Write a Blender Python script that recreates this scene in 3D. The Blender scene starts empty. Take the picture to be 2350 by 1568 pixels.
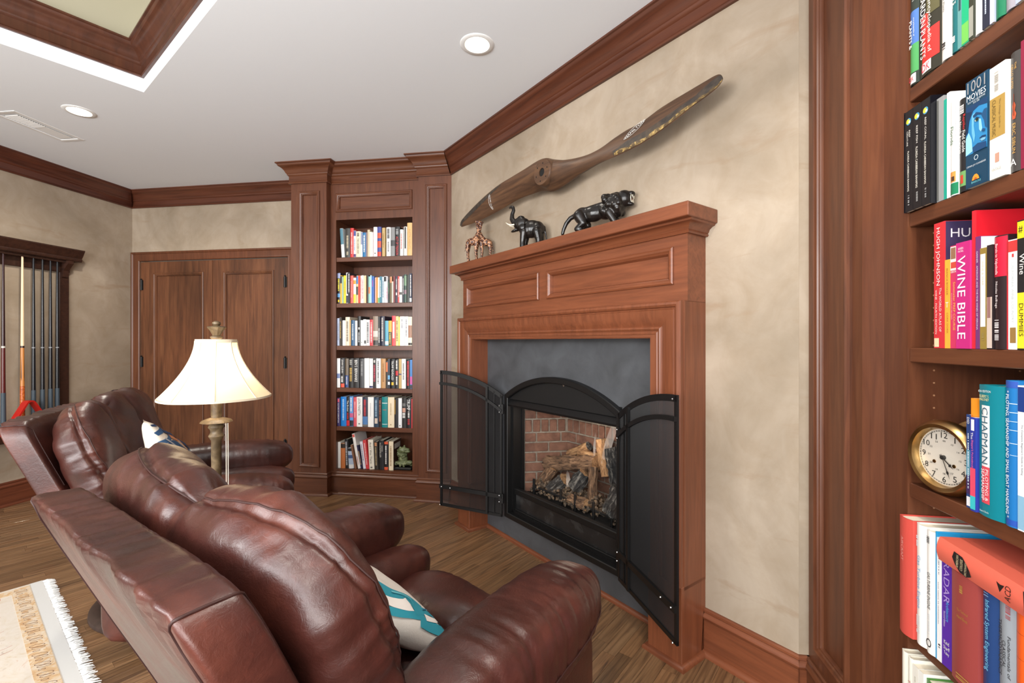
import bpy, bmesh, math, random
from mathutils import Vector, Matrix, noise, geometry

# ------------------------------------------------------------------ scene, camera, light
scene = bpy.context.scene
COL = scene.collection
PI = math.pi
HZ = 2.74                      # ceiling height
CAM_Z = 1.27
S2 = math.sqrt(0.5)
DW = 1.735                     # distance of the diagonal chimney wall from the origin
SUM = DW * math.sqrt(2)        # diagonal wall: x + y = SUM
BACK_Y = 3.87
LEFT_X = -4.39

cam_d = bpy.data.cameras.new('camera')
cam_d.sensor_width = 36.0
cam_d.lens = 1044.0 / 2350.0 * 36.0
cam_d.clip_start = 0.02
cam = bpy.data.objects.new('camera', cam_d)
cam.location = (0, 0, CAM_Z)
cam.rotation_euler = (PI / 2, 0, math.radians(8.75))
COL.objects.link(cam)
scene.camera = cam

world = bpy.data.worlds.new('world')
scene.world = world
world.use_nodes = True
world.node_tree.nodes['Background'].inputs[0].default_value = (1.0, 0.985, 0.96, 1)
world.node_tree.nodes['Background'].inputs[1].default_value = 0.5


def area_light(name, loc, target, sx, sy, watts, col):
    d = bpy.data.lights.new(name, 'AREA')
    d.shape = 'RECTANGLE'
    d.size, d.size_y, d.energy, d.color = sx, sy, watts, col
    o = bpy.data.objects.new(name, d)
    o.location = loc
    o.rotation_euler = (Vector(target) - Vector(loc)).to_track_quat('-Z', 'Y').to_euler()
    COL.objects.link(o)
    return o


# daylight through the room's windows behind and to the left of the camera
area_light('window_daylight', (0.9, -2.6, 1.45), (-1.4, 2.5, 0.9), 2.6, 1.7, 165, (1.0, 0.98, 0.95))
area_light('window_daylight', (-3.2, -2.6, 1.6), (-1.0, 2.5, 0.9), 2.2, 1.7, 145, (1.0, 0.985, 0.97))
# two added fill lights with no real source, to brighten the ceiling
area_light('low_fill', (-1.3, -2.3, 0.5), (-1.6, 2.6, 2.74), 4.4, 1.2, 75, (0.97, 0.985, 1.0))
area_light('ceiling_fill', (-1.5, -1.3, 1.9), (-1.8, 2.4, 2.85), 2.6, 0.7, 110, (0.98, 0.99, 1.0))

vs = scene.view_settings
scene.display_settings.display_device = 'sRGB'
vs.view_transform = 'Standard'
vs.look = 'None'
vs.exposure = -0.24
vs.gamma = 1.0
vs.use_curve_mapping = False


# ------------------------------------------------------------------ mesh helpers
def sq_point(h, n, u):
    """point of a superquadric in direction u; n is one exponent, or (exponent in x-z, exponent towards y)"""
    a, b = n if isinstance(n, tuple) else (n, n)
    r = (abs(u[0]) ** a + abs(u[2]) ** a) ** (1.0 / a)
    s = (r ** b + abs(u[1]) ** b) ** (-1.0 / b)
    return Vector((u[0] * s * h[0], u[1] * s * h[1], u[2] * s * h[2]))


def sq_normal(h, n, p):
    a, b = n if isinstance(n, tuple) else (n, n)
    u = [p[i] / h[i] for i in range(3)]
    r = max(1e-9, (abs(u[0]) ** a + abs(u[2]) ** a) ** (1.0 / a))
    k = r ** (b - a)
    return Vector((math.copysign(k * abs(u[0]) ** (a - 1), u[0]) / h[0], math.copysign(abs(u[1]) ** (b - 1), u[1]) / h[1],
                   math.copysign(k * abs(u[2]) ** (a - 1), u[2]) / h[2])).normalized()


class MB:
    def __init__(self):
        self.v, self.f = [], []

    def quad(self, *idx):
        self.f.append(idx)

    def add(self, verts, faces, M=None):
        o = len(self.v)
        if M is not None:
            verts = [M @ Vector(p) for p in verts]
        self.v.extend([tuple(p) for p in verts])
        self.f.extend([tuple(i + o for i in f) for f in faces])

    def box(self, x0, x1, y0, y1, z0, z1, M=None):
        v = [(x0, y0, z0), (x1, y0, z0), (x1, y1, z0), (x0, y1, z0), (x0, y0, z1), (x1, y0, z1), (x1, y1, z1), (x0, y1, z1)]
        self.add(v, [(0, 3, 2, 1), (4, 5, 6, 7), (0, 1, 5, 4), (1, 2, 6, 5), (2, 3, 7, 6), (3, 0, 4, 7)], M)

    def cbox(self, x0, x1, y0, y1, z0, z1, c=0.003, M=None):
        """box with chamfered edges"""
        xs, ys, zs = (x0, x1), (y0, y1), (z0, z1)
        v, idx = [], {}
        for i in range(2):
            for j in range(2):
                for k in range(2):
                    s = (1 - 2 * i, 1 - 2 * j, 1 - 2 * k)
                    p = (xs[i], ys[j], zs[k])
                    for a in range(3):
                        q = [p[b] + (0 if b == a else s[b] * c) for b in range(3)]
                        idx[(i, j, k, a)] = len(v)
                        v.append(q)
        f = []
        for a in range(3):
            b, cc = (a + 1) % 3, (a + 2) % 3
            for s in range(2):
                loop = []
                for (u, w) in ((0, 0), (1, 0), (1, 1), (0, 1)):
                    k = [0, 0, 0]
                    k[a], k[b], k[cc] = s, u, w
                    loop.append(idx[(k[0], k[1], k[2], a)])
                f.append(tuple(loop if s else loop[::-1]))
        for a in range(3):
            b, cc = (a + 1) % 3, (a + 2) % 3
            for u in range(2):
                for w in range(2):
                    ks = []
                    for s in range(2):
                        k = [0, 0, 0]
                        k[a], k[b], k[cc] = s, u, w
                        ks.append(tuple(k))
                    f.append((idx[ks[0] + (b,)], idx[ks[1] + (b,)], idx[ks[1] + (cc,)], idx[ks[0] + (cc,)]))
        for i in range(2):
            for j in range(2):
                for k in range(2):
                    f.append((idx[(i, j, k, 0)], idx[(i, j, k, 1)], idx[(i, j, k, 2)]))
        self.add(v, f, M)

    def prism(self, poly, z0, z1, M=None):
        n = len(poly)
        v = [(x, y, z0) for x, y in poly] + [(x, y, z1) for x, y in poly]
        f = [tuple(range(n))[::-1], tuple(range(n, 2 * n))]
        f += [(i, (i + 1) % n, n + (i + 1) % n, n + i) for i in range(n)]
        self.add(v, f, M)

    def sweep(self, path, prof, n, closed=False, pre=None, post=None, caps=True, M=None):
        """profile (a, b): a sideways (t x n), b along n; mitred at the corners"""
        P = [Vector(p) for p in path]
        n = Vector(n)
        N = len(P)
        rings = []
        for i in range(N):
            p = P[i]
            if closed:
                pa, pb = P[i - 1], P[(i + 1) % N]
            else:
                pa = P[i - 1] if i else (Vector(pre) if pre else None)
                pb = P[i + 1] if i < N - 1 else (Vector(post) if post else None)
            t0 = (p - pa).normalized() if pa is not None else None
            t1 = (pb - p).normalized() if pb is not None else None
            t0, t1 = t0 or t1, t1 or t0
            o0, o1 = t0.cross(n), t1.cross(n)
            m = (o0 + o1) / max(0.15, 1 + o0.dot(o1))
            rings.append([p + m * a + n * b for a, b in prof])
        k = len(prof)
        v = [q for r in rings for q in r]
        f = []
        for i in range(N if closed else N - 1):
            j = (i + 1) % N
            for a in range(k - 1):
                f.append((i * k + a, i * k + a + 1, j * k + a + 1, j * k + a))
        if caps and not closed:
            f.append(tuple(range(k)))
            f.append(tuple(range((N - 1) * k, N * k))[::-1])
        self.add(v, f, M)

    def tube(self, pts, r, seg=10, caps=True, M=None, flat=None):
        P = [Vector(p) for p in pts]
        R = r if isinstance(r, (list, tuple)) else [r] * len(P)
        v, f = [], []
        ref = None
        for i, p in enumerate(P):
            t = ((P[min(i + 1, len(P) - 1)] - P[max(i - 1, 0)])).normalized()
            if ref is None:
                ref = Vector((0, 0, 1)) if abs(t.z) < 0.9 else Vector((1, 0, 0))
            a = (ref - t * ref.dot(t)).normalized()
            ref = a
            b = t.cross(a)
            for s in range(seg):
                an = 2 * PI * s / seg
                v.append(p + (a * math.cos(an) * (flat or 1) + b * math.sin(an)) * R[i])
        for i in range(len(P) - 1):
            for s in range(seg):
                s2 = (s + 1) % seg
                f.append((i * seg + s, i * seg + s2, (i + 1) * seg + s2, (i + 1) * seg + s))
        if caps:
            f.append(tuple(range(seg))[::-1])
            f.append(tuple(range((len(P) - 1) * seg, len(P) * seg)))
        self.add(v, f, M)

    def lathe(self, prof, seg=24, M=None, mod=None, caps=True):
        v, f = [], []
        for (r, z) in prof:
            for s in range(seg):
                an = 2 * PI * s / seg
                rr = r * (mod(an, z) if mod else 1)
                v.append((rr * math.cos(an), rr * math.sin(an), z))
        for i in range(len(prof) - 1):
            for s in range(seg):
                s2 = (s + 1) % seg
                f.append((i * seg + s, i * seg + s2, (i + 1) * seg + s2, (i + 1) * seg + s))
        if caps and prof[0][0] > 1e-6:
            f.append(tuple(range(seg))[::-1])
        if caps and prof[-1][0] > 1e-6:
            f.append(tuple(range((len(prof) - 1) * seg, len(prof) * seg)))
        self.add(v, f, M)

    def superq(self, c, h, n=3.0, seg=20, M=None, disp=None):
        """rounded cushion: superquadric of half sizes h with an optional displacement(local point, unit normal)"""
        key, v, f = {}, [], []

        def vert(q):
            kq = (round(q[0], 5), round(q[1], 5), round(q[2], 5))
            if kq in key:
                return key[kq]
            p = sq_point(h, n, q)
            if disp:
                g = sq_normal(h, n, p)
                p = p + g * disp(p, g)
            key[kq] = len(v)
            v.append(p + Vector(c))
            return key[kq]
        for a in range(3):
            b, cc = (a + 1) % 3, (a + 2) % 3
            for s in (-1, 1):
                ids = []
                for i in range(seg + 1):
                    row = []
                    for j in range(seg + 1):
                        q = [0, 0, 0]
                        q[a] = s
                        q[b] = math.tan((2 * i / seg - 1) * PI / 4)
                        q[cc] = math.tan((2 * j / seg - 1) * PI / 4)
                        row.append(vert(q))
                    ids.append(row)
                for i in range(seg):
                    for j in range(seg):
                        l = (ids[i][j], ids[i + 1][j], ids[i + 1][j + 1], ids[i][j + 1])
                        f.append(l if s > 0 else l[::-1])
        self.add(v, f, M)

    def ball(self, c, r, seg=12, M=None):
        r = r if isinstance(r, (tuple, list)) else (r, r, r)
        v, f = [], []
        rings = seg // 2
        for i in range(rings + 1):
            ph = PI * i / rings
            for s in range(seg):
                an = 2 * PI * s / seg
                v.append((c[0] + r[0] * math.sin(ph) * math.cos(an), c[1] + r[1] * math.sin(ph) * math.sin(an), c[2] + r[2] * math.cos(ph)))
        for i in range(rings):
            for s in range(seg):
                s2 = (s + 1) % seg
                f.append((i * seg + s, (i + 1) * seg + s, (i + 1) * seg + s2, i * seg + s2))
        self.add(v, f, M)

    def grid(self, fn, nu, nv):
        v = [fn(i / nu, j / nv) for j in range(nv + 1) for i in range(nu + 1)]
        w = nu + 1
        self.add(v, [(j * w + i, j * w + i + 1, (j + 1) * w + i + 1, (j + 1) * w + i) for j in range(nv) for i in range(nu)])

    def mesh(self, name, mat, smooth=None, fix=True, weld=False):
        me = bpy.data.meshes.new(name)
        me.from_pydata(self.v, [], self.f)
        if fix or weld:
            bm = bmesh.new()
            bm.from_mesh(me)
            if weld:
                bmesh.ops.remove_doubles(bm, verts=bm.verts, dist=1e-5)
            bmesh.ops.recalc_face_normals(bm, faces=bm.faces)
            bm.to_mesh(me)
            bm.free()
        if smooth:
            me.shade_smooth()
            me.set_sharp_from_angle(angle=math.radians(smooth))
        if mat:
            me.materials.append(mat)
        me.update()
        return me


def link(name, me, parent=None, label=None, M=None):
    o = bpy.data.objects.new(name, me)
    COL.objects.link(o)
    if parent:
        o.parent = parent
    if M is not None:
        o.matrix_local = M
    if label:
        o['label'] = label
    return o


def part(name, mb, mat, parent, smooth=None, label=None, M=None, fix=True, weld=False):
    return link(name, mb.mesh(name, mat, smooth, fix, weld), parent, label, M)


def thing(name, label, cat, loc=(0, 0, 0), rz=0, group=None):
    o = bpy.data.objects.new(name, None)
    o.empty_display_size = 0.05
    COL.objects.link(o)
    o.location = loc
    o.rotation_euler = (0, 0, rz)
    o['label'], o['category'] = label, cat
    if group:
        o['group'] = group
    return o


def tag(o, label, cat, group=None):
    o['label'], o['category'] = label, cat
    if group:
        o['group'] = group
    return o


def struct(name, mb, mat, smooth=None, parent=None, fix=True):
    o = part(name, mb, mat, parent, smooth, fix=fix)
    if not parent:
        o['kind'] = 'structure'
    return o


# ------------------------------------------------------------------ materials
def srgb(r, g, b):
    def c(x):
        x /= 255.0
        return x / 12.92 if x <= 0.04045 else ((x + 0.055) / 1.055) ** 2.4
    return (c(r), c(g), c(b), 1)


class NT:
    def __init__(self, name):
        self.m = bpy.data.materials.new(name)
        self.m.use_nodes = True
        self.t = self.m.node_tree
        self.b = self.t.nodes['Principled BSDF']
        self.out = self.t.nodes['Material Output']

    def n(self, typ, **kw):
        nd = self.t.nodes.new(typ)
        for k, v in kw.items():
            if k in nd.inputs:
                nd.inputs[k].default_value = v
            else:
                setattr(nd, k, v)
        return nd

    def l(self, a, b):
        self.t.links.new(a, b)

    def set(self, **kw):
        for k, v in kw.items():
            self.b.inputs[k.replace('_', ' ')].default_value = v

    def coords(self, scale, rnd=False, kind='Object'):
        tc = self.n('ShaderNodeTexCoord')
        mp = self.n('ShaderNodeMapping')
        mp.inputs['Scale'].default_value = scale
        if rnd:
            oi = self.n('ShaderNodeObjectInfo')
            mu = self.n('ShaderNodeVectorMath', operation='SCALE')
            cb = self.n('ShaderNodeCombineXYZ')
            for i in range(3):
                self.l(oi.outputs['Random'], cb.inputs[i])
            self.l(cb.outputs[0], mu.inputs[0])
            mu.inputs['Scale'].default_value = 37.0
            ad = self.n('ShaderNodeVectorMath', operation='ADD')
            self.l(tc.outputs[kind], ad.inputs[0])
            self.l(mu.outputs[0], ad.inputs[1])
            self.l(ad.outputs[0], mp.inputs[0])
        else:
            self.l(tc.outputs[kind], mp.inputs[0])
        return mp.outputs[0]

    def noise(self, vec, scale, detail=4, rough=0.55, dist=0.0):
        nd = self.n('ShaderNodeTexNoise')
        nd.inputs['Scale'].default_value = scale
        nd.inputs['Detail'].default_value = detail
        nd.inputs['Roughness'].default_value = rough
        nd.inputs['Distortion'].default_value = dist
        self.l(vec, nd.inputs['Vector'])
        return nd.outputs[0]

    def ramp(self, fac, stops):
        r = self.n('ShaderNodeValToRGB')
        e = r.color_ramp.elements
        while len(e) < len(stops):
            e.new(0.5)
        for i, (p, c) in enumerate(stops):
            e[i].position = p
            e[i].color = c if len(c) == 4 else tuple(c) + (1,)
        self.l(fac, r.inputs[0])
        return r.outputs[0]

    def mix(self, fac, a, b, mode='MIX'):
        m = self.n('ShaderNodeMix', data_type='RGBA', blend_type=mode)
        for i, x in ((0, fac), (6, a), (7, b)):
            if hasattr(x, 'links'):
                self.l(x, m.inputs[i])
            else:
                m.inputs[i].default_value = x
        return m.outputs[2]

    def bump(self, h, strength, dist=0.002, prev=None):
        b = self.n('ShaderNodeBump')
        b.inputs['Strength'].default_value = strength
        b.inputs['Distance'].default_value = dist
        self.l(h, b.inputs['Height'])
        if prev is not None:
            self.l(prev, b.inputs['Normal'])
        return b.outputs[0]


_plain = {}


def plain(rgb, rough=0.5, metal=0.0, name='paint', spec=0.5):
    k = (rgb, rough, metal, spec)
    if k not in _plain:
        n = NT(name)
        n.set(Base_Color=srgb(*rgb), Roughness=rough, Metallic=metal)
        n.b.inputs['Specular IOR Level'].default_value = spec
        _plain[k] = n.m
    return _plain[k]


def wood(name, dark, mid, lite, axis='z', rough=0.38, coat=0.06, mott=0.5, scale=1.0, rnd=False):
    n = NT(name)
    s = {'x': (1.1, 16, 16), 'y': (16, 1.1, 16), 'z': (16, 16, 1.1)}[axis]
    v = n.coords(tuple(a * scale for a in s), rnd)
    g = n.noise(v, 2.6, 7, 0.62, 0.7)
    v2 = n.coords(tuple((2.2 if a > 2 else 0.9) * scale for a in s), rnd)
    big = n.noise(v2, 1.6, 3, 0.5, 0.3)
    c = n.ramp(g, [(0.25, dark), (0.5, mid), (0.78, lite)])
    m = n.ramp(big, [(0.3, (1 - mott * 0.45,) * 3), (0.7, (1 + mott * 0.12,) * 3)])
    n.l(n.mix(1.0, c, m, 'MULTIPLY'), n.b.inputs['Base Color'])
    n.set(Roughness=rough, Coat_Weight=coat, Coat_Roughness=0.15)
    n.l(n.bump(g, 0.05, 0.001), n.b.inputs['Normal'])
    return n.m


CH = (srgb(76, 41, 25), srgb(97, 55, 34), srgb(112, 67, 42))
M_CHZ = wood('cherry_vertical_grain', *CH, axis='z', mott=.3)
M_CHX = wood('cherry_horizontal_grain', *CH, axis='x', mott=.3)
MA = (srgb(98, 54, 34), srgb(120, 67, 42), srgb(136, 79, 51))  # same cherry as the bookcases; warmer lighting is put into the colour
M_MAZ = wood('mantel_cherry_vertical', *MA, axis='z', mott=0.35)
M_MAX = wood('mantel_cherry_horizontal', *MA, axis='x', mott=0.35)
AL = (srgb(70, 41, 26), srgb(101, 61, 38), srgb(122, 79, 51))
M_DOOR = wood('knotty_alder_door', *AL, axis='z', rough=0.4, mott=1.0, scale=0.8)
M_DARKW = wood('dark_stained_rack_wood', srgb(34, 20, 15), srgb(54, 32, 24), srgb(66, 40, 29), axis='y', rough=0.35, mott=0.3)
M_CROWN = wood('crown_moulding_wood', srgb(62, 33, 22), srgb(88, 47, 31), srgb(102, 57, 37), axis='x', mott=0.3, scale=0.7)  # darker than the cherry: the crown's shade is put into its colour


def plaster():
    n = NT('faux_finish_plaster')
    v = n.coords((1, 1, 1))
    a = n.noise(v, 1.5, 6, 0.6, 0.8)
    b = n.noise(v, 5.0, 8, 0.65, 1.2)
    c1 = n.ramp(a, [(0.3, srgb(146, 132, 114)), (0.52, srgb(164, 149, 131)), (0.72, srgb(181, 166, 148))])
    c2 = n.ramp(b, [(0.3, srgb(238, 233, 225)), (0.6, srgb(255, 255, 255))])
    sv = n.coords((1.6, 1.6, 7.0))
    st = n.noise(sv, 1.3, 5, .6, .6)
    sm = n.ramp(st, [(.60, (0, 0, 0)), (.72, (.42, .42, .42))])
    cw = n.mix(0.8, c1, c2, 'MULTIPLY')
    n.l(n.mix(sm, cw, srgb(140, 112, 84)), n.b.inputs['Base Color'])
    n.set(Roughness=0.55)
    n.b.inputs['Specular IOR Level'].default_value = 0.3
    n.l(n.bump(b, 0.06, 0.003), n.b.inputs['Normal'])
    return n.m


M_WALL = plaster()
M_CEIL = plain((240, 244, 248), 0.8, name='ceiling_paint')
M_TRAYWALL = plain((176, 170, 148), 0.7, name='tray_paint')
M_WHITE = plain((238, 238, 236), 0.5, name='white_metal')
M_BLACK = plain((14, 14, 15), 0.42, name='black_steel')
M_BLACKM = plain((17, 17, 18), 0.55, name='black_matte')
M_CHROME = plain((200, 200, 200), 0.25, 1.0, name='steel_screw')


def leather():
    n = NT('burgundy_brown_leather')
    v = n.coords((1, 1, 1))
    a = n.noise(v, 5.0, 5, 0.6, 0.4)
    b = n.noise(v, 38.0, 4, 0.6, 1.5)
    c = n.ramp(a, [(0.3, srgb(44, 21, 17)), (0.52, srgb(66, 31, 25)), (0.72, srgb(92, 46, 35))])
    sc = n.ramp(b, [(0.60, (1, 1, 1)), (0.8, (1.35, 1.25, 1.2))])
    n.l(n.mix(1.0, c, sc, 'MULTIPLY'), n.b.inputs['Base Color'])
    vo = n.n('ShaderNodeTexVoronoi', feature='DISTANCE_TO_EDGE')
    vo.inputs['Scale'].default_value = 260.0
    n.l(v, vo.inputs['Vector'])
    cr = n.n('ShaderNodeMath', operation='MINIMUM')
    n.l(vo.outputs['Distance'], cr.inputs[0])
    cr.inputs[1].default_value = 0.12
    v2 = n.coords((1, 1, 1.0))
    w = n.noise(v2, 55.0, 5, 0.6, 1.8)
    wob = n.noise(v, 14.0, 3)
    vm = n.n('ShaderNodeVectorMath', operation='MULTIPLY_ADD')
    n.l(wob, vm.inputs[0])
    vm.inputs[1].default_value = (.05, .05, .05)
    n.l(v, vm.inputs[2])
    vc = n.n('ShaderNodeTexVoronoi', feature='DISTANCE_TO_EDGE')
    vc.inputs['Scale'].default_value = 34.0
    n.l(vm.outputs[0], vc.inputs['Vector'])
    c2 = n.n('ShaderNodeMath', operation='MINIMUM')
    n.l(vc.outputs['Distance'], c2.inputs[0])
    c2.inputs[1].default_value = 0.05
    bp = n.bump(c2.outputs[0], 0.13, 0.006)
    bp = n.bump(cr.outputs[0], 0.18, 0.002, bp)
    bp = n.bump(w, 0.22, 0.004, bp)
    n.l(bp, n.b.inputs['Normal'])
    r = n.ramp(a, [(0.3, (0.30,) * 3), (0.7, (0.42,) * 3)])
    n.l(r, n.b.inputs['Roughness'])
    n.b.inputs['Specular IOR Level'].default_value = 0.6
    n.set(Coat_Weight=0.08, Coat_Roughness=0.25)
    return n.m


M_LEATHER = leather()
M_SEAM = plain((52, 23, 18), 0.6, name='seam_thread')


def oak(name, rnd):
    n = NT(name)
    v = n.coords((30, 1.6, 8), rnd)
    g = n.noise(v, 2.2, 6, 0.6, 0.9)
    vw = n.coords((9, 0.9, 1), rnd)
    wv = n.n('ShaderNodeTexWave', wave_type='BANDS', bands_direction='X')
    wv.inputs['Scale'].default_value = 1.6
    wv.inputs['Distortion'].default_value = 6.0
    wv.inputs['Detail'].default_value = 2.0
    n.l(vw, wv.inputs['Vector'])
    c = n.ramp(g, [(0.26, srgb(72, 52, 38)), (0.5, srgb(126, 96, 69)), (0.78, srgb(150, 120, 90))])
    w2 = n.ramp(wv.outputs[0], [(0.0, (0.62, 0.60, 0.58)), (0.35, (1, 1, 1))])
    col = n.mix(0.55, c, w2, 'MULTIPLY')
    if rnd:
        oi = n.n('ShaderNodeObjectInfo')
        src = oi.outputs['Random']
    else:
        src = n.noise(n.coords((17, 0.7, 1)), 1.0, 0)
    tint = n.ramp(src, [(0.0, (0.60, 0.57, 0.53)), (0.12, (0.86, 0.82, 0.76)), (0.5, (1.0, 0.97, 0.92)), (0.8, (1.05, 0.96, 0.86)), (1.0, (1.12, 1.06, 0.98))])
    n.l(n.mix(1.0, col, tint, 'MULTIPLY'), n.b.inputs['Base Color'])
    n.set(Roughness=0.38, Coat_Weight=0.1)
    n.l(n.bump(g, 0.06, 0.001), n.b.inputs['Normal'])
    return n.m


M_OAK = oak('oak_strip', True)
M_OAK2 = oak('oak_strip_far', False)


def mottled(name, c0, c1, c2, scale, rough=0.5, bump=0.1, det=6, metal=0.0):
    n = NT(name)
    v = n.coords((1, 1, 1), True)
    a = n.noise(v, scale, det, 0.6, 0.5)
    n.l(n.ramp(a, [(0.3, c0), (0.5, c1), (0.72, c2)]), n.b.inputs['Base Color'])
    n.set(Roughness=rough, Metallic=metal)
    n.l(n.bump(a, bump, 0.004), n.b.inputs['Normal'])
    return n.m


M_SLATE = mottled('honed_slate', srgb(66, 68, 71), srgb(76, 78, 82), srgb(86, 89, 93), 6.0, 0.5, 0.05)
M_BRICK = mottled('fire_brick', srgb(88, 58, 46), srgb(112, 78, 63), srgb(134, 96, 78), 14.0, 0.9, 0.5)
M_MORTAR = mottled('mortar', srgb(112, 103, 92), srgb(132, 122, 110), srgb(150, 140, 126), 40, 0.95, 0.2)
def bark(name, c0, c1, c2, bump=.9):
    """grooves running along the log (its local z)"""
    n = NT(name)
    a = n.noise(n.coords((42, 42, 9), True), 1.6, 6, .65, .8)
    b = n.noise(n.coords((9, 9, 5), True), 1.5, 3, .5, .4)
    c = n.ramp(a, [(.34, c0), (.5, c1), (.70, c2)])
    m = n.ramp(b, [(.35, (.72, .72, .72)), (.65, (1.08, 1.06, 1.04))])
    n.l(n.mix(1.0, c, m, 'MULTIPLY'), n.b.inputs['Base Color'])
    n.set(Roughness=.95)
    n.l(n.bump(a, bump, .008), n.b.inputs['Normal'])
    return n.m


M_BARK = bark('ceramic_log_bark', srgb(46, 35, 28), srgb(116, 88, 66), srgb(170, 136, 106))
M_CHAR = bark('charred_log', srgb(16, 16, 17), srgb(50, 51, 52), srgb(150, 146, 138))
M_CUT = bark('split_log_face', srgb(104, 74, 50), srgb(164, 124, 86), srgb(204, 166, 122), .5)
M_EMBER = mottled('ember_gravel', srgb(38, 35, 33), srgb(92, 80, 68), srgb(158, 126, 92), 60.0, 0.95, 0.5)
M_EBONY = mottled('carved_ebony', srgb(16, 14, 13), srgb(24, 20, 18), srgb(38, 31, 27), 18.0, 0.28, 0.08)
M_BRASS = mottled('aged_brass', srgb(140, 106, 60), srgb(182, 148, 96), srgb(204, 174, 124), 5.0, 0.28, 0.02, metal=1.0)
M_LAMPW = mottled('antiqued_lamp_finish', srgb(58, 45, 30), srgb(92, 75, 52), srgb(134, 114, 84), 20.0, 0.5, 0.15)
M_JADE = mottled('green_stone', srgb(62, 68, 44), srgb(104, 112, 76), srgb(150, 152, 116), 40.0, 0.4, 0.25)
M_IVORY = plain((232, 222, 200), 0.4, name='ivory')
M_PAGES = plain((236, 226, 204), 0.8, name='page_block')
# ------------------------------------------------------------------ profiles and front-facing joinery (local frame: x right, y into the wall, z up)
CROWN = [(0, -.16), (.014, -.16), (.018, -.153), (.014, -.146), (.012, -.142), (.012, -.098), (.018, -.094), (.024, -.086), (.024, -.08),
         (.030, -.075), (.036, -.060), (.048, -.043), (.062, -.032), (.071, -.028), (.075, -.022), (.079, -.012), (.088, -.009), (.088, 0)]
BASE = [(0, .185), (.007, .185), (.012, .180), (.012, .172), (.008, .168), (.016, .160), (.019, .152), (.016, .143), (.012, .139), (.012, .022),
        (.022, .020), (.029, .014), (.032, .006), (.032, 0)]
PMOULD = [(0, 0), (0, .008), (.005, .012), (.012, .012), (.017, .007), (.021, .006), (.024, .001), (.028, 0), (.031, -.007), (.031, -.012)]


def plate(mb, x0, x1, z0, z1, y, holes=(), depth=0.02, sides=True):
    """flat board facing -y with rectangular holes; holes and edges get reveals of the board's thickness"""
    xs = sorted({x0, x1} | {h[0] for h in holes} | {h[1] for h in holes})
    zs = sorted({z0, z1} | {h[2] for h in holes} | {h[3] for h in holes})
    for i in range(len(xs) - 1):
        for k in range(len(zs) - 1):
            cx, cz = (xs[i] + xs[i + 1]) / 2, (zs[k] + zs[k + 1]) / 2
            if any(h[0] < cx < h[1] and h[2] < cz < h[3] for h in holes):
                continue
            mb.add([(xs[i], y, zs[k]), (xs[i + 1], y, zs[k]), (xs[i + 1], y, zs[k + 1]), (xs[i], y, zs[k + 1])], [(0, 1, 2, 3)])
    e = y + depth
    for (a, b, c, d) in holes:
        for (p, q) in (((a, c), (b, c)), ((b, c), (b, d)), ((b, d), (a, d)), ((a, d), (a, c))):
            mb.add([(p[0], y, p[1]), (q[0], y, q[1]), (q[0], e, q[1]), (p[0], e, p[1])], [(0, 1, 2, 3)])
    if sides:
        for (p, q) in (((x0, z0), (x1, z0)), ((x1, z0), (x1, z1)), ((x1, z1), (x0, z1)), ((x0, z1), (x0, z0))):
            mb.add([(p[0], y, p[1]), (p[0], e, p[1]), (q[0], e, q[1]), (q[0], y, q[1])], [(0, 1, 2, 3)])


def mould(x0, x1, z0, z1, y, prof=PMOULD):
    mb = MB()
    mb.sweep([(x1, y, z0), (x0, y, z0), (x0, y, z1), (x1, y, z1)], prof, (0, -1, 0), closed=True)
    return mb


def recessed_panel(parent, x0, x1, z0, z1, y, mat, prof=PMOULD, rec=.012):
    mb = MB()
    mb.box(x0 + .001, x1 - .001, y + rec, y + rec + .006, z0 + .001, z1 - .001)
    p = part('panel', mb, mat, parent)
    part('panel_moulding', mould(x0, x1, z0, z1, y, prof), mat, p, smooth=35)
    return p


# ------------------------------------------------------------------ room shell
ROT_F = Vector((0.5, math.sqrt(3) / 2, 0))       # the room's own axis: floor strips, tray and rug run along it
ROT_R = Vector((math.sqrt(3) / 2, -0.5, 0))
RZ30 = math.radians(-30)

mb = MB()
mb.box(LEFT_X, 1.3, -2.4, BACK_Y, -0.06, -0.012)
floor = struct('floor', mb, plain((58, 44, 32), 0.8, name='subfloor'))

mb = MB()
mb.box(LEFT_X - .1, LEFT_X, -2.4, BACK_Y + .1, 0, HZ)
struct('wall_left', mb, M_WALL)
mb = MB()
plate(mb, LEFT_X, -0.9, 0, HZ, BACK_Y, [(-4.30, -2.70, 0, 2.06)], .1)
struct('wall_back', mb, M_WALL)
mb = MB()
mb.box(1.2, 1.3, -0.6, 1.72, 0, HZ)
struct('wall_right', mb, M_WALL)

# diagonal chimney wall; local x runs to the right along it, y into it, origin at the mantel's centre
MC = Vector((S2 * (DW - 1.9), S2 * (DW + 1.9), 0))
MRZ = -PI / 4
M_DIAG = Matrix.Translation(MC) @ Matrix.Rotation(MRZ, 4, 'Z')
mb = MB()
plate(mb, -1.30, 1.216, 0, HZ, 0, [(-.44, .44, .18, .96)], .05)
o = struct('wall_corner', mb, M_WALL)
o.matrix_world = M_DIAG
mb = MB()
mb.box(.743, 1.2, 1.711, 1.76, 0, HZ)
struct('wall_return', mb, M_WALL)

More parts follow.
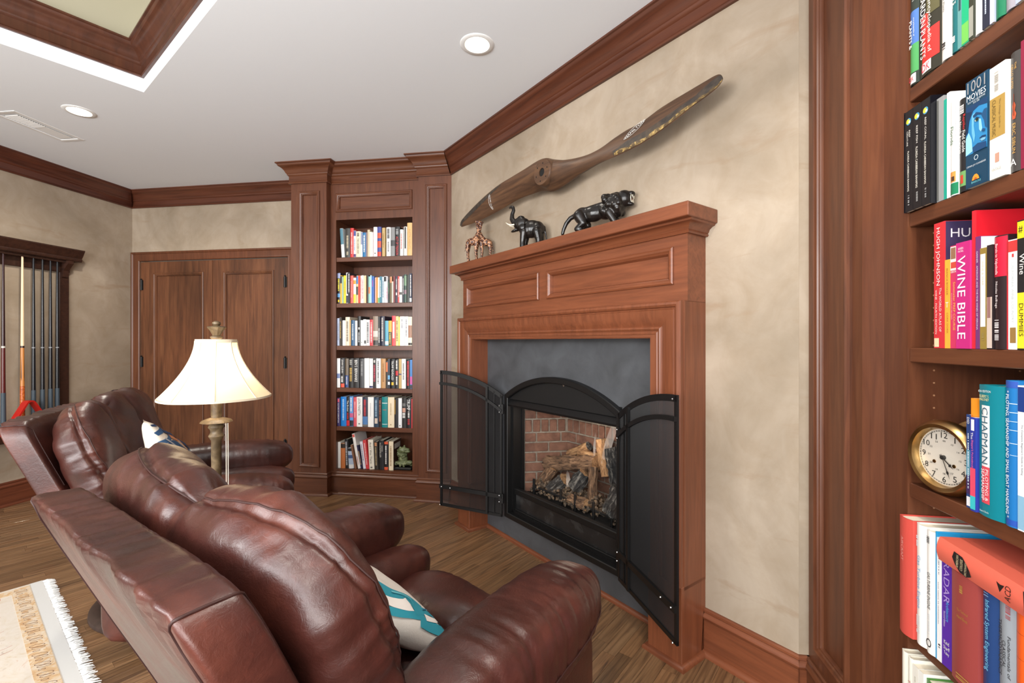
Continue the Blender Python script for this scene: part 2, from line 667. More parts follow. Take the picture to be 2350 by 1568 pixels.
# ceiling with the tray opening and two lamp holes
TC = Vector((-2.554, 2.321, 0))                 # far corner of the tray
tray = [TC, TC + ROT_R * 2.7, TC + ROT_R * 2.7 - ROT_F * 1.9, TC - ROT_F * 1.9]
CANS = [(-0.513, 2.198), (-3.172, 2.45)]
outer = [Vector((LEFT_X, -2.4, 0)), Vector((1.3, -2.4, 0)), Vector((1.3, 1.75, 0)), Vector((.75, 1.75, 0)), Vector((-1.0, 3.5, 0)), Vector((-1.0, BACK_Y, 0)), Vector((LEFT_X, BACK_Y, 0))]
loops = [outer, tray] + [[Vector((cx + .062 * math.cos(-a * PI / 12), cy + .062 * math.sin(-a * PI / 12), 0)) for a in range(24)] for cx, cy in CANS]
tri = geometry.tessellate_polygon(loops)
flat = [p for lp in loops for p in lp]
mb = MB()
mb.add([(p.x, p.y, HZ) for p in flat], [tuple(t) for t in tri])
for k in range(4):
    p, q = tray[k], tray[(k + 1) % 4]
    mb.add([(p.x, p.y, HZ), (q.x, q.y, HZ), (q.x, q.y, HZ + .23), (p.x, p.y, HZ + .23)], [(0, 1, 2, 3)])
struct('ceiling', mb, M_CEIL)
tin = [TC, TC + ROT_R * 2.7, TC + ROT_R * 2.7 - ROT_F * 1.9, TC - ROT_F * 1.9]
mb = MB()
for k in range(4):
    p, q = tin[k], tin[(k + 1) % 4]
    mb.add([(p.x, p.y, HZ + .23), (q.x, q.y, HZ + .23), (q.x, q.y, HZ + .62), (p.x, p.y, HZ + .62)], [(0, 1, 2, 3)])
mb.add([(p.x, p.y, HZ + .62) for p in tin], [(0, 1, 2, 3)])
struct('ceiling_tray', mb, M_TRAYWALL)
mb = MB()
mb.sweep([(p.x, p.y, HZ + .07 + .17) for p in tin], CROWN, (0, 0, 1), closed=True)
M_TRAYC = wood('tray_crown_wood', srgb(62, 34, 23), srgb(82, 46, 31), srgb(96, 56, 38), axis='z', mott=0.2, scale=.4)
struct('trim_1', mb, M_TRAYC, smooth=40)

DA = Vector((SUM - 3.47, 3.47, 0))              # where the corner bookcase meets the diagonal wall
DB = Vector((.743, 1.711, 0))                   # right end of the diagonal wall
mb = MB()
mb.sweep([(LEFT_X, -2.4, HZ), (LEFT_X, BACK_Y, HZ)], CROWN, (0, 0, 1), post=(0, BACK_Y, HZ))
struct('trim_2', mb, wood('crown_wood_left', srgb(58, 30, 22), srgb(86, 45, 32), srgb(100, 55, 38), axis='y', mott=.3), smooth=40)
mb = MB()
mb.sweep([(LEFT_X, BACK_Y, HZ), (-2.398, BACK_Y, HZ)], CROWN, (0, 0, 1), pre=(LEFT_X, 0, HZ))
struct('trim_3', mb, M_CROWN, smooth=40)
mb = MB()
mb.sweep([(DA.x, DA.y, HZ), (DB.x, DB.y, HZ)], CROWN, (0, 0, 1), pre=(-2, 3.47, HZ))
M_DIAG_I = M_DIAG.inverted()
mb.v = [tuple(M_DIAG_I @ Vector(p)) for p in mb.v]
o = struct('trim_4', mb, M_CROWN, smooth=40)
o.matrix_world = M_DIAG

mb = MB()
mb.sweep([(LEFT_X, -2.4, 0), (LEFT_X, BACK_Y, 0)], BASE, (0, 0, 1))
struct('baseboard_left', mb, wood('baseboard_wood_left', srgb(74, 38, 25), srgb(104, 55, 36), srgb(122, 68, 44), axis='y', mott=.3), smooth=30)
mb = MB()
mb.sweep([(.87, 0, 0), (1.216, 0, 0)], BASE, (0, 0, 1), post=(1.25, .034, 0))
mb.sweep([(-1.26, 0, 0), (-.875, 0, 0)], BASE, (0, 0, 1))
o = struct('baseboard_corner', mb, M_MAX, smooth=30)
o.matrix_world = M_DIAG
mb = MB()
mb.sweep([(DB.x, DB.y, 0), (.775, 1.711, 0)], BASE, (0, 0, 1), pre=(0, SUM, 0))
struct('baseboard_return', mb, M_MAX, smooth=30)

# floor strips: real boards, each an object; those far outside the view are left out
rnd = random.Random(11)
W = 0.0572
lims = [((1, 0), LEFT_X + .03, 1), ((0, -1), -(BACK_Y - .012), 1), ((-1, -1), -(SUM - .012), 1), ((-1, 0), -0.83, 1), ((0, 1), -0.2, 1)]


def arange_at(b):
    lo, hi = -9.0, 9.0
    for (nx, ny), d, _ in lims:
        den = nx * ROT_F.x + ny * ROT_F.y
        rhs = d - b * (nx * ROT_R.x + ny * ROT_R.y)
        if abs(den) < 1e-6:
            continue
        if den > 0:
            lo = max(lo, rhs / den)
        else:
            hi = min(hi, rhs / den)
    return lo, hi


def to_px(p):
    d = Vector(p) - Vector((0, 0, CAM_Z))
    th = math.radians(8.75)
    f = -math.sin(th) * d.x + math.cos(th) * d.y
    r = math.cos(th) * d.x + math.sin(th) * d.y
    return (1175 + 1044 * r / f, 784 - 1044 * d.z / f, f) if f > .1 else (None, None, f)


def board(a0l, a1l, a0r, a1r, name='plank'):
    """one strip in its own frame: x across, y along, with eased edges"""
    g, e = .0004, .0007
    mb_ = MB()
    x0, x1 = g, W - g
    y = min(a0l, a0r)
    v = []
    for (xx, zz) in ((x0, -.011), (x0, -e), (x0 + e, 0), (x1 - e, 0), (x1, -e), (x1, -.011)):
        t = xx / W
        v.append((xx, a0l + (a0r - a0l) * t - y + g, zz))
    for (xx, zz) in ((x0, -.011), (x0, -e), (x0 + e, 0), (x1 - e, 0), (x1, -e), (x1, -.011)):
        t = xx / W
        v.append((xx, a1l + (a1r - a1l) * t - y - g, zz))
    f = [(i, i + 1, i + 7, i + 6) for i in range(5)] + [(0, 1, 2, 3, 4, 5), (11, 10, 9, 8, 7, 6)]
    mb_.add(v, f)
    return mb_, y


cand = []
b = -6.2
while b < 3.2:
    lo1, hi1 = arange_at(b)
    lo2, hi2 = arange_at(b + W)
    lo, hi = min(lo1, lo2), max(hi1, hi2)
    a = lo - rnd.uniform(0, .9)
    while a < hi:
        L = rnd.choice((.5, .6, .7, .8, .9, 1.0, 1.1))
        a1 = a + L
        q = [max(a, lo1), min(a1, hi1), max(a, lo2), min(a1, hi2)]
        if q[1] - q[0] > .02 or q[3] - q[2] > .02:
            if q[1] < q[0]:
                q[1] = q[0] = max(min(a1, max(q[0], q[1])), a)
            if q[3] < q[2]:
                q[3] = q[2] = max(min(a1, max(q[2], q[3])), a)
            best, vis = 1e9, 0
            for t in (0.02, .5, .98):
                am = (q[0] + q[2]) / 2 * (1 - t) + (q[1] + q[3]) / 2 * t
                p = ROT_F * am + ROT_R * (b + W / 2)
                px, py, dp = to_px(p)
                if px is not None and -60 < px < 2410 and 784 < py < 1640:
                    best = min(best, dp)
                    if (px < 330 and py > 1090) or (690 < px < 1900 and 1120 < py and not (px < 1350 and py > 1310 + .3 * (px - 1050))):
                        vis += 1
            if best < 1e9:
                cand.append((0 if vis else 1, best, b, q, L if q == [a, a1, a, a1] else None))
        a = a1
    b += W
cand.sort(key=lambda c: (c[0], c[1]))
_pm = {}
rest = MB()
for i, (vis, dp, b, q, L) in enumerate(cand):
    if i < 285:
        if L and L in _pm:
            me, y = _pm[L], q[0]
        else:
            pb, y = board(q[0], q[1], q[2], q[3])
            me = pb.mesh('plank', M_OAK, fix=False)
            if L:
                _pm[L] = me
        o = link('plank', me, floor)
        o.location = ROT_F * y + ROT_R * b
        o.rotation_euler = (0, 0, RZ30)
    else:
        pb, y = board(q[0], q[1], q[2], q[3])
        rest.add(pb.v, pb.f, Matrix.Translation(Vector((b, y, 0))))
o = part('floor_strips', rest, M_OAK2, floor, fix=False)
o.rotation_euler = (0, 0, RZ30)
o['kind'] = 'stuff'

# double doors in the back wall
for n, (x0, x1, hinge_x) in enumerate(((-4.297, -3.502, -4.283), (-3.498, -2.703, -2.735)), 1):
    mb = MB()
    hx0, hx1 = (-4.15, -3.595) if n == 1 else (-3.384, -2.853)
    plate(mb, x0, x1, .012, 2.05, BACK_Y + .004, [(hx0, hx1, .235, 1.94)], .035)
    d = struct('door_%d' % n, mb, M_DOOR)
    recessed_panel(d, hx0, hx1, .235, 1.94, BACK_Y + .004, M_DOOR)
    for hz in (1.825, 1.07, .30):
        mb = MB()
        mb.tube([(hinge_x, BACK_Y - .004, hz - .05), (hinge_x, BACK_Y - .004, hz + .05)], .009, 10)
        mb.ball((hinge_x, BACK_Y - .004, hz + .056), .008, 8)
        mb.box(hinge_x - .016, hinge_x + .016, BACK_Y - .002, BACK_Y + .003, hz - .048, hz + .048)
        part('hinge', mb, M_BLACK, d, smooth=40)
CAS = [(0, 0), (0, .022), (.006, .026), (.016, .026), (.024, .018), (.07, .014), (.076, .016), (.082, .016), (.088, .010), (.088, 0)]
mb = MB()
mb.sweep([(-4.385, BACK_Y, 0), (-4.385, BACK_Y, 2.145), (-2.615, BACK_Y, 2.145), (-2.615, BACK_Y, 0)], CAS, (0, -1, 0))
struct('trim_5', mb, M_CHZ, smooth=35)


# ------------------------------------------------------------------ built-in bookcases
def bookcase(label, loc, rz, pl, car, pr, op, shelves, name='bookcase', rec=.065, ret_left=.4, top=2.285, case=.30, holes=False):
    t = thing(name, label, 'bookcase', loc, rz)
    for (x0, x1, a, b) in (pl, pr):
        mb = MB()
        plate(mb, x0, x1, 0.0, HZ - .002, 0, [(a, b, .23, 2.515)], .02)
        mb.box(x0, x1, .0201, rec + .04, 0, HZ - .002)
        p = part('pilaster', mb, M_CHZ, t)
        mb = MB()
        mb.box(a, b, .0125, .0195, .23, 2.515)
        part('panel', mb, M_CHZ, p)
        part('panel_moulding', mould(a, b, .23, 2.515, 0), M_CHZ, p, smooth=35)
    x0, x1 = car
    mb = MB()
    a, b = op
    plate(mb, x0, x1, 0, HZ - .002, rec, [(a, b, .206, top), (a, b, 2.348, 2.505)], .02, sides=False)
    ff = part('face_frame', mb, M_CHZ, t)
    mb = MB()
    mb.box(a, b, rec + .0125, rec + .0195, 2.348, 2.505)
    part('frieze_panel', mb, M_CHX, ff)
    part('panel_moulding', mould(a, b, 2.348, 2.505, rec), M_CHX, ff, smooth=35)
    y0, y1 = rec + .0201, rec + case
    for sx, (s0, s1) in enumerate(((a - .019, a), (b, b + .019))):
        mb = MB()
        mb.box(s0, s1, y0, y1, .15, top + .02)
        sp = part('side_panel', mb, M_CHZ, t)
        if holes and sx == 0:
            mb = MB()
            for yy in (y0 + .04, y1 - .05):
                zz = .30
                while zz < 2.2:
                    mb.tube([(s1, yy, zz), (s1 + .0006, yy, zz)], .0024, 8)
                    zz += .032
            hp = part('shelf_pin_holes', mb, plain((168, 122, 88), .6, name='raw_wood_hole'), sp)
            hp['kind'] = 'stuff'
    mb = MB()
    mb.box(a - .019, b + .019, y1, y1 + .008, .15, top + .02)
    part('back_panel', mb, M_CHZ, t)
    mb = MB()
    mb.box(a, b, y0, y1, top, top + .018)
    part('case_top', mb, M_CHX, t)
    mb = MB()
    mb.box(a, b, y0, y1, .19, .2055)
    part('case_deck', mb, M_CHX, t)
    for z in shelves:
        mb = MB()
        mb.cbox(a + .001, b - .001, rec + .004, y1 - .001, z - .0365, z, .002)
        part('shelf', mb, M_CHX, t)
    L = ret_left
    path = [(pl[0], L), (pl[0], 0), (pl[1], 0), (pl[1], rec), (pr[0], rec), (pr[0], 0), (pr[1], 0)]
    return t, path


bc1, path = bookcase('tall cherry corner bookcase with six book-filled shelves, left of the fireplace', (-2.398, 3.47, 0), 0,
                     (0, .318, .071, .259), (.318, 1.109), (1.109, 1.382, 1.169, 1.345), (.366, 1.034), (1.972, 1.589, 1.2346, .8836, .561))
mb = MB()
mb.sweep([(x, y, HZ) for x, y in path], CROWN, (0, 0, 1), post=(2.4 + .743, 1.711 - 3.47, HZ))
part('crown', mb, M_CHX, bc1, smooth=40)
mb = MB()
mb.sweep([(x, y, 0) for x, y in path], BASE, (0, 0, 1), post=(2.4 + .743, 1.711 - 3.47, 0))
part('base', mb, M_CHX, bc1, smooth=30)

bc2, path = bookcase('cherry bookcase cut off by the right edge of the photo', (.775, 1.711, 0), -PI / 2,
                     (0, .304, .045, .2435), (.304, 1.29), (1.29, 1.59, 1.33, 1.53), (.396, 1.22), (1.922, 1.6005, 1.2536, .907, .53),
                     rec=.055, ret_left=.03, holes=True)
mb = MB()
mb.sweep([(x, y, HZ) for x, y in path[1:]], CROWN, (0, 0, 1))
part('crown', mb, M_CHX, bc2, smooth=40)
mb = MB()
mb.sweep([(x, y, 0) for x, y in path[1:]], BASE, (0, 0, 1))
part('base', mb, M_CHX, bc2, smooth=30)

# ------------------------------------------------------------------ mantel and slate surround
mt = thing('fireplace_mantel', 'orange-brown cherry mantel with two frieze panels around the fireplace', 'mantel', MC, MRZ)
mb = MB()
plate(mb, -.87, .87, 1.428, 1.744, -.127, [(-.815, -.035, 1.50, 1.65), (.033, .81, 1.50, 1.65)], .02)
mb.box(-.87, .87, -.1069, 0, 1.428, 1.744)
fr = part('frieze', mb, M_MAX, mt)
for a, b in ((-.815, -.035), (.033, .81)):
    mb = MB()
    mb.box(a, b, -.1145, -.1075, 1.50, 1.65)
    part('panel', mb, M_MAX, fr)
    part('panel_moulding', mould(a, b, 1.50, 1.65, -.127, [(0, 0), (0, .010), (.006, .014), (.014, .013), (.02, .007), (.024, .005), (.028, -.003), (.031, -.012)]), M_MAX, fr, smooth=35)
mb = MB()
mb.cbox(-.927, .922, -.205, 0, 1.742, 1.797, .003)
part('mantel_shelf', mb, M_MAX, mt)
COVE = [(0, 1.695), (.010, 1.695), (.014, 1.701), (.010, 1.708), (.014, 1.711), (.018, 1.722), (.030, 1.732), (.040, 1.735), (.044, 1.742), (0, 1.742)]
mb = MB()
mb.sweep([(-.87, 0, 0), (-.87, -.127, 0), (.87, -.127, 0), (.87, 0, 0)], COVE, (0, 0, 1))
part('cove_moulding', mb, M_MAX, mt, smooth=35)
for x0, x1 in ((-.875, -.722), (.712, .87)):
    mb = MB()
    mb.box(x0, x1, -.150, 0, .30, 1.43)
    mb.cbox(x0, x1, -.166, 0, 0, .315, .002)
    lg = part('leg', mb, M_MAZ, mt)
    mb = MB()
    mb.sweep([(x0, 0, 0), (x0, -.166, 0), (x1, -.166, 0), (x1, 0, 0)], [(0, .02), (.010, .018), (.017, .010), (.018, 0)], (0, 0, 1))
    part('shoe_moulding', mb, M_MAX, lg, smooth=60)
mb = MB()
mb.box(-.722, .712, -.150, 0, 1.288, 1.43)
part('header', mb, M_MAX, mt)
CASING = [(0, 0), (0, .020), (.005, .026), (.014, .028), (.022, .024), (.026, .017), (.031, .016), (.034, .020), (.060, .016), (.085, .006), (.098, .000), (.102, .005),
          (.108, .007), (.114, .004), (.118, -.001), (.124, .003), (.130, .002), (.134, -.003), (.140, -.002), (.146, -.004), (.148, -.010), (.148, -.02)]
mb = MB()
mb.sweep([(-.872, -.150, .315), (-.872, -.150, 1.43), (.868, -.150, 1.43), (.868, -.150, .315)], CASING, (0, -1, 0))
part('casing', mb, M_MAZ, mt, smooth=25)
mb = MB()
plate(mb, -.722, .712, 0, 1.288, -.02, [(-.455, .455, .17, .955)], .02)
part('slate_surround', mb, M_SLATE, mt)
mb = MB()
mb.sweep([(-.722, -.02, 0), (.712, -.02, 0)], [(0, .02), (.010, .018), (.017, .010), (.018, 0)], (0, 0, 1))
part('shoe_moulding', mb, M_MAX, mt, smooth=60)

# ------------------------------------------------------------------ gas fireplace insert
fi = thing('fireplace_insert', 'black arched gas fireplace with its two mesh screen doors standing open', 'fireplace', MC, MRZ)
HW, ZB, ZS, ZA = .478, .150, .930, 1.070
RAD = (HW * HW + (ZA - ZS) ** 2) / (2 * (ZA - ZS))


def arch_z(x, drop=0.0):
    return ZA - RAD + math.sqrt((RAD - drop) ** 2 - x * x)


def arch_pts(x0, x1, n, y, drop=0.0):
    return [(x0 + (x1 - x0) * i / n, y, arch_z(x0 + (x1 - x0) * i / n, drop)) for i in range(n + 1)]


mb = MB()
RECT = [(0, 0), (0, .030), (.004, .034), (.030, .034), (.034, .030), (.034, 0)]
mb.sweep([(HW, -.02, ZB), (-HW, -.02, ZB)] + arch_pts(-HW, HW, 28, -.02), RECT, (0, -1, 0), closed=True)
part('arched_frame', mb, M_BLACK, fi, smooth=40)
mb = MB()
pts = arch_pts(-.455, .455, 24, -.030, .02)
mb.add([(x, y, .905) for x, y, z in pts] + pts, [(i, i + 1, 26 + i, 25 + i) for i in range(24)])
mb.add([(x, y + .004, .905) for x, y, z in pts] + [(x, y + .004, z) for x, y, z in pts], [(i, i + 1, 26 + i, 25 + i) for i in range(24)])
va = part('valance_panel', mb, M_BLACKM, fi)
mb = MB()
mb.tube([(0.06, -.031, 1.03), (0.06, -.037, 1.03)], .007, 10)
part('screw', mb, M_CHROME, va)
mb = MB()
mb.add([(-.445, -.022, .905), (.445, -.022, .905), (.445, -.05, .872), (-.445, -.05, .872), (.445, -.046, .860), (-.445, -.046, .860), (.445, .05, .868), (-.445, .05, .868), (.445, .05, .905), (-.445, .05, .905)],
       [(0, 1, 2, 3), (3, 2, 4, 5), (5, 4, 6, 7), (7, 6, 8, 9), (9, 8, 1, 0), (0, 3, 5, 7, 9), (1, 8, 6, 4, 2)])
part('hood', mb, M_BLACK, fi, smooth=30)
mb = MB()
mb.box(-.446, -.424, -.02, .055, .17, .90)
mb.box(.424, .446, -.02, .055, .17, .90)
mb.box(-.446, .446, -.02, .055, .155, .20)
part('side_jamb', mb, M_BLACK, fi)
mb = MB()
mb.cbox(-.44, .44, -.012, .02, .300, .336, .004)
mb.cbox(-.44, -.425, -.010, .02, .20, .300, .002)
mb.cbox(.425, .44, -.010, .02, .20, .300, .002)
mb.cbox(-.44, .44, -.010, .02, .192, .206, .002)
lp = part('lower_grille_frame', mb, M_BLACK, fi)
mb = MB()
mb.box(-.425, .425, .002, .006, .206, .300)
part('lower_panel', mb, mottled('dusty_black_glass', srgb(22, 22, 23), srgb(34, 34, 35), srgb(62, 62, 62), 9.0, .22, .0), lp)
mb = MB()
mb.sweep([(.424, .055, .300), (-.424, .055, .300), (-.424, .055, .868), (.424, .055, .868)], [(0, -.006), (0, .012), (.010, .012), (.010, -.006)], (0, -1, 0), closed=True)
part('glass_frame', mb, M_BLACK, fi)
gl = NT('fireplace_glass')
tr = gl.n('ShaderNodeBsdfTransparent')
gs = gl.n('ShaderNodeBsdfGlossy', Roughness=0.02)
mx = gl.n('ShaderNodeMixShader', Fac=0.045)
gl.l(tr.outputs[0], mx.inputs[1])
gl.l(gs.outputs[0], mx.inputs[2])
gl.l(mx.outputs[0], gl.out.inputs[0])
mb = MB()
mb.box(-.415, .415, .056, .060, .309, .860)
part('glass_pane', mb, gl.m, fi)
# firebox: mortar walls with individual bricks
FB = [(-.424, .07), (-.288, .325), (.288, .325), (.424, .07)]
_bm = {}


def brick_mesh(w, h):
    k = (round(w, 3), round(h, 3))
    if k not in _bm:
        m_ = MB()
        m_.cbox(0, w, -.009, .004, 0, h, .003)
        _bm[k] = m_.mesh('brick', M_BRICK, fix=False)
    return _bm[k]


for (xa, ya), (xb, yb) in zip(FB[:-1], FB[1:]):
    L = math.hypot(xb - xa, yb - ya)
    an = math.atan2(yb - ya, xb - xa)
    base = Matrix.Translation((xa, ya, 0)) @ Matrix.Rotation(an, 4, 'Z')
    mb = MB()
    mb.box(0, L, 0, .015, .29, .90)
    part('mortar_wall', mb, M_MORTAR, fi, M=base)
    z, row = .302, 0
    while z < .86:
        soldier = abs(z - .6812) < .02
        h, w = (.076, .045) if soldier else (.0535, .152)
        x = 0 if soldier else (-.08 if row % 2 else 0)
        while x < L - .01:
            x0, x1 = max(x, .003), min(x + w, L - .003)
            if x1 - x0 > .012:
                o = link('brick', brick_mesh(x1 - x0, h), fi, M=base @ Matrix.Translation((x0, rnd.uniform(-.0015, .0015), z)))
            x += w + .0105
        z += h + .0105
        row += 1
mb = MB()
mb.box(-.43, .43, .07, .34, .27, .30)
mb.box(-.43, .43, .065, .34, .90, .92)
part('firebox_floor', mb, plain((30, 28, 27), .9, name='firebox_steel'), fi)

# mesh screen doors, hinged at the frame's sides
M_WIRE = plain((24, 23, 24), .5, name='steel_wire')


def screen_door(side, ang):
    """side -1 left, +1 right; local x from hinge (0) to free edge (.478)"""
    w, b = .474, .012
    zt = lambda x, d=0.0: arch_z(HW - x, d)
    e = thing('screen_door', '', '')
    del e['label'], e['category']
    e.parent = fi
    e.location = (side * HW, -.070, 0)
    e.rotation_euler = (0, 0, ang)
    sx = -side                                   # closed door runs towards the middle
    X = lambda x: sx * x
    mb_ = MB()

    def bar(p, q, wd, th=.010, yo=0.0):
        (x0, z0), (x1, z1) = p, q
        d = Vector((x1 - x0, 0, z1 - z0)).normalized()
        nrm = Vector((-d.z, 0, d.x)) * wd / 2
        a, c = Vector((X(x0), yo, z0)), Vector((X(x1), yo, z1))
        nn = Vector((sx * nrm.x, 0, nrm.z))
        vs_ = [a - nn, c - nn, c + nn, a + nn]
        mb_.add([tuple(p_ + Vector((0, -th / 2, 0))) for p_ in vs_] + [tuple(p_ + Vector((0, th / 2, 0))) for p_ in vs_],
                [(0, 1, 2, 3), (7, 6, 5, 4), (0, 4, 5, 1), (1, 5, 6, 2), (2, 6, 7, 3), (3, 7, 4, 0)])
    bar((.006, ZB + .003), (.006, zt(.006)), .012)
    bar((.055, ZB + .01), (.055, zt(.055) - .01), .006)
    bar((w - .008, ZB + .003), (w - .008, zt(w - .008)), .016)
    bar((0, ZB + .010), (w, ZB + .010), .018)
    for dr, wd, yo in ((.010, .026, 0), (.085, .018, .010)):
        for i in range(14):
            xa_, xb_ = w * i / 14, w * (i + 1) / 14
            bar((xa_, zt(xa_, dr)), (xb_, zt(xb_, dr)), wd, yo=yo)
    bar((0, ZB + .135), (w, ZB + .135), .026, yo=.010)
    bar((.105, ZB + .01), (.105, zt(.105) - .01), .016, yo=.010)
    part('door_frame', mb_, M_BLACK, e)
    # woven screen: every wire is there, upright and level
    m_ = MB()
    rw, pitch = .00046, .0022

    def wire(p, q):
        p, q = Vector(p), Vector(q)
        d = (q - p).normalized()
        a = Vector((0, 1, 0))
        c = d.cross(a)
        vv = []
        for o_ in (p, q):
            vv += [o_ + a * rw, o_ + c * rw, o_ - a * rw, o_ - c * rw]
        m_.add(vv, [(k, (k + 1) % 4, 4 + (k + 1) % 4, 4 + k) for k in range(4)])
    for i in range(1, int(w / pitch)):
        wire((X(i * pitch), 0, ZB + .004), (X(i * pitch), 0, zt(i * pitch) - .004))
    for i in range(1, int((ZA - ZB) / pitch)):
        z = ZB + i * pitch
        xs_ = 0 if z <= ZS else HW - math.sqrt(max(0, RAD ** 2 - (z - ZA + RAD) ** 2))
        if xs_ < w - .01:
            wire((X(xs_), 0, z), (X(w - .002), 0, z))
    part('wire_mesh', m_, M_WIRE, e, fix=False)['kind'] = 'stuff'
    for hz in (ZB + .12, ZS - .09):
        m_ = MB()
        m_.tube([(X(-.006), 0, hz - .03), (X(-.006), 0, hz + .03)], .007, 10)
        m_.box(min(X(-.012), X(.02)), max(X(-.012), X(.02)), .004, .010, hz - .03, hz + .03)
        part('hinge', m_, M_BLACK, e)
    m_ = MB()
    for (x_, z_) in ((.012, ZB + .10), (.012, ZB + .14), (.012, ZS - .11), (.012, ZS - .07), (w - .02, ZB + .135), (w - .09, ZB + .135), (w - .008, ZB + .012), (w - .008, zt(w) - .012)):
        for yy in (-.007, .017):
            m_.ball((X(x_), yy, z_), .0042, 8)
    part('screws', m_, M_CHROME, e)['kind'] = 'stuff'
    return e


def door_angle(side, fx, fy):
    hx, hy = side * HW, -.070
    a = math.atan2(fy - hy, fx - hx)
    return a - (0 if side < 0 else PI)


screen_door(-1, door_angle(-1, 1.9 - 2.797, 1.445 - 1.735))
screen_door(1, door_angle(1, 1.9 - 1.008, 1.487 - 1.735))


# gas logs (local mantel frame)
def log(label, p0, p1, r, mat, seed, cut=(1, 1), taper=1.0, bend=.0, name='log'):
    p0, p1 = Vector(p0), Vector(p1)
    L = (p1 - p0).length
    t = thing(name, label, 'log', MC, MRZ)
    q = (p1 - p0).to_track_quat('Z', 'Y').to_matrix().to_4x4()
    M = Matrix.Translation(p0) @ q
    mb_ = MB()
    seg, n = 30, 30
    v = []
    for i in range(n + 1):
        u = i / n
        for s in range(seg):
            a = 2 * PI * s / seg
            d = noise.noise(Vector((math.cos(a) * 2.2 + seed, math.sin(a) * 2.2, u * L * 14))) * .25 + (.5 - abs(noise.noise(Vector((math.cos(a) * 5, math.sin(a) * 5 + seed, u * L * 20))))) * .30 + noise.noise(Vector((math.cos(a) * 11, math.sin(a) * 11 + seed, u * L * 45))) * .12 - .1
            rr = r * (1 + (taper - 1) * u) * (1 + d)
            v.append((rr * math.cos(a) + bend * math.sin(u * PI), rr * math.sin(a), u * L))
    f = [(i * seg + s, i * seg + (s + 1) % seg, (i + 1) * seg + (s + 1) % seg, (i + 1) * seg + s) for i in range(n) for s in range(seg)]
    mb_.add(v, f)
    part('bark', mb_, mat, t, smooth=70, M=M)
    mb_ = MB()
    for k, (z, i) in enumerate(((0, 0), (L, n))):
        ring = v[i * seg:(i + 1) * seg]
        mb_.add([(0, 0, z + (.004 if k else -.004))] + ring, [(0, 1 + s, 1 + (s + 1) % seg) for s in range(seg)])
    part('cut_end', mb_, M_CUT if cut[0] else M_CHAR, t, M=M)
    return t


def fl(s, d, z):
    return (1.9 - s, d - 1.735, z)


log('large brown split log lying across the front of the fire', fl(2.235, 1.92, .485), fl(1.83, 1.95, .565), .044, M_BARK, 1.0, bend=.01)
log('short brown log branching down at the left of the large front log', fl(2.262, 1.885, .345), fl(2.17, 1.92, .475), .036, M_BARK, 2.3)
log('small tan log with a charred tip propped up at the back', fl(2.115, 2.0, .555), fl(1.95, 2.01, .635), .027, M_CUT, 3.1, cut=(0, 0))
log('thin tan log lying behind the large front log', fl(2.02, 2.0, .585), fl(1.80, 2.0, .575), .028, M_CUT, 3.9)
log('blocky tan log standing upright beside the flame', fl(1.77, 1.98, .50), fl(1.825, 2.0, .70), .044, M_CUT, 5.2)
log('thick charred black log leaning at the right of the fire', fl(1.60, 1.93, .42), fl(1.71, 1.98, .67), .066, M_CHAR, 6.0, cut=(0, 0))
log('slim upright brown log in front of the charred logs', fl(1.80, 1.88, .36), fl(1.83, 1.92, .55), .026, M_BARK, 7.7)
log('charred black chunk low at the right of the ember bed', fl(1.62, 1.84, .36), fl(1.58, 1.88, .49), .056, M_CHAR, 8.1, cut=(0, 0))
log('short chunk with pale cut face resting low among the embers', fl(1.94, 1.85, .345), fl(1.80, 1.84, .355), .034, M_BARK, 9.4)
log('charred brown stub under the left end of the large log', fl(2.14, 1.87, .345), fl(2.04, 1.90, .43), .042, M_CHAR, 10.2)
log('ash grey stub in the middle of the ember bed', fl(1.96, 1.90, .40), fl(1.90, 1.93, .50), .045, M_CHAR, 11.9)
mb = MB()
er = random.Random(5)
for i in range(700):
    x, y = er.uniform(-.39, .40), er.uniform(.075, .27)
    if abs(x) > .424 - (y - .07) * .53 - .02:
        continue
    r = er.uniform(.007, .019)
    z = .312 + max(0, .06 - abs(y - .15) * .4) * er.random() + (.035 * er.random() if y > .11 else 0)
    M = Matrix.Translation((x, y, z + r * .4)) @ Matrix.Rotation(er.uniform(0, 6), 4, Vector((er.random(), er.random(), er.random() + .1)).normalized())
    mb.add([(r, 0, 0), (-r, 0, 0), (0, r * .8, 0), (0, -r * .8, 0), (0, 0, r * .7), (0, 0, -r * .7)], [(0, 2, 4), (2, 1, 4), (1, 3, 4), (3, 0, 4), (2, 0, 5), (1, 2, 5), (3, 1, 5), (0, 3, 5)], M)
o = link('ember_gravel', mb.mesh('ember_gravel', M_EMBER, fix=False))
o.matrix_world = M_DIAG
o['kind'] = 'stuff'
tag(o, 'grey and tan ember gravel spread under the gas logs', 'embers')
gr = thing('log_grate', 'dark iron log grate with upright prongs in the ember bed', 'grate', MC, MRZ)
mb = MB()
mb.cbox(-.36, .34, .082, .094, .345, .357, .002)
part('crossbar', mb, M_BLACKM, gr)
for x in (-.34, -.09, .03, .17, .30):
    mb = MB()
    mb.cbox(x - .007, x + .007, .074, .088, .302, .40, .002)
    part('prong', mb, M_BLACKM, gr)

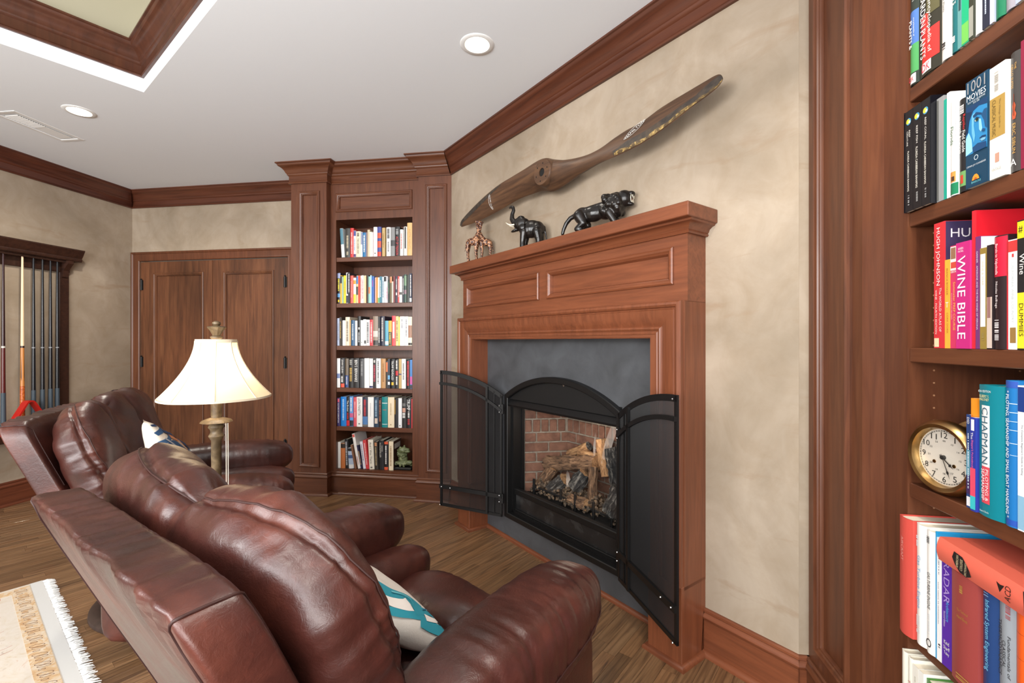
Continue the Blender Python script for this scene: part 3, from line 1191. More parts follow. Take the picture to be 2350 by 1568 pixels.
fm = NT('gas_flame')
em = fm.n('ShaderNodeEmission', Color=(1.0, .86, .74, 1), Strength=1.5)
fg = bpy.data.lights.new('fire_glow', 'POINT')
fg.energy, fg.color, fg.shadow_soft_size = 1.5, (1, .84, .68), .06
fgo = bpy.data.objects.new('fire_glow', fg)
fgo.location = M_DIAG @ Vector((.05, .13, .74))
COL.objects.link(fgo)
tr = fm.n('ShaderNodeBsdfTransparent')
mx = fm.n('ShaderNodeMixShader')
tc = fm.n('ShaderNodeTexCoord')
sp = fm.n('ShaderNodeSeparateXYZ')
fm.l(tc.outputs['Generated'], sp.inputs[0])
fz = fm.ramp(sp.outputs[2], [(0.0, (.05,) * 3), (.25, (.17,) * 3), (.6, (.10,) * 3), (1.0, (.0,) * 3)])
fm.l(fz, mx.inputs[0])
fm.l(tr.outputs[0], mx.inputs[1])
fm.l(em.outputs[0], mx.inputs[2])
fm.l(mx.outputs[0], fm.out.inputs[0])
for lab, pts, r in (('tall pale flame rising past the back bricks', [(1.775, 1.97, .50), (1.79, 1.97, .58), (1.755, 1.97, .70), (1.72, 1.98, .80), (1.735, 1.98, .88), (1.72, 1.98, .93)], [.012, .026, .030, .027, .022, .004]),
                    ('short pale flame standing left of the tall flame', [(1.85, 1.95, .60), (1.85, 1.95, .66), (1.842, 1.95, .72), (1.84, 1.95, .75)], [.006, .009, .007, .001]),
                    ('low bluish flame flickering under the front log', [(2.0, 1.88, .40), (1.995, 1.88, .44), (2.0, 1.88, .48), (2.005, 1.88, .50)], [.010, .016, .010, .002])):
    mb = MB()
    mb.tube([fl(*p) for p in pts], r, 12, flat=.5)
    o = link('flame', mb.mesh('flame', fm.m, 60))
    o.matrix_world = M_DIAG
    tag(o, lab, 'flame')
# ------------------------------------------------------------------ recliners (local frame: x to the sitter's right, y forward)
def nz(x, y, z):
    return noise.noise(Vector((x, y, z)))


def gather(q, across, phase, amp, f=34.0):
    """stretch folds running across a seam"""
    w = nz(phase * f, across * 5.0, 3.7) + .6 * nz(phase * f * 2.1, across * 8.0, 9.1)
    return amp * (1 - abs(w)) * 1.0 - amp * .6


LEAN = math.radians(17)
M_SHELL = Matrix(((1, 0, 0, 0), (0, 1, -.43, -.505), (0, 0, 1, .948), (0, 0, 0, 1)))    # raked, level top edge; origin at the shell's rear top edge
M_BACK = Matrix.Translation((0, -.17, .45)) @ Matrix.Rotation(LEAN, 4, 'X')     # local: x, -w (y), v (z)


def recliner(label, loc, rz):
    t = thing('recliner', label, 'recliner', loc, rz, )
    # swivel base
    mb = MB()
    mb.lathe([(.25, .012), (.255, .0), (.325, .0), (.335, .012), (.333, .028), (.318, .040), (.285, .042), (.26, .03), (.25, .012)], 48, caps=False)
    part('base_ring', mb, wood('recliner_base', srgb(38, 28, 24), srgb(56, 42, 37), srgb(66, 50, 44), rough=.45), t, smooth=40)
    mb = MB()
    mb.tube([(0, 0, .03), (0, 0, .20)], .05, 16)
    mb.cbox(-.30, .30, -.025, .025, .028, .05, .004)
    mb.cbox(-.025, .025, -.30, .30, .028, .05, .004)
    mb.cbox(-.17, .17, -.17, .17, .19, .23, .006)
    part('swivel_column', mb, M_BLACKM, t, smooth=40)
    # seat
    mb = MB()
    mb.superq((0, .16, .26), (.29, .33, .115), 6, 14)
    part('seat_box', mb, M_LEATHER, t, smooth=80)
    rows = [(-.10, .130, .452), (.135, .112, .462), (.365, .122, .456)]
    for k, (yc, hy, zc) in enumerate(rows):
        def d(p, g, yc=yc, hy=hy):
            e = min(1, abs(p.y) / hy)
            return gather(p, p.y, p.x + yc, .0045 * e * (1 if g.z > 0 else 0), 30) + .012 * nz(p.x * 6, p.y * 6 + yc * 9, 1.0)
        mb = MB()
        hz = .085 if k < 2 else .12
        mb.superq((0, yc, zc - hz + .04), (.225, hy, hz), 2.7, 34, disp=d)
        part('seat_cushion', mb, M_LEATHER, t, smooth=80)
    for sx in (-1, 1):
        # inner bolster beside the seat
        def d(p, g):
            return gather(p, p.x, p.y, .004, 22) * (1 if g.z > -.2 else 0) + .010 * nz(p.x * 7, p.y * 5, p.z * 7 + sx)
        mb = MB()
        mb.superq((sx * .262, .19, .435), (.085, .34, .105), 2.8, 30, disp=d)
        part('seat_bolster', mb, M_LEATHER, t, smooth=80)
        # arm: rolled pad over a flat side panel
        ac, ah, an = (sx * .402, .150, .562), (.110, .372, .108), 2.9

        def da(p, g, sx=sx):
            side = abs(p.x * sx - .085)
            k = math.exp(-(side / .07) ** 2)
            return gather(p, p.x, p.y, .0090 * (.3 + .7 * k) * (1 if g.z > -.3 else .2), 26) + .006 * nz(p.x * 5, p.y * 4 + sx * 3, p.z * 5)
        mb = MB()
        mb.superq(ac, ah, an, 64, disp=da)
        arm = part('arm', mb, M_LEATHER, t, smooth=80)
        mb = MB()
        mb.superq((sx * .400, .150, .285), (.074, .325, .235), 7, 14)
        part('arm_panel', mb, M_LEATHER, arm, smooth=80)
        mb = MB()
        pts = []
        for i in range(49):
            a = -.12 + (PI - .1) * i / 48
            pp = sq_point(ah, an, (sx * math.sin(a) * .95, math.cos(a) * -1.0, -.22 * math.sin(a) - .05))
            g = sq_normal(ah, an, pp)
            pts.append(Vector(ac) + pp + g * (da(pp, g) + .0008))
        mb.tube(pts, .0022, 6)
        part('seam', mb, M_SEAM, arm, smooth=60)
    # outer back shell: box with softly rounded edges, gathered over the top edge
    def ds(p, g):
        top = max(0, g.z)
        edge = max(0, -g.y) * math.exp(-((p.z - .40) / .12) ** 2)
        v = gather(p, p.y, p.x, .0105 * (top + .8 * edge), 21)
        if abs(p.x) < .33 and edge > .1:
            v += .010 * edge * nz(p.x * 9, p.z * 1.5, 4.0)
        return v + .004 * nz(p.x * 4, p.y * 4, p.z * 4)
    mb = MB()
    sc_, sh_, sn_ = (0, .046, -.415), (.40, .046, .425), 12
    mb.superq(sc_, sh_, sn_, 64, M=M_SHELL, disp=ds)
    shell = part('back_shell', mb, M_LEATHER, t, smooth=80)
    for sx in (-1, 1):
        pts = []
        for (a, b_) in [(-1, -.9 + .1 * i) for i in range(19)] + [(-1 + .1 * i, 1) for i in range(21)] + [(1, .9 - .1 * i) for i in range(6)]:
            pp = sq_point(sh_, sn_, (sx * .955, a, b_))
            g = sq_normal(sh_, sn_, pp)
            pts.append(M_SHELL @ (Vector(sc_) + pp + g * (ds(pp, g) + .0006)))
        mb = MB()
        mb.tube(pts, .002, 6)
        part('seam', mb, M_SEAM, shell, smooth=60)
    # back cushion with two side lobes, pinched top centre and a gusset seam
    ch, cn = (.462, .122, .335), (5.0, 2.8)

    def seam_w(x, z):
        return -.040 + .075 * (x / .4) ** 2 + .20 * max(0, .12 - z)

    def dc(p, g):
        x, y, z = p.x - .054, p.y, p.z
        ax = abs(x)
        front = max(0, g.y)
        v = 0.0
        # hollow middle panel on the sitting side
        v -= .055 * front * math.exp(-(ax / .17) ** 4) * (1 - .6 * math.exp(-((z - .30) / .10) ** 2))
        # grooves between lobes and middle panel
        v -= .020 * front * math.exp(-((ax - .19) / .02) ** 2)
        # pinched top centre
        pin = math.exp(-(x / .05) ** 2) * max(0, min(1, (z - .18) / .14))
        v -= .046 * pin * (1 - .8 * max(0, -g.y))
        v -= .045 * max(0, g.z) * (x + .12)
        v -= .010 * math.exp(-(x / .010) ** 2) * max(0, g.z)
        # gusset seam groove and its radiating folds
        s = y - seam_w(x, z)
        v -= .010 * math.exp(-(s / .010) ** 2)
        ang = math.atan2(z, x)
        arc = ang * .36
        k = math.exp(-abs(s) / .07)
        outside = 1 - max(0, abs(g.y) - .75) * 4 * .8
        v += gather(p, s, arc, .017 * k * max(.15, outside), 12) + gather(p, s, arc + 3, .006 * k * max(.1, outside), 34)
        v += .016 * nz(x * 5, y * 5, z * 5) + .006 * nz(x * 13, y * 13, z * 13)
        return v
    mb = MB()
    MC_ = M_BACK @ Matrix.Translation((-.054, .018, .245))
    mb.superq((0, 0, 0), ch, cn, 84, M=MC_, disp=dc)
    cu = part('back_cushion', mb, M_LEATHER, t, smooth=80)
    mb = MB()
    pts = []
    for i in range(90):
        a = -.35 + (PI + .7) * i / 89
        lo_, hi_ = -2.5, 2.5
        for _ in range(24):
            k = (lo_ + hi_) / 2
            p = sq_point(ch, cn, (math.cos(a), k, math.sin(a)))
            if p.y < min(.10, seam_w(p.x, p.z)):
                lo_ = k
            else:
                hi_ = k
        g = sq_normal(ch, cn, p)
        p = p + g * (dc(p, g) + .0015)
        pts.append(MC_ @ p)
    mb.tube(pts, .0018, 6)
    part('seam', mb, M_SEAM, cu, smooth=60)
    return t


def copy_tree(o, parent=None):
    c = o.copy()
    COL.objects.link(c)
    if parent:
        c.parent = parent
    for ch in o.children:
        copy_tree(ch, c)
    return c


NEAR_A, FAR_A = 26, 55
rec1 = recliner('burgundy leather recliner in the foreground, seen from behind', (-.587, 1.07, 0), math.radians(-NEAR_A))
rec2 = copy_tree(rec1)
rec2.location = (-2.0, 2.0, 0)
rec2.rotation_euler = (0, 0, math.radians(-FAR_A))
rec2['label'] = 'dark leather recliner farther back, between the cue rack and the lamp'
rec1['group'] = rec2['group'] = 'pair of leather recliners'


# ------------------------------------------------------------------ throw pillows with stitched patterns
def pillow(label, chair, loc, rot, half, base_rgb, strokes):
    t = thing('throw_pillow', label, 'pillow')
    t.matrix_world = Matrix.Translation(chair.location) @ chair.rotation_euler.to_matrix().to_4x4() @ Matrix.Translation(loc) @ rot
    n_ = NT('linen_cloth')
    v = n_.coords((1, 1, 1))
    w = n_.noise(v, 160, 3, .5)
    n_.set(Base_Color=srgb(*base_rgb), Roughness=.85)
    n_.l(n_.bump(w, .25, .002), n_.b.inputs['Normal'])

    def surf(u, w_, side=1, off=0.0):
        e = (1 - abs(u) ** 2.6) * (1 - abs(w_) ** 2.6)
        th = .056 * max(0, e) ** .42
        k = 1 - .06 * (1 - max(abs(u), abs(w_)) ** 2) * 0 - .05 * (1 - abs(w_) ** 2) * abs(u) ** 3
        k2 = 1 - .05 * (1 - abs(u) ** 2) * abs(w_) ** 3
        return Vector((u * half * k, -side * (th + off) + .005 * nz(u * 3, w_ * 3, 1), w_ * half * k2))
    mb = MB()
    for s in (1, -1):
        mb.grid(lambda u, w_: surf(2 * u - 1, 2 * w_ - 1, s), 28, 28)
    part('cover', mb, n_.m, t, smooth=80, weld=True)
    for k_, (pts, wd, rgb, scal) in enumerate(strokes):
        mb = MB()
        # smooth the stroke and lay it on the cushion as a raised stitched band
        P = [Vector((a, b, 0)) for a, b in pts]
        C_ = []
        for i in range(len(P) - 1):
            p0, p1, p2, p3 = P[max(0, i - 1)], P[i], P[i + 1], P[min(len(P) - 1, i + 2)]
            for k in range(8):
                x = k / 8
                C_.append(.5 * ((2 * p1) + (-p0 + p2) * x + (2 * p0 - 5 * p1 + 4 * p2 - p3) * x * x + (-p0 + 3 * p1 - 3 * p2 + p3) * x ** 3))
        C_.append(P[-1])
        v_, f_ = [], []
        for i, c in enumerate(C_):
            d = (C_[min(i + 1, len(C_) - 1)] - C_[max(0, i - 1)]).normalized()
            nn = Vector((-d.y, d.x, 0))
            ww = (wd[0] + (wd[1] - wd[0]) * i / (len(C_) - 1)) / 2
            w2 = ww * (1 + (.45 * (i % 3 == 0)) if scal else 1)
            for q in (c + nn * ww, c, c - nn * w2):
                v_.append(surf(max(-.97, min(.97, q.x)), max(-.97, min(.97, q.y)), 1, .0018 + .0004 * k_))
        for i in range(len(C_) - 1):
            f_ += [(3 * i, 3 * i + 1, 3 * i + 4, 3 * i + 3), (3 * i + 1, 3 * i + 2, 3 * i + 5, 3 * i + 4)]
        mb.add(v_, f_)
        part('embroidery', mb, plain(rgb, .8, name='thread'), t, smooth=80)
    return t


TEAL, NAVY = (44, 148, 168), (30, 52, 92)


def flip(st):
    return st


pillow('white cushion with teal embroidered swirls on the near recliner seat', rec1, (.005, .040, .618),
       Matrix.Rotation(math.radians(-14), 4, 'Z') @ Matrix.Rotation(PI, 4, 'Z') @ Matrix.Rotation(math.radians(-52), 4, 'X'), .20, (226, 220, 212),
       [([(.5, .95), (.1, .9), (-.2, .8), (-.44, .56), (-.58, .25), (-.64, -.05), (-.62, -.30), (-.70, -.42)], (.05, .44), TEAL, True),
        ([(-.50, .95), (-.76, .7), (-.90, .35), (-.92, 0), (-.86, -.3), (-.76, -.42)], (.05, .12), TEAL, False),
        ([(-.80, -.25), (-.66, -.55), (-.68, -.82), (-.82, -.86), (-.90, -.70), (-.9, -.35)], (.16, .16), TEAL, False),
        ([(-.70, .52), (-.80, .2), (-.80, -.08), (-.75, -.2)], (.10, .20), (238, 232, 226), False),
        ([(-.58, .62), (-.50, .5), (-.46, .35)], (.05, .03), (238, 232, 226), False),
        ([(-.82, -.46), (-.80, -.62), (-.76, -.70)], (.10, .05), (238, 232, 226), False),
        ([(.6, .66), (.2, .60), (-.1, .55), (-.36, .58)], (.03, .045), NAVY, False),
        ([(-.60, .48), (-.74, .46), (-.90, .52)], (.04, .06), NAVY, False),
        ([(-.70, -.46), (-.60, -.62), (-.64, -.80)], (.02, .02), (30, 106, 138), False),
        ([(-.62, .05), (-.60, -.15), (-.62, -.28)], (.03, .03), (120, 196, 206), False)])
pillow('cream cushion with navy and orange brush pattern on the far recliner', rec2, (.165, .02, .665),
       Matrix.Rotation(PI, 4, 'Z') @ Matrix.Rotation(math.radians(-24), 4, 'X') @ Matrix.Rotation(math.radians(35), 4, 'Y'), .20, (232, 222, 208),
       [([(-.95, .55), (-.75, .7), (-.55, .95)], (.10, .14), (44, 82, 124), False), ([(-.95, .3), (-.6, .5), (-.3, .95)], (.10, .12), (60, 98, 140), False), ([(-.7, .92), (-.5, .72), (-.2, .6)], (.06, .10), (204, 132, 92), False), ([(-.95, .8), (-.8, .86)], (.05, .08), (34, 58, 96), False),
        ([(-.9, .1), (-.4, .45), (.1, .4), (.6, .6)], (.14, .2), (44, 82, 124), False), ([(-.7, .7), (-.2, .8), (.3, .75), (.8, .8)], (.1, .16), (30, 58, 100), False),
        ([(-.5, .6), (0, .62), (.4, .5)], (.06, .08), (206, 138, 96), False), ([(-.9, -.3), (-.2, 0), (.5, .1), (.9, 0)], (.2, .1), (70, 104, 140), False),
        ([(-.8, .45), (-.3, .25), (.2, .2)], (.05, .09), (170, 172, 178), False), ([(.5, .9), (.75, .5), (.85, .2)], (.09, .12), (52, 90, 132), False)])

# ------------------------------------------------------------------ floor lamp between the chairs
lamp = thing('floor_lamp', 'lit floor lamp with cream bell shade standing between the two recliners', 'lamp', (-1.334, 1.494, 0))
mb = MB()
mb.lathe([(0, 0), (.13, 0), (.135, .01), (.12, .022), (.085, .034), (.05, .05), (.03, .075), (.024, .10), (0, .10)], 32)
part('base', mb, M_LAMPW, lamp, smooth=50)
mb = MB()
mb.lathe([(.017, .09), (.024, .10), (.018, .12), (.0165, .5), (.0165, .905), (.022, .915), (.026, .922), (.022, .930), (.019, .935), (.020, .945), (.027, .955), (.024, .962),
          (.019, .968), (.0165, .985), (.018, 1.0), (.018, 1.09), (.010, 1.10), (.006, 1.27), (0, 1.27)], 24)
part('pole', mb, M_LAMPW, lamp, smooth=40)
mb = MB()
mb.lathe([(.018, .990), (.030, .986), (.046, .980), (.052, .973), (.046, .971), (.030, .974), (.018, .972)], 40, mod=lambda a, z: 1 + .03 * math.cos(a * 14), caps=False)
part('fluted_collar', mb, M_LAMPW, lamp, smooth=40)
mb = MB()
mb.lathe([(.004, 1.27), (.020, 1.283), (.020, 1.288), (.012, 1.292), (.014, 1.297), (.022, 1.312), (.030, 1.322), (.028, 1.325), (.014, 1.327), (.010, 1.330), (.014, 1.334), (.013, 1.341), (.006, 1.345), (0, 1.346)], 28,
         mod=lambda a, z: 1 + (.07 * math.cos(a * 9) if 1.295 < z < 1.324 else 0))
part('finial', mb, M_LAMPW, lamp, smooth=30)
sh = NT('cream_silk_shade')
df = sh.n('ShaderNodeBsdfDiffuse', Color=srgb(250, 240, 222))
tl = sh.n('ShaderNodeBsdfTranslucent', Color=srgb(255, 236, 200))
mx = sh.n('ShaderNodeMixShader', Fac=.55)
sh.l(df.outputs[0], mx.inputs[1])
sh.l(tl.outputs[0], mx.inputs[2])
sh.l(mx.outputs[0], sh.out.inputs[0])


def shade_r(u):
    return .064 + (.178 - .064) * (u ** 1.75)


def shade_pt(a, u):
    k = (a / (2 * PI) * 8 + .12) % 1.0
    poly = math.cos(PI / 8) / math.cos((k - .5) * PI / 4)
    w = .55 + .45 * (1 - u)
    r = shade_r(u) * ((1 - w) + w * (poly * .5 + .5))
    return Vector((r * math.cos(a), r * math.sin(a), 1.272 - .208 * u))


mb = MB()
NS = 96
v = [shade_pt(2 * PI * s / NS, u / 20) for u in range(21) for s in range(NS)]
mb.add(v, [(u * NS + s, u * NS + (s + 1) % NS, (u + 1) * NS + (s + 1) % NS, (u + 1) * NS + s) for u in range(20) for s in range(NS)])
sd = part('shade', mb, sh.m, lamp, smooth=60, fix=False)
M_TRIM = plain((214, 200, 176), .7, name='shade_cord_trim')
for k in range(8):
    a = (k - .12) * PI / 4
    mb = MB()
    mb.tube([shade_pt(a, u / 14) * 1.0 + Vector((math.cos(a), math.sin(a), 0)) * .001 for u in range(15)], .0028, 6)
    part('panel_cord', mb, M_TRIM, sd, smooth=60)
for u, r in ((0, .006), (1, .0035)):
    mb = MB()
    ring = [shade_pt(2 * PI * s / 48, u) for s in range(48)]
    mb.sweep(ring, [(-.002, -r), (.003, -r), (.003, r), (-.002, r), (-.002, -r)], (0, 0, 1), closed=True)
    part('edge_trim', mb, M_TRIM, sd, smooth=60)
mb = MB()
for i, dx in enumerate((0, .008)):
    mb.tube([(.05 + dx, -.012, .972), (.052 + dx, -.013, .85), (.053 + dx, -.013, .62 - .03 * i)], .0016, 6)
part('pull_cord', mb, plain((216, 206, 190), .8, name='cotton_cord'), lamp)
mb = MB()
mb.ball((0, 0, 1.20), (.028, .028, .036), 14)
bm_ = NT('lamp_bulb')
e_ = bm_.n('ShaderNodeEmission', Color=(1, .78, .48, 1), Strength=5)
bm_.l(e_.outputs[0], bm_.out.inputs[0])
part('bulb', mb, bm_.m, lamp, smooth=60)
pl_ = bpy.data.lights.new('lamp_light', 'POINT')
pl_.energy, pl_.color, pl_.shadow_soft_size = 3.6, (1, .84, .64), .05
pl_.energy = 4.2
po = bpy.data.objects.new('lamp_light', pl_)
po.location = (-1.334, 1.494, 1.155)
COL.objects.link(po)

# ------------------------------------------------------------------ cue rack, cues, ball triangle on the left wall
rk = thing('cue_rack', 'dark wooden wall rack holding a row of pool cues', 'rack', (LEFT_X, 2.6, 0), PI / 2)
# local frame: x along +y world, y out of the wall is -y -> rotate so local -y points into the room
rk.rotation_euler = (0, 0, PI / 2)                # local x -> +y world, local y -> -x world (into the wall)
mb = MB()
RACKC = [(0, 1.955), (.095, 1.955), (.103, 1.962), (.105, 1.975), (.100, 1.985), (.108, 1.995), (.118, 2.015), (.128, 2.038), (.133, 2.045), (.133, 2.055), (0, 2.055)]
mb.sweep([(-1.2, 0, 0), (.735, 0, 0)], RACKC, (0, 0, 1))
part('cornice', mb, M_DARKW, rk, smooth=30)
mb = MB()
mb.cbox(-1.2, .70, -.022, 0, 1.86, 1.955, .003)
mb.cbox(-1.2, .66, -.075, -.022, 1.935, 1.955, .003)
part('top_rail', mb, M_DARKW, rk)
mb = MB()
mb.cbox(.615, .69, -.03, 0, .55, 1.86, .004)
part('upright', mb, M_DARKW, rk)
mb = MB()
mb.add([(.63, -.03, 1.955), (.63, -.10, 1.955), (.63, -.098, 1.93), (.63, -.07, 1.90), (.63, -.05, 1.87), (.63, -.045, 1.82), (.63, -.03, 1.81)] +
       [(.672, -.03, 1.955), (.672, -.10, 1.955), (.672, -.098, 1.93), (.672, -.07, 1.90), (.672, -.05, 1.87), (.672, -.045, 1.82), (.672, -.03, 1.81)],
       [tuple(range(7)), tuple(range(13, 6, -1))] + [(i, (i + 1) % 7, 7 + (i + 1) % 7, 7 + i) for i in range(7)])
part('corbel', mb, M_DARKW, rk)
mb = MB()
mb.cbox(-1.2, .70, -.11, 0, .50, .56, .004)
mb.cbox(-1.2, .70, -.02, 0, .56, .62, .003)
part('cue_shelf', mb, M_DARKW, rk)

BLK, GRIP = (24, 26, 30), (58, 70, 80)
CUES = [
    (2.838, (46, 22, 24), (84, 30, 28), (58, 70, 80), 'maroon pool cue with silver joint and grey grip, leftmost in the rack', 'maroon'),
    (2.958, (232, 206, 168), (176, 92, 40), (190, 84, 30), 'pale maple pool cue with inlaid orange butt in the cue rack', 'maple'),
    (3.032, BLK, BLK, GRIP, 'black pool cue next to the pale maple cue', 'black'),
    (3.094, BLK, BLK, GRIP, 'black pool cue second to the right of the maple one', 'black'),
    (3.150, BLK, BLK, GRIP, 'black pool cue second from the rack upright', 'black'),
    (3.200, BLK, BLK, GRIP, 'black pool cue closest to the rack upright on the right', 'black'),
]
for (yy, shaft, fore, grip, lab, kind) in CUES:
    t = thing('pool_cue', lab, 'cue', (LEFT_X + .055, yy * .994, .5605), 0, 'pool cues in the wall rack')
    R_ = lambda z: .0155 - (.0155 - .0062) * (z / 1.40)
    segs = [('grip', 0, .32, grip, .55), ('butt', .32, .66, fore, .2), ('joint_ring', .66, .675, (190, 186, 178), .25), ('shaft', .675, 1.385, shaft, .22)]
    if kind == 'black':
        segs = [('grip', 0, .32, grip, .55), ('butt', .32, .655, fore, .2), ('joint_ring', .655, .665, (120, 122, 126), .25), ('shaft', .665, 1.385, shaft, .2)]
    if kind == 'maple':
        segs = [('grip', 0, .36, grip, .5), ('butt', .36, .66, (190, 122, 62), .25), ('joint_ring', .66, .675, (50, 30, 22), .25), ('shaft', .675, 1.385, shaft, .3)]
    for nm, a, b, rgb, ro in segs:
        mb = MB()
        ex = .0008 if nm in ('grip', 'joint_ring') else 0
        mb.lathe([(0, a), (R_(a) + ex, a), (R_(b) + ex, b), (0, b)], 14)
        mt_ = plain(rgb, ro, name='cue_finish')
        if kind == 'maple' and nm in ('grip', 'butt'):
            mt_ = wood('flamed_cue_wood', srgb(112, 44, 18), srgb(188, 88, 34), srgb(226, 150, 84), axis='x', rough=.2, mott=.2, scale=2.2) if nm == 'grip' else plain((196, 128, 66), .25, name='cue_finish')
        part(nm, mb, mt_, t, smooth=40)
    if kind == 'maple':
        mb = MB()
        for k in range(4):
            a = k * PI / 2 + .4
            mb.add([(.0128 * math.cos(a + d), .0128 * math.sin(a + d), z) for d, z in ((-.25, .40), (.25, .40), (.0, .60))], [(0, 1, 2)])
        part('inlay', mb, plain((40, 24, 16), .3, name='cue_inlay'), t)
t = thing('ball_triangle', 'red billiard ball triangle hanging beside the cues', 'rack', (LEFT_X + .13, 2.93, .55), PI / 2)
ang = []
side = .29
cpts = [(-side / 2, 0), (side / 2, 0), (0, side * .866)]
for (cx, cz), a0 in zip(cpts, (210, 330, 90)):
    gx, gz = 0, side * .2887
    px, pz = gx + (cx - gx) * .86, gz + (cz - gz) * .86
    for k in range(7):
        a = math.radians(a0 - 60 + 120 * k / 6)
        ang.append((px + .028 * math.cos(a), 0, pz + .028 * math.sin(a)))
mb = MB()
mb.sweep(ang, [(-.006, -.028), (.006, -.028), (.006, .028), (-.006, .028), (-.006, -.028)], (0, -1, 0), closed=True)
part('frame', mb, plain((176, 30, 22), .35, name='red_plastic'), t, smooth=30)

# ------------------------------------------------------------------ rug with fringe
rug = thing('area_rug', 'cream and gold patterned rug with white fringe at the lower left', 'rug', (-2.815, 2.0, 0), RZ30)
rg = NT('woven_rug')
v = rg.coords((1, 1, 1))
a = rg.noise(v, 9, 6, .65, 2.5)
b = rg.noise(v, 34, 5, .6, 1.5)
c = rg.ramp(a, [(0.30, srgb(196, 176, 150)), (.42, srgb(204, 194, 180)), (.62, srgb(208, 200, 190)), (.74, srgb(198, 170, 148))])
c2 = rg.ramp(b, [(.28, (.55, .45, .42)), (.36, (1, 1, 1))])
rg.l(rg.mix(.55, c, c2, 'MULTIPLY'), rg.b.inputs['Base Color'])
rg.set(Roughness=.95)
# local frame: x along the fringed end, -y along the rug's length
mb = MB()
mb.cbox(.0, 1.9, -1.6, -.046, 0.001, .009, .003)
part('field', mb, rg.m, rug)
bo = NT('rug_border')
v = bo.coords((1, 1, 1))
b = bo.noise(v, 26, 5, .6, 1.2)
bo.l(bo.ramp(b, [(.3, srgb(188, 148, 106)), (.46, srgb(202, 172, 134)), (.6, srgb(208, 194, 174)), (.75, srgb(198, 158, 114))]), bo.b.inputs['Base Color'])
bo.set(Roughness=.95)
mb = MB()
mb.box(.022, 1.88, -.118, -.052, .0088, .0098)
mb.box(.022, .085, -1.6, -.118, .0088, .0098)
part('border', mb, bo.m, rug)
M_DK = plain((96, 60, 46), .9, name='rug_outline')
mb = MB()
for i in range(22):
    x = .06 + i * .083
    for (dx, dy, rx, ry) in ((0, -.086, .011, .022), (.022, -.084, .008, .019), (.044, -.092, .005, .010)):
        ring = [(x + dx + rx * math.cos(k * PI / 6) + .4 * ry * math.sin(k * PI / 6), dy + ry * math.sin(k * PI / 6), .0100) for k in range(12)]
        mb.sweep(ring, [(-.0010, 0), (.0010, 0)], (0, 0, 1), closed=True)
part('border_motif', mb, M_DK, rug, fix=False)['kind'] = 'stuff'
mb = MB()
rr = random.Random(8)
for i in range(90):
    x, y = rr.uniform(.10, 1.8), rr.uniform(-1.0, -.14)
    pts = [(x + .03 * k * math.cos(1.1) + rr.uniform(-.012, .012), y - .02 * k + rr.uniform(-.02, .02), .0093) for k in range(5)]
    mb.sweep(pts, [(-.0009, 0), (.0009, 0)], (0, 0, 1))
part('field_motif', mb, plain((178, 104, 84), .9, name='rug_motif'), rug, fix=False)['kind'] = 'stuff'
mb = MB()
mb.box(0, 1.9, -.050, -.004, .0012, .0085)
part('end_band', mb, plain((204, 204, 202), .95, name='rug_band'), rug)
mb = MB()
for i in range(620):
    x = .003 + i * 1.895 / 620
    l = rr.uniform(.030, .048)
    dx = rr.uniform(-.010, .010)
    z = rr.uniform(.0035, .007)
    mb.tube([(x, -.005, z), (x + dx * .4, -.005 + l * .5, z + .002), (x + dx, -.005 + l, .003)], [.0022, .002, .0012], 4, caps=False)
f_ = part('fringe', mb, plain((226, 226, 224), .95, name='rug_fringe'), rug, fix=False)
f_['kind'] = 'stuff'

# ------------------------------------------------------------------ ceiling fittings
for i, (cx, cy) in enumerate(CANS):
    lab = ('round recessed ceiling light above the fireplace', 'recessed ceiling light glaring beside the air vent')[i]
    t = thing('recessed_light', lab, 'light', (cx, cy, HZ))
    mb = MB()
    mb.lathe([(.060, .0), (.062, -.004), (.080, -.004), (.084, -.001), (.084, .0)], 40, caps=False)
    part('trim_ring', mb, M_WHITE, t, smooth=40)
    mb = MB()
    mb.lathe([(.0615, .0), (.058, .03), (.050, .09), (.046, .10), (0, .10)], 32, caps=False)
    part('reflector_can', mb, plain((228, 226, 220), .3, name='can_reflector'), t, smooth=40)
    mb = MB()
    mb.lathe([(0, .012), (.020, .013), (.030, .020), (.032, .034), (.024, .07), (0, .075)], 24)
    en = NT('lit_bulb_face')
    e_ = en.n('ShaderNodeEmission', Color=(1, .86, .66, 1), Strength=(9, 40)[i])
    en.l(e_.outputs[0], en.out.inputs[0])
    part('bulb', mb, en.m, t, smooth=60, M=Matrix.Rotation(math.radians(18), 4, 'Y'))


def can_light(x, y, watts, aim, spread=118, soft=.045):
    d = bpy.data.lights.new('recessed_lamp', 'SPOT')
    d.energy, d.color, d.spot_size, d.spot_blend, d.shadow_soft_size = watts, (1, .93, .82), math.radians(spread), .7, soft
    o_ = bpy.data.objects.new('recessed_lamp', d)
    d.specular_factor = .3
    o_.location = (x, y, HZ - .02)
    o_.rotation_euler = (Vector(aim) - Vector((x, y, HZ))).to_track_quat('-Z', 'Y').to_euler()
    COL.objects.link(o_)


can_light(CANS[0][0], CANS[0][1], 9, (-.6, 2.1, .0), 150, .06)
can_light(CANS[1][0], CANS[1][1], 90, (-3.6, 2.9, 0), 140)
# the same row of lights continues outside the picture
can_light(.35, .9, 65, (.75, 1.0, .6))
can_light(-.2, -.6, 70, (-.1, .2, 0))
can_light(-3.3, .3, 60, (-3.0, .6, 0))

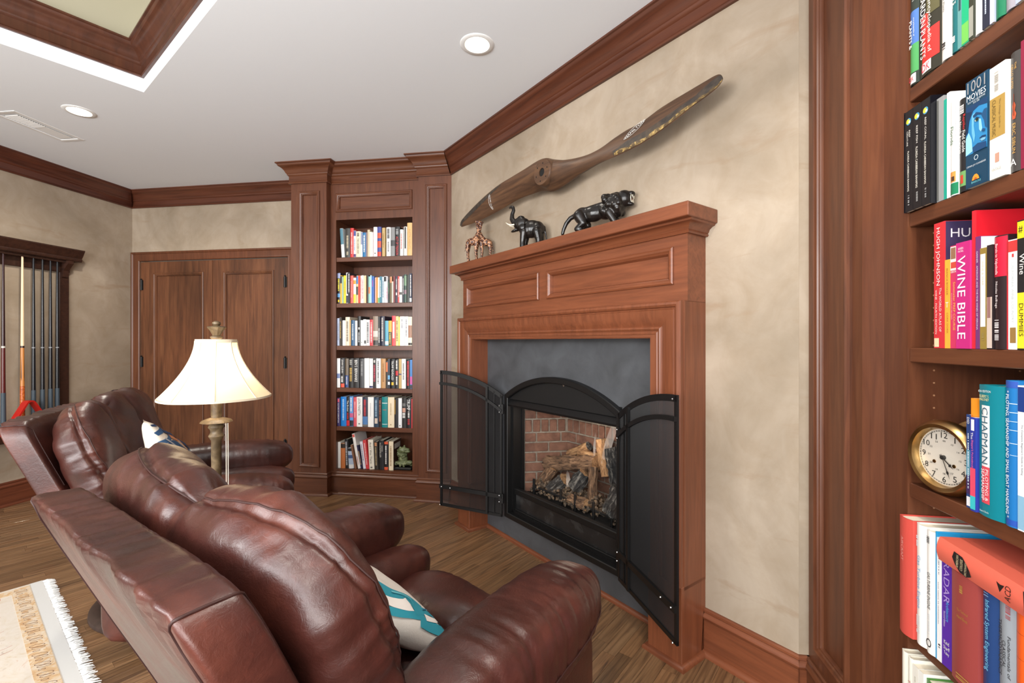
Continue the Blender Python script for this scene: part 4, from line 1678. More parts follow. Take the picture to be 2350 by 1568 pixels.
vt = thing('ceiling_vent', 'white louvred air vent in the ceiling at the far left', 'vent', (-3.667, 2.585, HZ), PI / 2 + math.radians(2))
mb = MB()
mb.sweep([(.19, -.07, 0), (-.19, -.07, 0), (-.19, .07, 0), (.19, .07, 0)], [(0, 0), (0, .003), (.004, .005), (.022, .004), (.024, .001)], (0, 0, -1), closed=True)
part('frame', mb, M_WHITE, vt, smooth=30)
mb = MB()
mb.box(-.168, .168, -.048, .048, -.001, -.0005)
part('slat_shade_sheet', mb, plain((150, 154, 154), .8, name='vent_shadow'), vt)  # flat grey sheet coloured as the shade between the slats
for k in range(24):
    x = -.16 + k * .0139
    mb = MB()
    tilt = .004 if k < 12 else -.004
    mb.add([(x - .0045, -.048, -.0012), (x + .0035, -.048, -.0055), (x + .0035, .048, -.0055), (x - .0045, .048, -.0012), (x - .0035, -.048, -.0012), (x + .0045, -.048, -.0055), (x + .0045, .048, -.0055), (x - .0035, .048, -.0012)]
           if k < 12 else [(x - .0064, -.048, -.003), (x + .0064, -.048, -.0042), (x + .0064, .048, -.0042), (x - .0064, .048, -.003), (x - .0064, -.048, -.002), (x + .0064, -.048, -.003), (x + .0064, .048, -.003), (x - .0064, .048, -.002)],
           [(0, 1, 2, 3), (7, 6, 5, 4), (0, 4, 5, 1), (1, 5, 6, 2), (2, 6, 7, 3), (3, 7, 4, 0)])
    part('slat', mb, M_WHITE, vt)
# ------------------------------------------------------------------ wooden propeller on the chimney wall (mantel frame)
prop = thing('propeller', 'antique wooden aircraft propeller with dark metal edging mounted above the mantel', 'propeller', MC, MRZ)
# matched stations: top edge (along the wall, height), bottom edge, their distances out from the room's origin, thickness
ST = [(2.87, 2.11, 2.852, 2.094, 1.64, 1.644, .006), (2.836, 2.14, 2.797, 2.093, 1.635, 1.648, .01), (2.687, 2.181, 2.686, 2.092, 1.625, 1.652, .014),
      (2.496, 2.222, 2.504, 2.102, 1.615, 1.658, .02), (2.336, 2.248, 2.348, 2.115, 1.612, 1.66, .026), (2.194, 2.258, 2.2, 2.131, 1.612, 1.662, .036),
      (2.071, 2.271, 2.071, 2.128, 1.618, 1.66, .062), (1.984, 2.292, 1.966, 2.119, 1.638, 1.655, .105), (1.925, 2.290, 1.870, 2.090, 1.65, 1.65, .12),
      (1.860, 2.262, 1.770, 2.097, 1.655, 1.645, .118), (1.75, 2.226, 1.673, 2.115, 1.658, 1.64, .09), (1.633, 2.208, 1.589, 2.122, 1.662, 1.632, .056),
      (1.535, 2.211, 1.502, 2.125, 1.664, 1.625, .044), (1.448, 2.233, 1.405, 2.119, 1.665, 1.618, .036), (1.382, 2.243, 1.318, 2.118, 1.664, 1.613, .03),
      (1.29, 2.247, 1.229, 2.124, 1.662, 1.61, .026), (1.181, 2.267, 1.125, 2.146, 1.658, 1.608, .02), (1.049, 2.275, 1.011, 2.18, 1.65, 1.608, .016),
      (.987, 2.278, .955, 2.195, 1.646, 1.61, .014), (.934, 2.278, .913, 2.21, 1.64, 1.612, .011), (.91, 2.268, .898, 2.224, 1.634, 1.616, .008), (.899, 2.25, .893, 2.238, 1.63, 1.62, .004)]


def blade_pt(q, t, side, off=0.0):
    """q runs over the stations, t 0 top edge .. 1 bottom edge, side +1 front (towards the room)"""
    i = max(0, min(len(ST) - 2, int(q)))
    f = q - i
    r = []
    for k in range(7):
        p0, p1, p2, p3 = ST[max(0, i - 1)][k], ST[i][k], ST[i + 1][k], ST[min(len(ST) - 1, i + 2)][k]
        r.append(.5 * (2 * p1 + (p2 - p0) * f + (2 * p0 - 5 * p1 + 4 * p2 - p3) * f * f + (3 * p1 - p0 - 3 * p2 + p3) * f ** 3))
    su, zu, sl, zl, du, dl, th = r
    up, lo = Vector((1.9 - su, du - 1.735, zu)), Vector((1.9 - sl, dl - 1.735, zl))
    e = lo - up
    nr = Vector((0, -e.z, e.y)).normalized()
    if nr.y > 0:
        nr = -nr
    prof = max(0, 1 - abs(2 * t - 1) ** 2.2) ** .75
    return up + e * t + nr * side * (max(.002, th) / 2 * prof + off)


svals = [k / 4 for k in range(4 * (len(ST) - 1) + 1)]
NTS = 12
mb = MB()
v = []
for s in svals:
    v += [blade_pt(s, k / NTS, 1) for k in range(NTS + 1)] + [blade_pt(s, k / NTS, -1) for k in range(NTS - 1, 0, -1)]
K = 2 * NTS
mb.add(v, [(i * K + k, i * K + (k + 1) % K, (i + 1) * K + (k + 1) % K, (i + 1) * K + k) for i in range(len(svals) - 1) for k in range(K)] +
       [tuple(range(K)), tuple(range((len(svals) - 1) * K, len(svals) * K))])
M_PROP = wood('old_walnut', srgb(52, 35, 24), srgb(84, 58, 40), srgb(112, 80, 54), axis='x', rough=.5, coat=.0, mott=.5)
bl = part('blade', mb, M_PROP, prop, smooth=50)


def strip(name, ss, t0, t1, mat, off=.0012, n=5):
    mb_ = MB()
    v_ = []
    for i, s in enumerate(ss):
        a, b = t0(i / (len(ss) - 1)), t1(i / (len(ss) - 1))
        v_ += [blade_pt(s, a + (b - a) * k / n, 1, off) for k in range(n + 1)]
    mb_.add(v_, [(i * (n + 1) + k, i * (n + 1) + k + 1, (i + 1) * (n + 1) + k + 1, (i + 1) * (n + 1) + k) for i in range(len(ss) - 1) for k in range(n)])
    return part(name, mb_, mat, bl, smooth=60)


lin = lambda a, b, n: [a + (b - a) * i / n for i in range(n + 1)]
M_SHEATH = mottled('worn_metal_sheath', srgb(44, 38, 34), srgb(62, 54, 47), srgb(84, 70, 54), 30.0, .6, .1)
M_GOLD = mottled('worn_brass_edge', srgb(50, 40, 30), srgb(92, 72, 44), srgb(226, 190, 112), 38.0, .4, .1)
strip('metal_sheath', lin(12.95, 20.9, 40), lambda u: .80 - .16 * min(1, u / .15) - .60 * max(0, (u - .55) / .45) ** .8, lambda u: .97, M_SHEATH)
strip('worn_edge', lin(13.0, 20.6, 60), lambda u: .90 - .06 * abs(math.sin(u * 23)), lambda u: .975, M_GOLD, .002, 3)
strip('metal_sheath', lin(4.15, .05, 24), lambda u: .03, lambda u: .06 + .34 * min(1, u * 1.6) + .57 * max(0, (u - .78) / .22), M_SHEATH)
# hub boss with bore and bolt holes
mb = MB()
HR, HI = .070, .022
boss = [(HI, .0), (HI, -.045), (HR * .94, -.045), (HR, -.040), (HR * 1.03, -.02), (HR * 1.12, .02)]
mb.lathe(boss, 40, M=Matrix.Translation((.015, -.110, 2.184)) @ Matrix(((1, 0, 0, 0), (0, 0, 1, 0), (0, 1, 0, 0), (0, 0, 0, 1))), caps=False)
hub = part('hub', mb, M_PROP, prop, smooth=40)
mb = MB()
mb.tube([(.015, -.150, 2.184), (.015, -.118, 2.184)], .0218, 24)
part('bore', mb, plain((8, 7, 6), .9, name='hole_shade'), hub)  # near-black plug: the hole's inner shade as colour
mb = MB()
for k in range(6):
    a = k * PI / 3 + .3
    mb.tube([(.015 + .047 * math.cos(a), -.1552, 2.184 + .047 * math.sin(a)), (.015 + .047 * math.cos(a), -.1556, 2.184 + .047 * math.sin(a))], .0042, 10)
part('bolt_holes', mb, plain((14, 11, 9), .9, name='hole_shade'), hub)  # black discs on the face, painted as the shade inside bolt holes

# ------------------------------------------------------------------ lettering
_txt = {}


def text_data(body):
    if body not in _txt:
        cu = bpy.data.curves.new('txt', 'FONT')
        cu.body = body
        cu.resolution_u = 2
        ob = bpy.data.objects.new('txt', cu)
        COL.objects.link(ob)
        dg = bpy.context.evaluated_depsgraph_get()
        me = bpy.data.meshes.new_from_object(ob.evaluated_get(dg))
        vs_ = [tuple(p.co) for p in me.vertices]
        fs_ = [tuple(p.vertices) for p in me.polygons]
        bpy.data.objects.remove(ob)
        bpy.data.curves.remove(cu)
        bpy.data.meshes.remove(me)
        xs = [p[0] for p in vs_] or [0, 1]
        ys = [p[1] for p in vs_] or [0, 1]
        _txt[body] = (vs_, fs_, min(xs), max(xs), min(ys), max(ys))
    return _txt[body]


def lettering(body, origin, ux, uy, length, height):
    """flat letters; ux reading direction, uy letter-up direction; centred on origin; stretched to fit length x height"""
    vs_, fs_, x0, x1, y0, y1 = text_data(body)
    sx, sy = length / (x1 - x0), height / max(1e-6, y1 - y0)
    sx = min(sx, sy * 1.25)
    sy = min(sy, sx * 1.6)
    o, ux, uy = Vector(origin), Vector(ux).normalized(), Vector(uy).normalized()
    mb_ = MB()
    mb_.add([o + ux * (p[0] - (x0 + x1) / 2) * sx + uy * (p[1] - (y0 + y1) / 2) * sy for p in vs_], fs_)
    return mb_


M_LOGO = plain((226, 226, 222), .5, name='white_decal')


def decal(s0, t0, s1, t1, h):
    """white maker's decal following the blade surface between two surface points"""
    a, b = blade_pt(s0, t0, 1, .0025), blade_pt(s1, t1, 1, .0025)
    c = blade_pt((s0 + s1) / 2, (t0 + t1) / 2 - .02, 1, .0) - blade_pt((s0 + s1) / 2, (t0 + t1) / 2 + .02, 1, .0)
    mid = (a + b) / 2
    ux = (b - a).normalized()
    nrm = ux.cross(c).normalized()
    uy = nrm.cross(ux).normalized()
    if nrm.y > 0:
        uy = -uy
    L = (b - a).length
    m_ = lettering('HAMILTON', mid + Vector((0, -.003, 0)), ux, uy, L * .86, h)
    for sgn in (1, -1):
        pts = [mid + Vector((0, -.003, 0)) + ux * L * (k / 10 - .5) + uy * sgn * h * 1.05 * math.sin(PI * k / 10) ** .7 for k in range(11)]
        vv = []
        for p in pts:
            vv += [p + uy * .0012, p - uy * .0012]
        m_.add(vv, [(2 * k, 2 * k + 1, 2 * k + 3, 2 * k + 2) for k in range(10)])
    part('decal', m_, M_LOGO, bl, label='white lettered decal', fix=False)


decal(13.9, .56, 15.25, .10, .019)
decal(3.35, .14, 3.35, .84, .018)


# ------------------------------------------------------------------ carved figures, grown from blobs
def sculpt(name, blobs, mat, parent, voxel=.004, smooth=6, label=None):
    """blobs: ((p), r | (rx,ry,rz)) balls and (p0, r0, p1, r1) tapered limbs, merged into one skin"""
    mb_ = MB()
    for bl_ in blobs:
        if len(bl_) == 2:
            mb_.ball(bl_[0], bl_[1], 16)
        else:
            p0, r0, p1, r1 = bl_
            p0, p1 = Vector(p0), Vector(p1)
            n = max(2, int((p1 - p0).length / (min(r0, r1) * .6)) + 1)
            for i in range(n + 1):
                t = i / n
                mb_.ball(p0 + (p1 - p0) * t, r0 + (r1 - r0) * t, 10)
    me = mb_.mesh('tmp', None)
    ob = bpy.data.objects.new('tmp', me)
    COL.objects.link(ob)
    m1 = ob.modifiers.new('r', 'REMESH')
    m1.mode, m1.voxel_size = 'VOXEL', voxel
    m2 = ob.modifiers.new('s', 'SMOOTH')
    m2.factor, m2.iterations = .5, smooth
    dg = bpy.context.evaluated_depsgraph_get()
    out = bpy.data.meshes.new_from_object(ob.evaluated_get(dg))
    bpy.data.objects.remove(ob)
    out.name = name
    out.materials.clear()
    out.materials.append(mat)
    out.shade_smooth()
    return link(name, out, parent, label)


def on_mantel(s, d, extra):
    p = Vector((S2 * (d - s), S2 * (d + s), 1.7972))
    return p, MRZ + extra


# elephant with raised trunk; local +x is its front
p, rz_ = on_mantel(2.04, 1.635, PI + .62)
el = thing('elephant_figurine', 'black carved elephant with raised trunk and white tusks on the mantel', 'figurine', p, rz_)
chain = [(.085, 0, .158, .022), (.105, 0, .165, .018), (.118, 0, .185, .015), (.117, 0, .212, .0125), (.108, 0, .235, .011), (.112, 0, .253, .010), (.124, 0, .258, .008), (.132, 0, .252, .006)]
eb = [((0, 0, .118), (.066, .044, .052)), ((-.035, 0, .112), (.044, .042, .050)), ((.035, 0, .125), (.042, .036, .046)), ((.074, 0, .155), (.036, .031, .036)), ((.062, 0, .186), (.022, .024, .014)),
      ((.088, 0, .122), .012), ((.045, 0, .150), .036)]
eb += [(chain[i][:3], chain[i][3], chain[i + 1][:3], chain[i + 1][3]) for i in range(len(chain) - 1)]
for sy in (-1, 1):
    eb += [((.038, sy * .025, .10), .025, (.046, sy * .026, .045), .017), ((.046, sy * .026, .045), .017, (.046, sy * .026, .010), .018),
           ((-.040, sy * .025, .095), .029, (-.050, sy * .025, .045), .018), ((-.050, sy * .025, .045), .018, (-.044, sy * .025, .010), .018),
           ((.100, sy * .009, .118), .008, (.118, sy * .004, .112), .006)]
eb += [((-.076, 0, .125), .007, (-.090, 0, .05), .004)]
sculpt('body', eb, M_EBONY, el, .0034, 5)
for sy in (-1, 1):
    sculpt('ear', [((.052, sy * .040, .150), (.026, .007, .030)), ((.044, sy * .043, .124), (.018, .006, .018))], M_EBONY, el, .003, 3)
    mb = MB()
    mb.tube([(.098, sy * .018, .148), (.118, sy * .021, .146), (.136, sy * .021, .152), (.150, sy * .019, .163)], [.005, .0045, .0035, .001], 8)
    part('tusk', mb, M_IVORY, el, smooth=60, label='white tusk')

# roaring lion; local +x is its front
p, rz_ = on_mantel(1.515, 1.632, .42)
ln = thing('lion_figurine', 'black carved roaring lion crouching at the right end of the mantel', 'figurine', p, rz_)
lb = [((-.085, 0, .088), (.045, .036, .042)), ((-.03, 0, .092), (.058, .038, .041)), ((.035, 0, .098), (.05, .038, .044)), ((-.06, 0, .10), .030, (.04, 0, .115), .032),
      ((.080, 0, .120), (.052, .050, .056)), ((.120, 0, .140), (.040, .037, .041)), ((.152, 0, .158), (.020, .021, .014)), ((.148, 0, .110), (.020, .018, .010)), ((.126, 0, .118), (.022, .026, .020)), ((.070, 0, .085), (.045, .038, .030))]
mr = random.Random(3)
for i in range(44):
    a, u = mr.uniform(0, 2 * PI), mr.uniform(.025, .105)
    lb.append(((u, .040 * math.cos(a), .116 + .045 * math.sin(a)), .0160))
for sy in (-1, 1):
    lb += [((.055, sy * .026, .08), .022, (.085, sy * .028, .030), .015), ((.085, sy * .028, .030), .015, (.105, sy * .028, .010), .013), ((.105, sy * .028, .010), .013, (.122, sy * .028, .009), .011),
           ((-.095, sy * .026, .085), .028, (-.070, sy * .03, .045), .019), ((-.070, sy * .03, .045), .019, (-.105, sy * .03, .020), .013), ((-.105, sy * .03, .020), .013, (-.080, sy * .03, .009), .012),
           ((.112, sy * .020, .166), .008)]
tail = [(-.122, 0, .095), (-.150, 0, .085), (-.172, 0, .062), (-.186, 0, .034), (-.192, 0, .012)]
lb += [(tail[i], .013 - .001 * i, tail[i + 1], .012 - .001 * i) for i in range(4)]
sculpt('body', lb, M_EBONY, ln, .0034, 5)
mb = MB()
mb.ball((.146, 0, .134), (.014, .017, .018), 12)
part('mouth', mb, plain((78, 36, 26), .4, name='mouth_red'), ln, smooth=60, label='dark red open mouth')
mb = MB()
for sy in (-1, 1):
    mb.tube([(.162, sy * .011, .150), (.164, sy * .011, .136)], [.0028, .0006], 6)
    mb.tube([(.160, sy * .010, .116), (.162, sy * .010, .127)], [.0025, .0006], 6)
    mb.tube([(.158, sy * .019, .150), (.156, sy * .021, .135), (.158, sy * .018, .117)], [.0016, .002, .0016], 6)
part('teeth', mb, M_IVORY, ln, label='ivory teeth')

# pair of giraffes with crossed necks
gf = NT('carved_giraffe_hide')
v = gf.coords((1, 1, 1))
vo = gf.n('ShaderNodeTexVoronoi', feature='DISTANCE_TO_EDGE')
vo.inputs['Scale'].default_value = 46
gf.l(v, vo.inputs['Vector'])
c = gf.ramp(vo.outputs['Distance'], [(.035, srgb(190, 140, 104)), (.075, srgb(74, 42, 30))])
gf.l(c, gf.b.inputs['Base Color'])
gf.set(Roughness=.4)
p, rz_ = on_mantel(2.60, 1.632, .85)
gi = thing('giraffe_figurine', 'carved spotted giraffe pair with crossed necks at the left end of the mantel', 'figurine', p, rz_)
for k, sx in enumerate((-1, 1)):
    yo = .012 * sx
    g = [((sx * .045, yo, .142), (.040, .022, .026)), ((sx * .020, yo, .155), (.026, .021, .028)), ((sx * .02, yo, .16), .019, (-sx * .006, yo * .8, .225), .012),
         ((-sx * .006, yo * .8, .225), .012, (-sx * .014, yo * .8, .258), .011), ((-sx * .014, yo, .262), .012, (sx * .012, yo, .278), .009), ((sx * .012, yo, .278), .009, (sx * .022, yo, .276), .007),
         ((-sx * .016, yo, .270), .004, (-sx * .014, yo, .288), .003), ((-sx * .010, yo + .01, .270), .004, (-sx * .008, yo + .012, .286), .003)]
    for (lx, ly, top) in ((.070, -.014, .135), (.068, .014, .135), (.014, -.012, .14), (.012, .012, .14)):
        g += [((sx * lx, yo + ly, top), .016, (sx * (lx + .006), yo + ly, .075), .0085), ((sx * (lx + .006), yo + ly, .075), .0085, (sx * lx, yo + ly, .008), .0065), ((sx * lx, yo + ly, .006), (.009, .008, .006))]
    g += [((sx * .082, yo, .145), .005, (sx * .094, yo, .08), .003)]
    sculpt('giraffe', g, gf.m, gi, .0030, 3)

# green stone figures on the shelves
dg_ = thing('dragon_figurine', 'small green stone dragon on black base, bottom shelf of corner bookcase', 'figurine', (-2.398 + .925, 3.47 + .15, .2062), 0)
mb = MB()
mb.cbox(-.085, .085, -.05, .05, 0, .022, .006)
part('base', mb, M_BLACK, dg_)
db = [((0, 0, .05), (.07, .042, .022)), ((.055, -.015, .058), (.028, .02, .018)), ((-.005, 0, .085), (.042, .034, .035)), ((-.01, -.005, .125), (.034, .030, .034)), ((-.005, -.015, .160), (.040, .032, .028)),
      ((.040, -.020, .150), (.026, .018, .012)), ((.036, -.02, .168), (.024, .017, .012)), ((-.07, -.02, .042), .012, (-.095, -.02, .055), .008)]
dr = random.Random(4)
for i in range(40):
    a = dr.uniform(0, 2 * PI)
    h = dr.uniform(.10, .19)
    db.append(((-.012 + .036 * math.cos(a), -.005 + .032 * math.sin(a), h), .009))
for i in range(26):
    a = i * .45
    db.append(((.066 * math.cos(a), .040 * math.sin(a), .045 + .012 * math.sin(i * 1.7)), .010))
sculpt('dragon', db, M_JADE, dg_, .0032, 2)

bs = thing('stone_figurine', 'green stone long-necked creature on black plinth, left of red wine atlas', 'figurine', (.775 + .155, 1.711 - .452, 1.2538), -PI / 2)
mb = MB()
mb.cbox(-.052, .06, -.045, .045, 0, .024, .003)
part('plinth', mb, M_BLACK, bs)
sculpt('creature', [((0, 0, .052), (.047, .040, .029)), ((.028, 0, .085), (.030, .026, .024)), ((.03, 0, .10), .017, (.022, 0, .126), .008), ((.022, 0, .126), .008, (.012, -.002, .142), .008),
                    ((.006, -.002, .147), (.015, .011, .010)), ((.0, -.003, .153), .006), ((.016, .0, .157), .006)], M_JADE, bs, .0028, 3)

# ------------------------------------------------------------------ ship's clock on the right bookcase
ck = thing('ship_clock', 'round brass ship clock lying against the side of the right bookcase', 'clock', (.775 + .068, 1.711 - .493, .907 + .0888), -PI / 2 + .16)
Mx = Matrix(((1, 0, 0, 0), (0, 0, 1, 0), (0, 1, 0, 0), (0, 0, 0, 1)))      # lathe axis z -> local y (into the shelf)
CR = .0885
mb = MB()
mb.lathe([(.066, .004), (.067, -.004), (.070, -.012), (.078, -.014), (.0855, -.006), (CR, .004), (CR - .001, .012), (.078, .018), (.066, .018)], 64, M=Mx, caps=False)
part('bezel', mb, M_BRASS, ck, smooth=50)
mb = MB()
mb.lathe([(.070, .018), (.072, .05), (.072, .085), (.070, .09), (0, .09)], 48, M=Mx)
part('case', mb, M_BRASS, ck, smooth=40)
mb = MB()
mb.lathe([(.072, .085), (.086, .088), (.088, .092), (.086, .096), (0, .096)], 48, M=Mx)
part('back_flange', mb, M_BRASS, ck, smooth=40)
mb = MB()
mb.lathe([(0, .0041), (.0665, .004), (.0665, .006), (0, .006)], 56, M=Mx)
dn = NT('silvered_dial')
dn.set(Base_Color=srgb(226, 218, 204), Metallic=.35, Roughness=.34)
dn.b.inputs['Anisotropic'].default_value = .8
dl = part('dial', mb, dn.m, ck, smooth=30)
M_INK = plain((26, 24, 22), .6, name='black_ink')
mb = MB()
for h in range(1, 13):
    a = PI / 2 - h * PI / 6
    up = Vector((math.cos(a), 0, math.sin(a)))
    m_ = lettering(str(h), (.052 * math.cos(a), .0032, .052 * math.sin(a)), (1, 0, 0), (0, 0, 1), .016 if h > 9 else .009, .0135)
    mb.add(m_.v, m_.f)
    lab = '00' if h == 12 else str(h + 12)
    m_ = lettering(lab, (.0385 * math.cos(a), .0032, .0385 * math.sin(a)), (1, 0, 0), (0, 0, 1), .007, .0042)
    mb.add(m_.v, m_.f)
part('numerals', mb, M_INK, dl, fix=False)
mb = MB()
mb.lathe([(.0603, .0034), (.0609, .0034)], 64, M=Mx)
mb.lathe([(.0627, .0034), (.0632, .0034)], 64, M=Mx)
mb.f = [f for f in mb.f if len(f) == 4]
for k in range(60):
    a = k * PI / 30
    w = .0006 if k % 5 else .0012
    e = Vector((-math.sin(a), 0, math.cos(a))) * w
    q0, q1 = Vector((.0605 * math.cos(a), .0033, .0605 * math.sin(a))), Vector((.063 * math.cos(a), .0033, .063 * math.sin(a)))
    mb.add([q0 - e, q1 - e, q1 + e, q0 + e], [(0, 1, 2, 3)])
part('minute_track', mb, M_INK, dl, fix=False)


def hand(ang, L, w):
    m_ = MB()
    d, e = Vector((math.sin(ang), 0, math.cos(ang))), Vector((math.cos(ang), 0, -math.sin(ang)))
    y = Vector((0, -.002, 0))
    for (a, b, wa, wb) in ((-.008, L * .62, w * .6, w * .9), (L * .62, L * .68, w * .9, w * 2.4), (L * .68, L * .74, w * 2.4, w * 2.4), (L * .74, L * .80, w * 2.4, w * .8), (L * .80, L, w * .8, w * .15)):
        m_.add([y + d * a - e * wa, y + d * b - e * wb, y + d * b + e * wb, y + d * a + e * wa], [(0, 1, 2, 3)])
    return m_


part('hand', hand(math.radians(128), .034, .0016), M_INK, dl, fix=False)
part('hand', hand(math.radians(158), .050, .0012), M_INK, dl, fix=False)
mb = MB()
mb.lathe([(0, -.004), (.005, -.003), (.005, .003)], 16, M=Mx)
part('hub', mb, M_INK, dl, smooth=40)
mb = MB()
for a in (math.radians(200), math.radians(340)):
    mb.tube([(.026 * math.cos(a), .003, .026 * math.sin(a) - .006), (.026 * math.cos(a), .0022, .026 * math.sin(a) - .006)], .0042, 14)
part('winding_hole', mb, M_BRASS, dl)
# ------------------------------------------------------------------ books
M_TXT = {}


def book(label, M, w, h, depth, cover, texts=(), bands=(), hard=True, board=None, group=None, polys=()):
    """book frame: x across the spine, y from the spine into the shelf, z up. texts: (string, rgb, z0, z1, x, width[, 'h'])
    in fractions of height / width; bands: (z0, z1, rgb[, x0, x1]) flat print on the spine"""
    t = thing('book', label, 'book', group=group)
    t.matrix_world = M
    th = min(.0026, w * .18) if hard else .0008
    hw = w / 2
    arc = min(.006, w * .18) if hard else .0004
    n = 6 if hard else 2
    spine = [(-hw + w * i / n, arc * (1 - math.sin(PI * i / n)) if hard else 0.0) for i in range(n + 1)]
    outer_ = [(-hw, depth)] + spine + [(hw, depth)]
    inner_ = [(hw - th, depth)] + [(x * (1 - 2 * th / w), y + th) for x, y in reversed(spine)] + [(-hw + th, depth)]
    no = len(outer_)
    mb_ = MB()
    ring = outer_ + inner_
    mb_.add([(x, y, 0) for x, y in ring] + [(x, y, h) for x, y in ring], [])
    k = len(ring)
    mb_.f += [(i, (i + 1) % k, k + (i + 1) % k, k + i) for i in range(k)]
    for z in (0, k):
        mb_.f += [(z + i, z + i + 1, z + k - 2 - i, z + k - 1 - i) for i in range(no - 1)]
    m_ = cover if not isinstance(cover, tuple) else plain(cover, .42, name='book_cover')
    part('cover', mb_, m_, t, smooth=40 if hard else None, fix=False)
    ins = .0035 if hard else .0004
    mb_ = MB()
    mb_.box(-hw + th + .0002, hw - th - .0002, arc + th + .0008, depth - ins, ins, h - ins)
    part('pages', mb_, M_PAGES, t, fix=False)

    def fy(x):
        u = max(0, min(1, (x + hw) / w))
        return (arc * (1 - math.sin(PI * u)) if hard else 0.0)
    if board:
        mb_ = MB()
        x = hw + .0003
        mb_.add([(x, arc + .002, .001), (x, depth - .001, .001), (x, depth - .001, h - .001), (x, arc + .002, h - .001)], [(0, 1, 2, 3)])
        b_ = part('front_board', mb_, plain(board[0], .35, name='book_cover'), t, fix=False)
        for (s, rgb, y0, y1, z0, z1) in board[1:]:
            if s:
                m2 = lettering(s, (x + .0005, (y0 + y1) / 2 * depth, (z0 + z1) / 2 * h), (0, 1, 0), (0, 0, 1), (y1 - y0) * depth, (z1 - z0) * h)
            else:
                m2 = MB()
                m2.add([(x + .0004, y0 * depth, z0 * h), (x + .0004, y1 * depth, z0 * h), (x + .0004, y1 * depth, z1 * h), (x + .0004, y0 * depth, z1 * h)], [(0, 1, 2, 3)])
            part('cover_print', m2, plain(rgb, .4, name='print'), b_, fix=False)
    for bnd in bands:
        z0, z1, rgb = bnd[:3]
        x0, x1 = (bnd[3], bnd[4]) if len(bnd) > 3 else (0.02, .98)
        lift = .0004 if len(bnd) <= 3 else .0006
        mb_ = MB()
        vv = []
        for i in range(n + 1):
            x = -hw + w * (x0 + (x1 - x0) * i / n)
            vv += [(x, fy(x) - lift, z0 * h), (x, fy(x) - lift, z1 * h)]
        mb_.add(vv, [(2 * i, 2 * i + 2, 2 * i + 3, 2 * i + 1) for i in range(n)])
        part('spine_print', mb_, rgb if not isinstance(rgb, tuple) else plain(rgb, .42, name='print'), t, smooth=40, fix=False)
    for k_, (rgb, pts) in enumerate(polys):
        if isinstance(pts[0], (int, float)):        # disc: centre x, centre z (fractions), radius in metres
            cx_, cz_, rr_ = pts
            pts = [(cx_ + rr_ * math.cos(i * PI / 8) / w, cz_ + rr_ * math.sin(i * PI / 8) / h) for i in range(16)]
        mb_ = MB()
        q_ = [(-hw + w * a_, b_ * h) for a_, b_ in pts]
        mb_.add([(x_, min(fy(x_), .0008) - .0007 - .00012 * k_, z_) for x_, z_ in q_], [tuple(range(len(q_)))])
        part('spine_print', mb_, plain(rgb, .42, name='print'), t, fix=False)
    for tx in texts:
        s, rgb, z0, z1, xc, wd = tx[:6]
        x = -hw + w * xc
        if s is None:                       # worn, unreadable lettering: a row of short marks
            m2 = MB()
            zz = z1 * h
            r_ = random.Random(int(w * 1e5) + int(z0 * 100))
            while zz > z0 * h + .002:
                l_ = r_.choice((.0016, .0026, .0034))
                g_ = .0011 if r_.random() < .8 else .0035
                m2.add([(x - wd * w / 2, fy(x) - .0009, max(z0 * h, zz - l_)), (x + wd * w / 2, fy(x) - .0009, max(z0 * h, zz - l_)), (x + wd * w / 2, fy(x) - .0009, zz), (x - wd * w / 2, fy(x) - .0009, zz)], [(0, 1, 2, 3)])
                zz -= l_ + g_
        elif len(tx) > 6 and tx[6] == 'up':
            m2 = lettering(s, (x, fy(x) - .001, (z0 + z1) / 2 * h), (-1, 0, 0), (0, 0, -1), wd * w, (z1 - z0) * h)
        elif len(tx) > 6:
            m2 = lettering(s, (x, fy(0) - .001, (z0 + z1) / 2 * h), (1, 0, 0), (0, 0, 1), wd * w, (z1 - z0) * h)
        else:
            m2 = lettering(s, (x, min(fy(x - wd * w * .4), fy(x + wd * w * .4), fy(x)) - .001, (z0 + z1) / 2 * h), (0, 0, -1), (1, 0, 0), (z1 - z0) * h, wd * w)
        part('spine_title', m2, plain(rgb, .5, name='print'), t, fix=False)
    return t


K, WH, CR_, TN, NV, RD = (28, 27, 28), (236, 233, 228), (232, 218, 190), (206, 176, 126), (30, 38, 66), (198, 44, 44)
GO = (200, 164, 84)
brnd = random.Random(21)


def shelf_of_books(M0, z, rows, geo, where, group, ydef, depth):
    prev = None
    for (x0, w, h), it in zip(geo, rows):
        lab, cover = it[0], it[1]
        o = it[2] if len(it) > 2 else {}
        dy = ydef + o.get('dy', brnd.uniform(-.004, .006))
        M = M0 @ Matrix.Translation((x0 + w / 2, dy, z + .0006))
        lean = o.get('lean', 0)
        if lean:
            # tilt about the lower corner it rests on
            M = M0 @ Matrix.Translation((x0 + (w if lean > 0 else 0), dy, z + .0008)) @ Matrix.Rotation(math.radians(lean), 4, 'Y') @ Matrix.Translation((-w / 2 if lean > 0 else w / 2, 0, 0))
        full = lab + ', ' + where
        if prev and len((lab + ' right of ' + prev + ' ' + where).split()) <= 16:
            full = lab + ' right of ' + prev + ', ' + where
        book(full, M, w * .975, h, o.get('depth', depth), cover, o.get('t', ()), o.get('b', ()), o.get('hard', w > .02), o.get('board'), group, o.get('p', ()))
        prev = 'the ' + o.get('s', lab)
T = lambda s, c, a=.12, b=.88, w=.5, x=.5: (s, c, a, b, x, w)

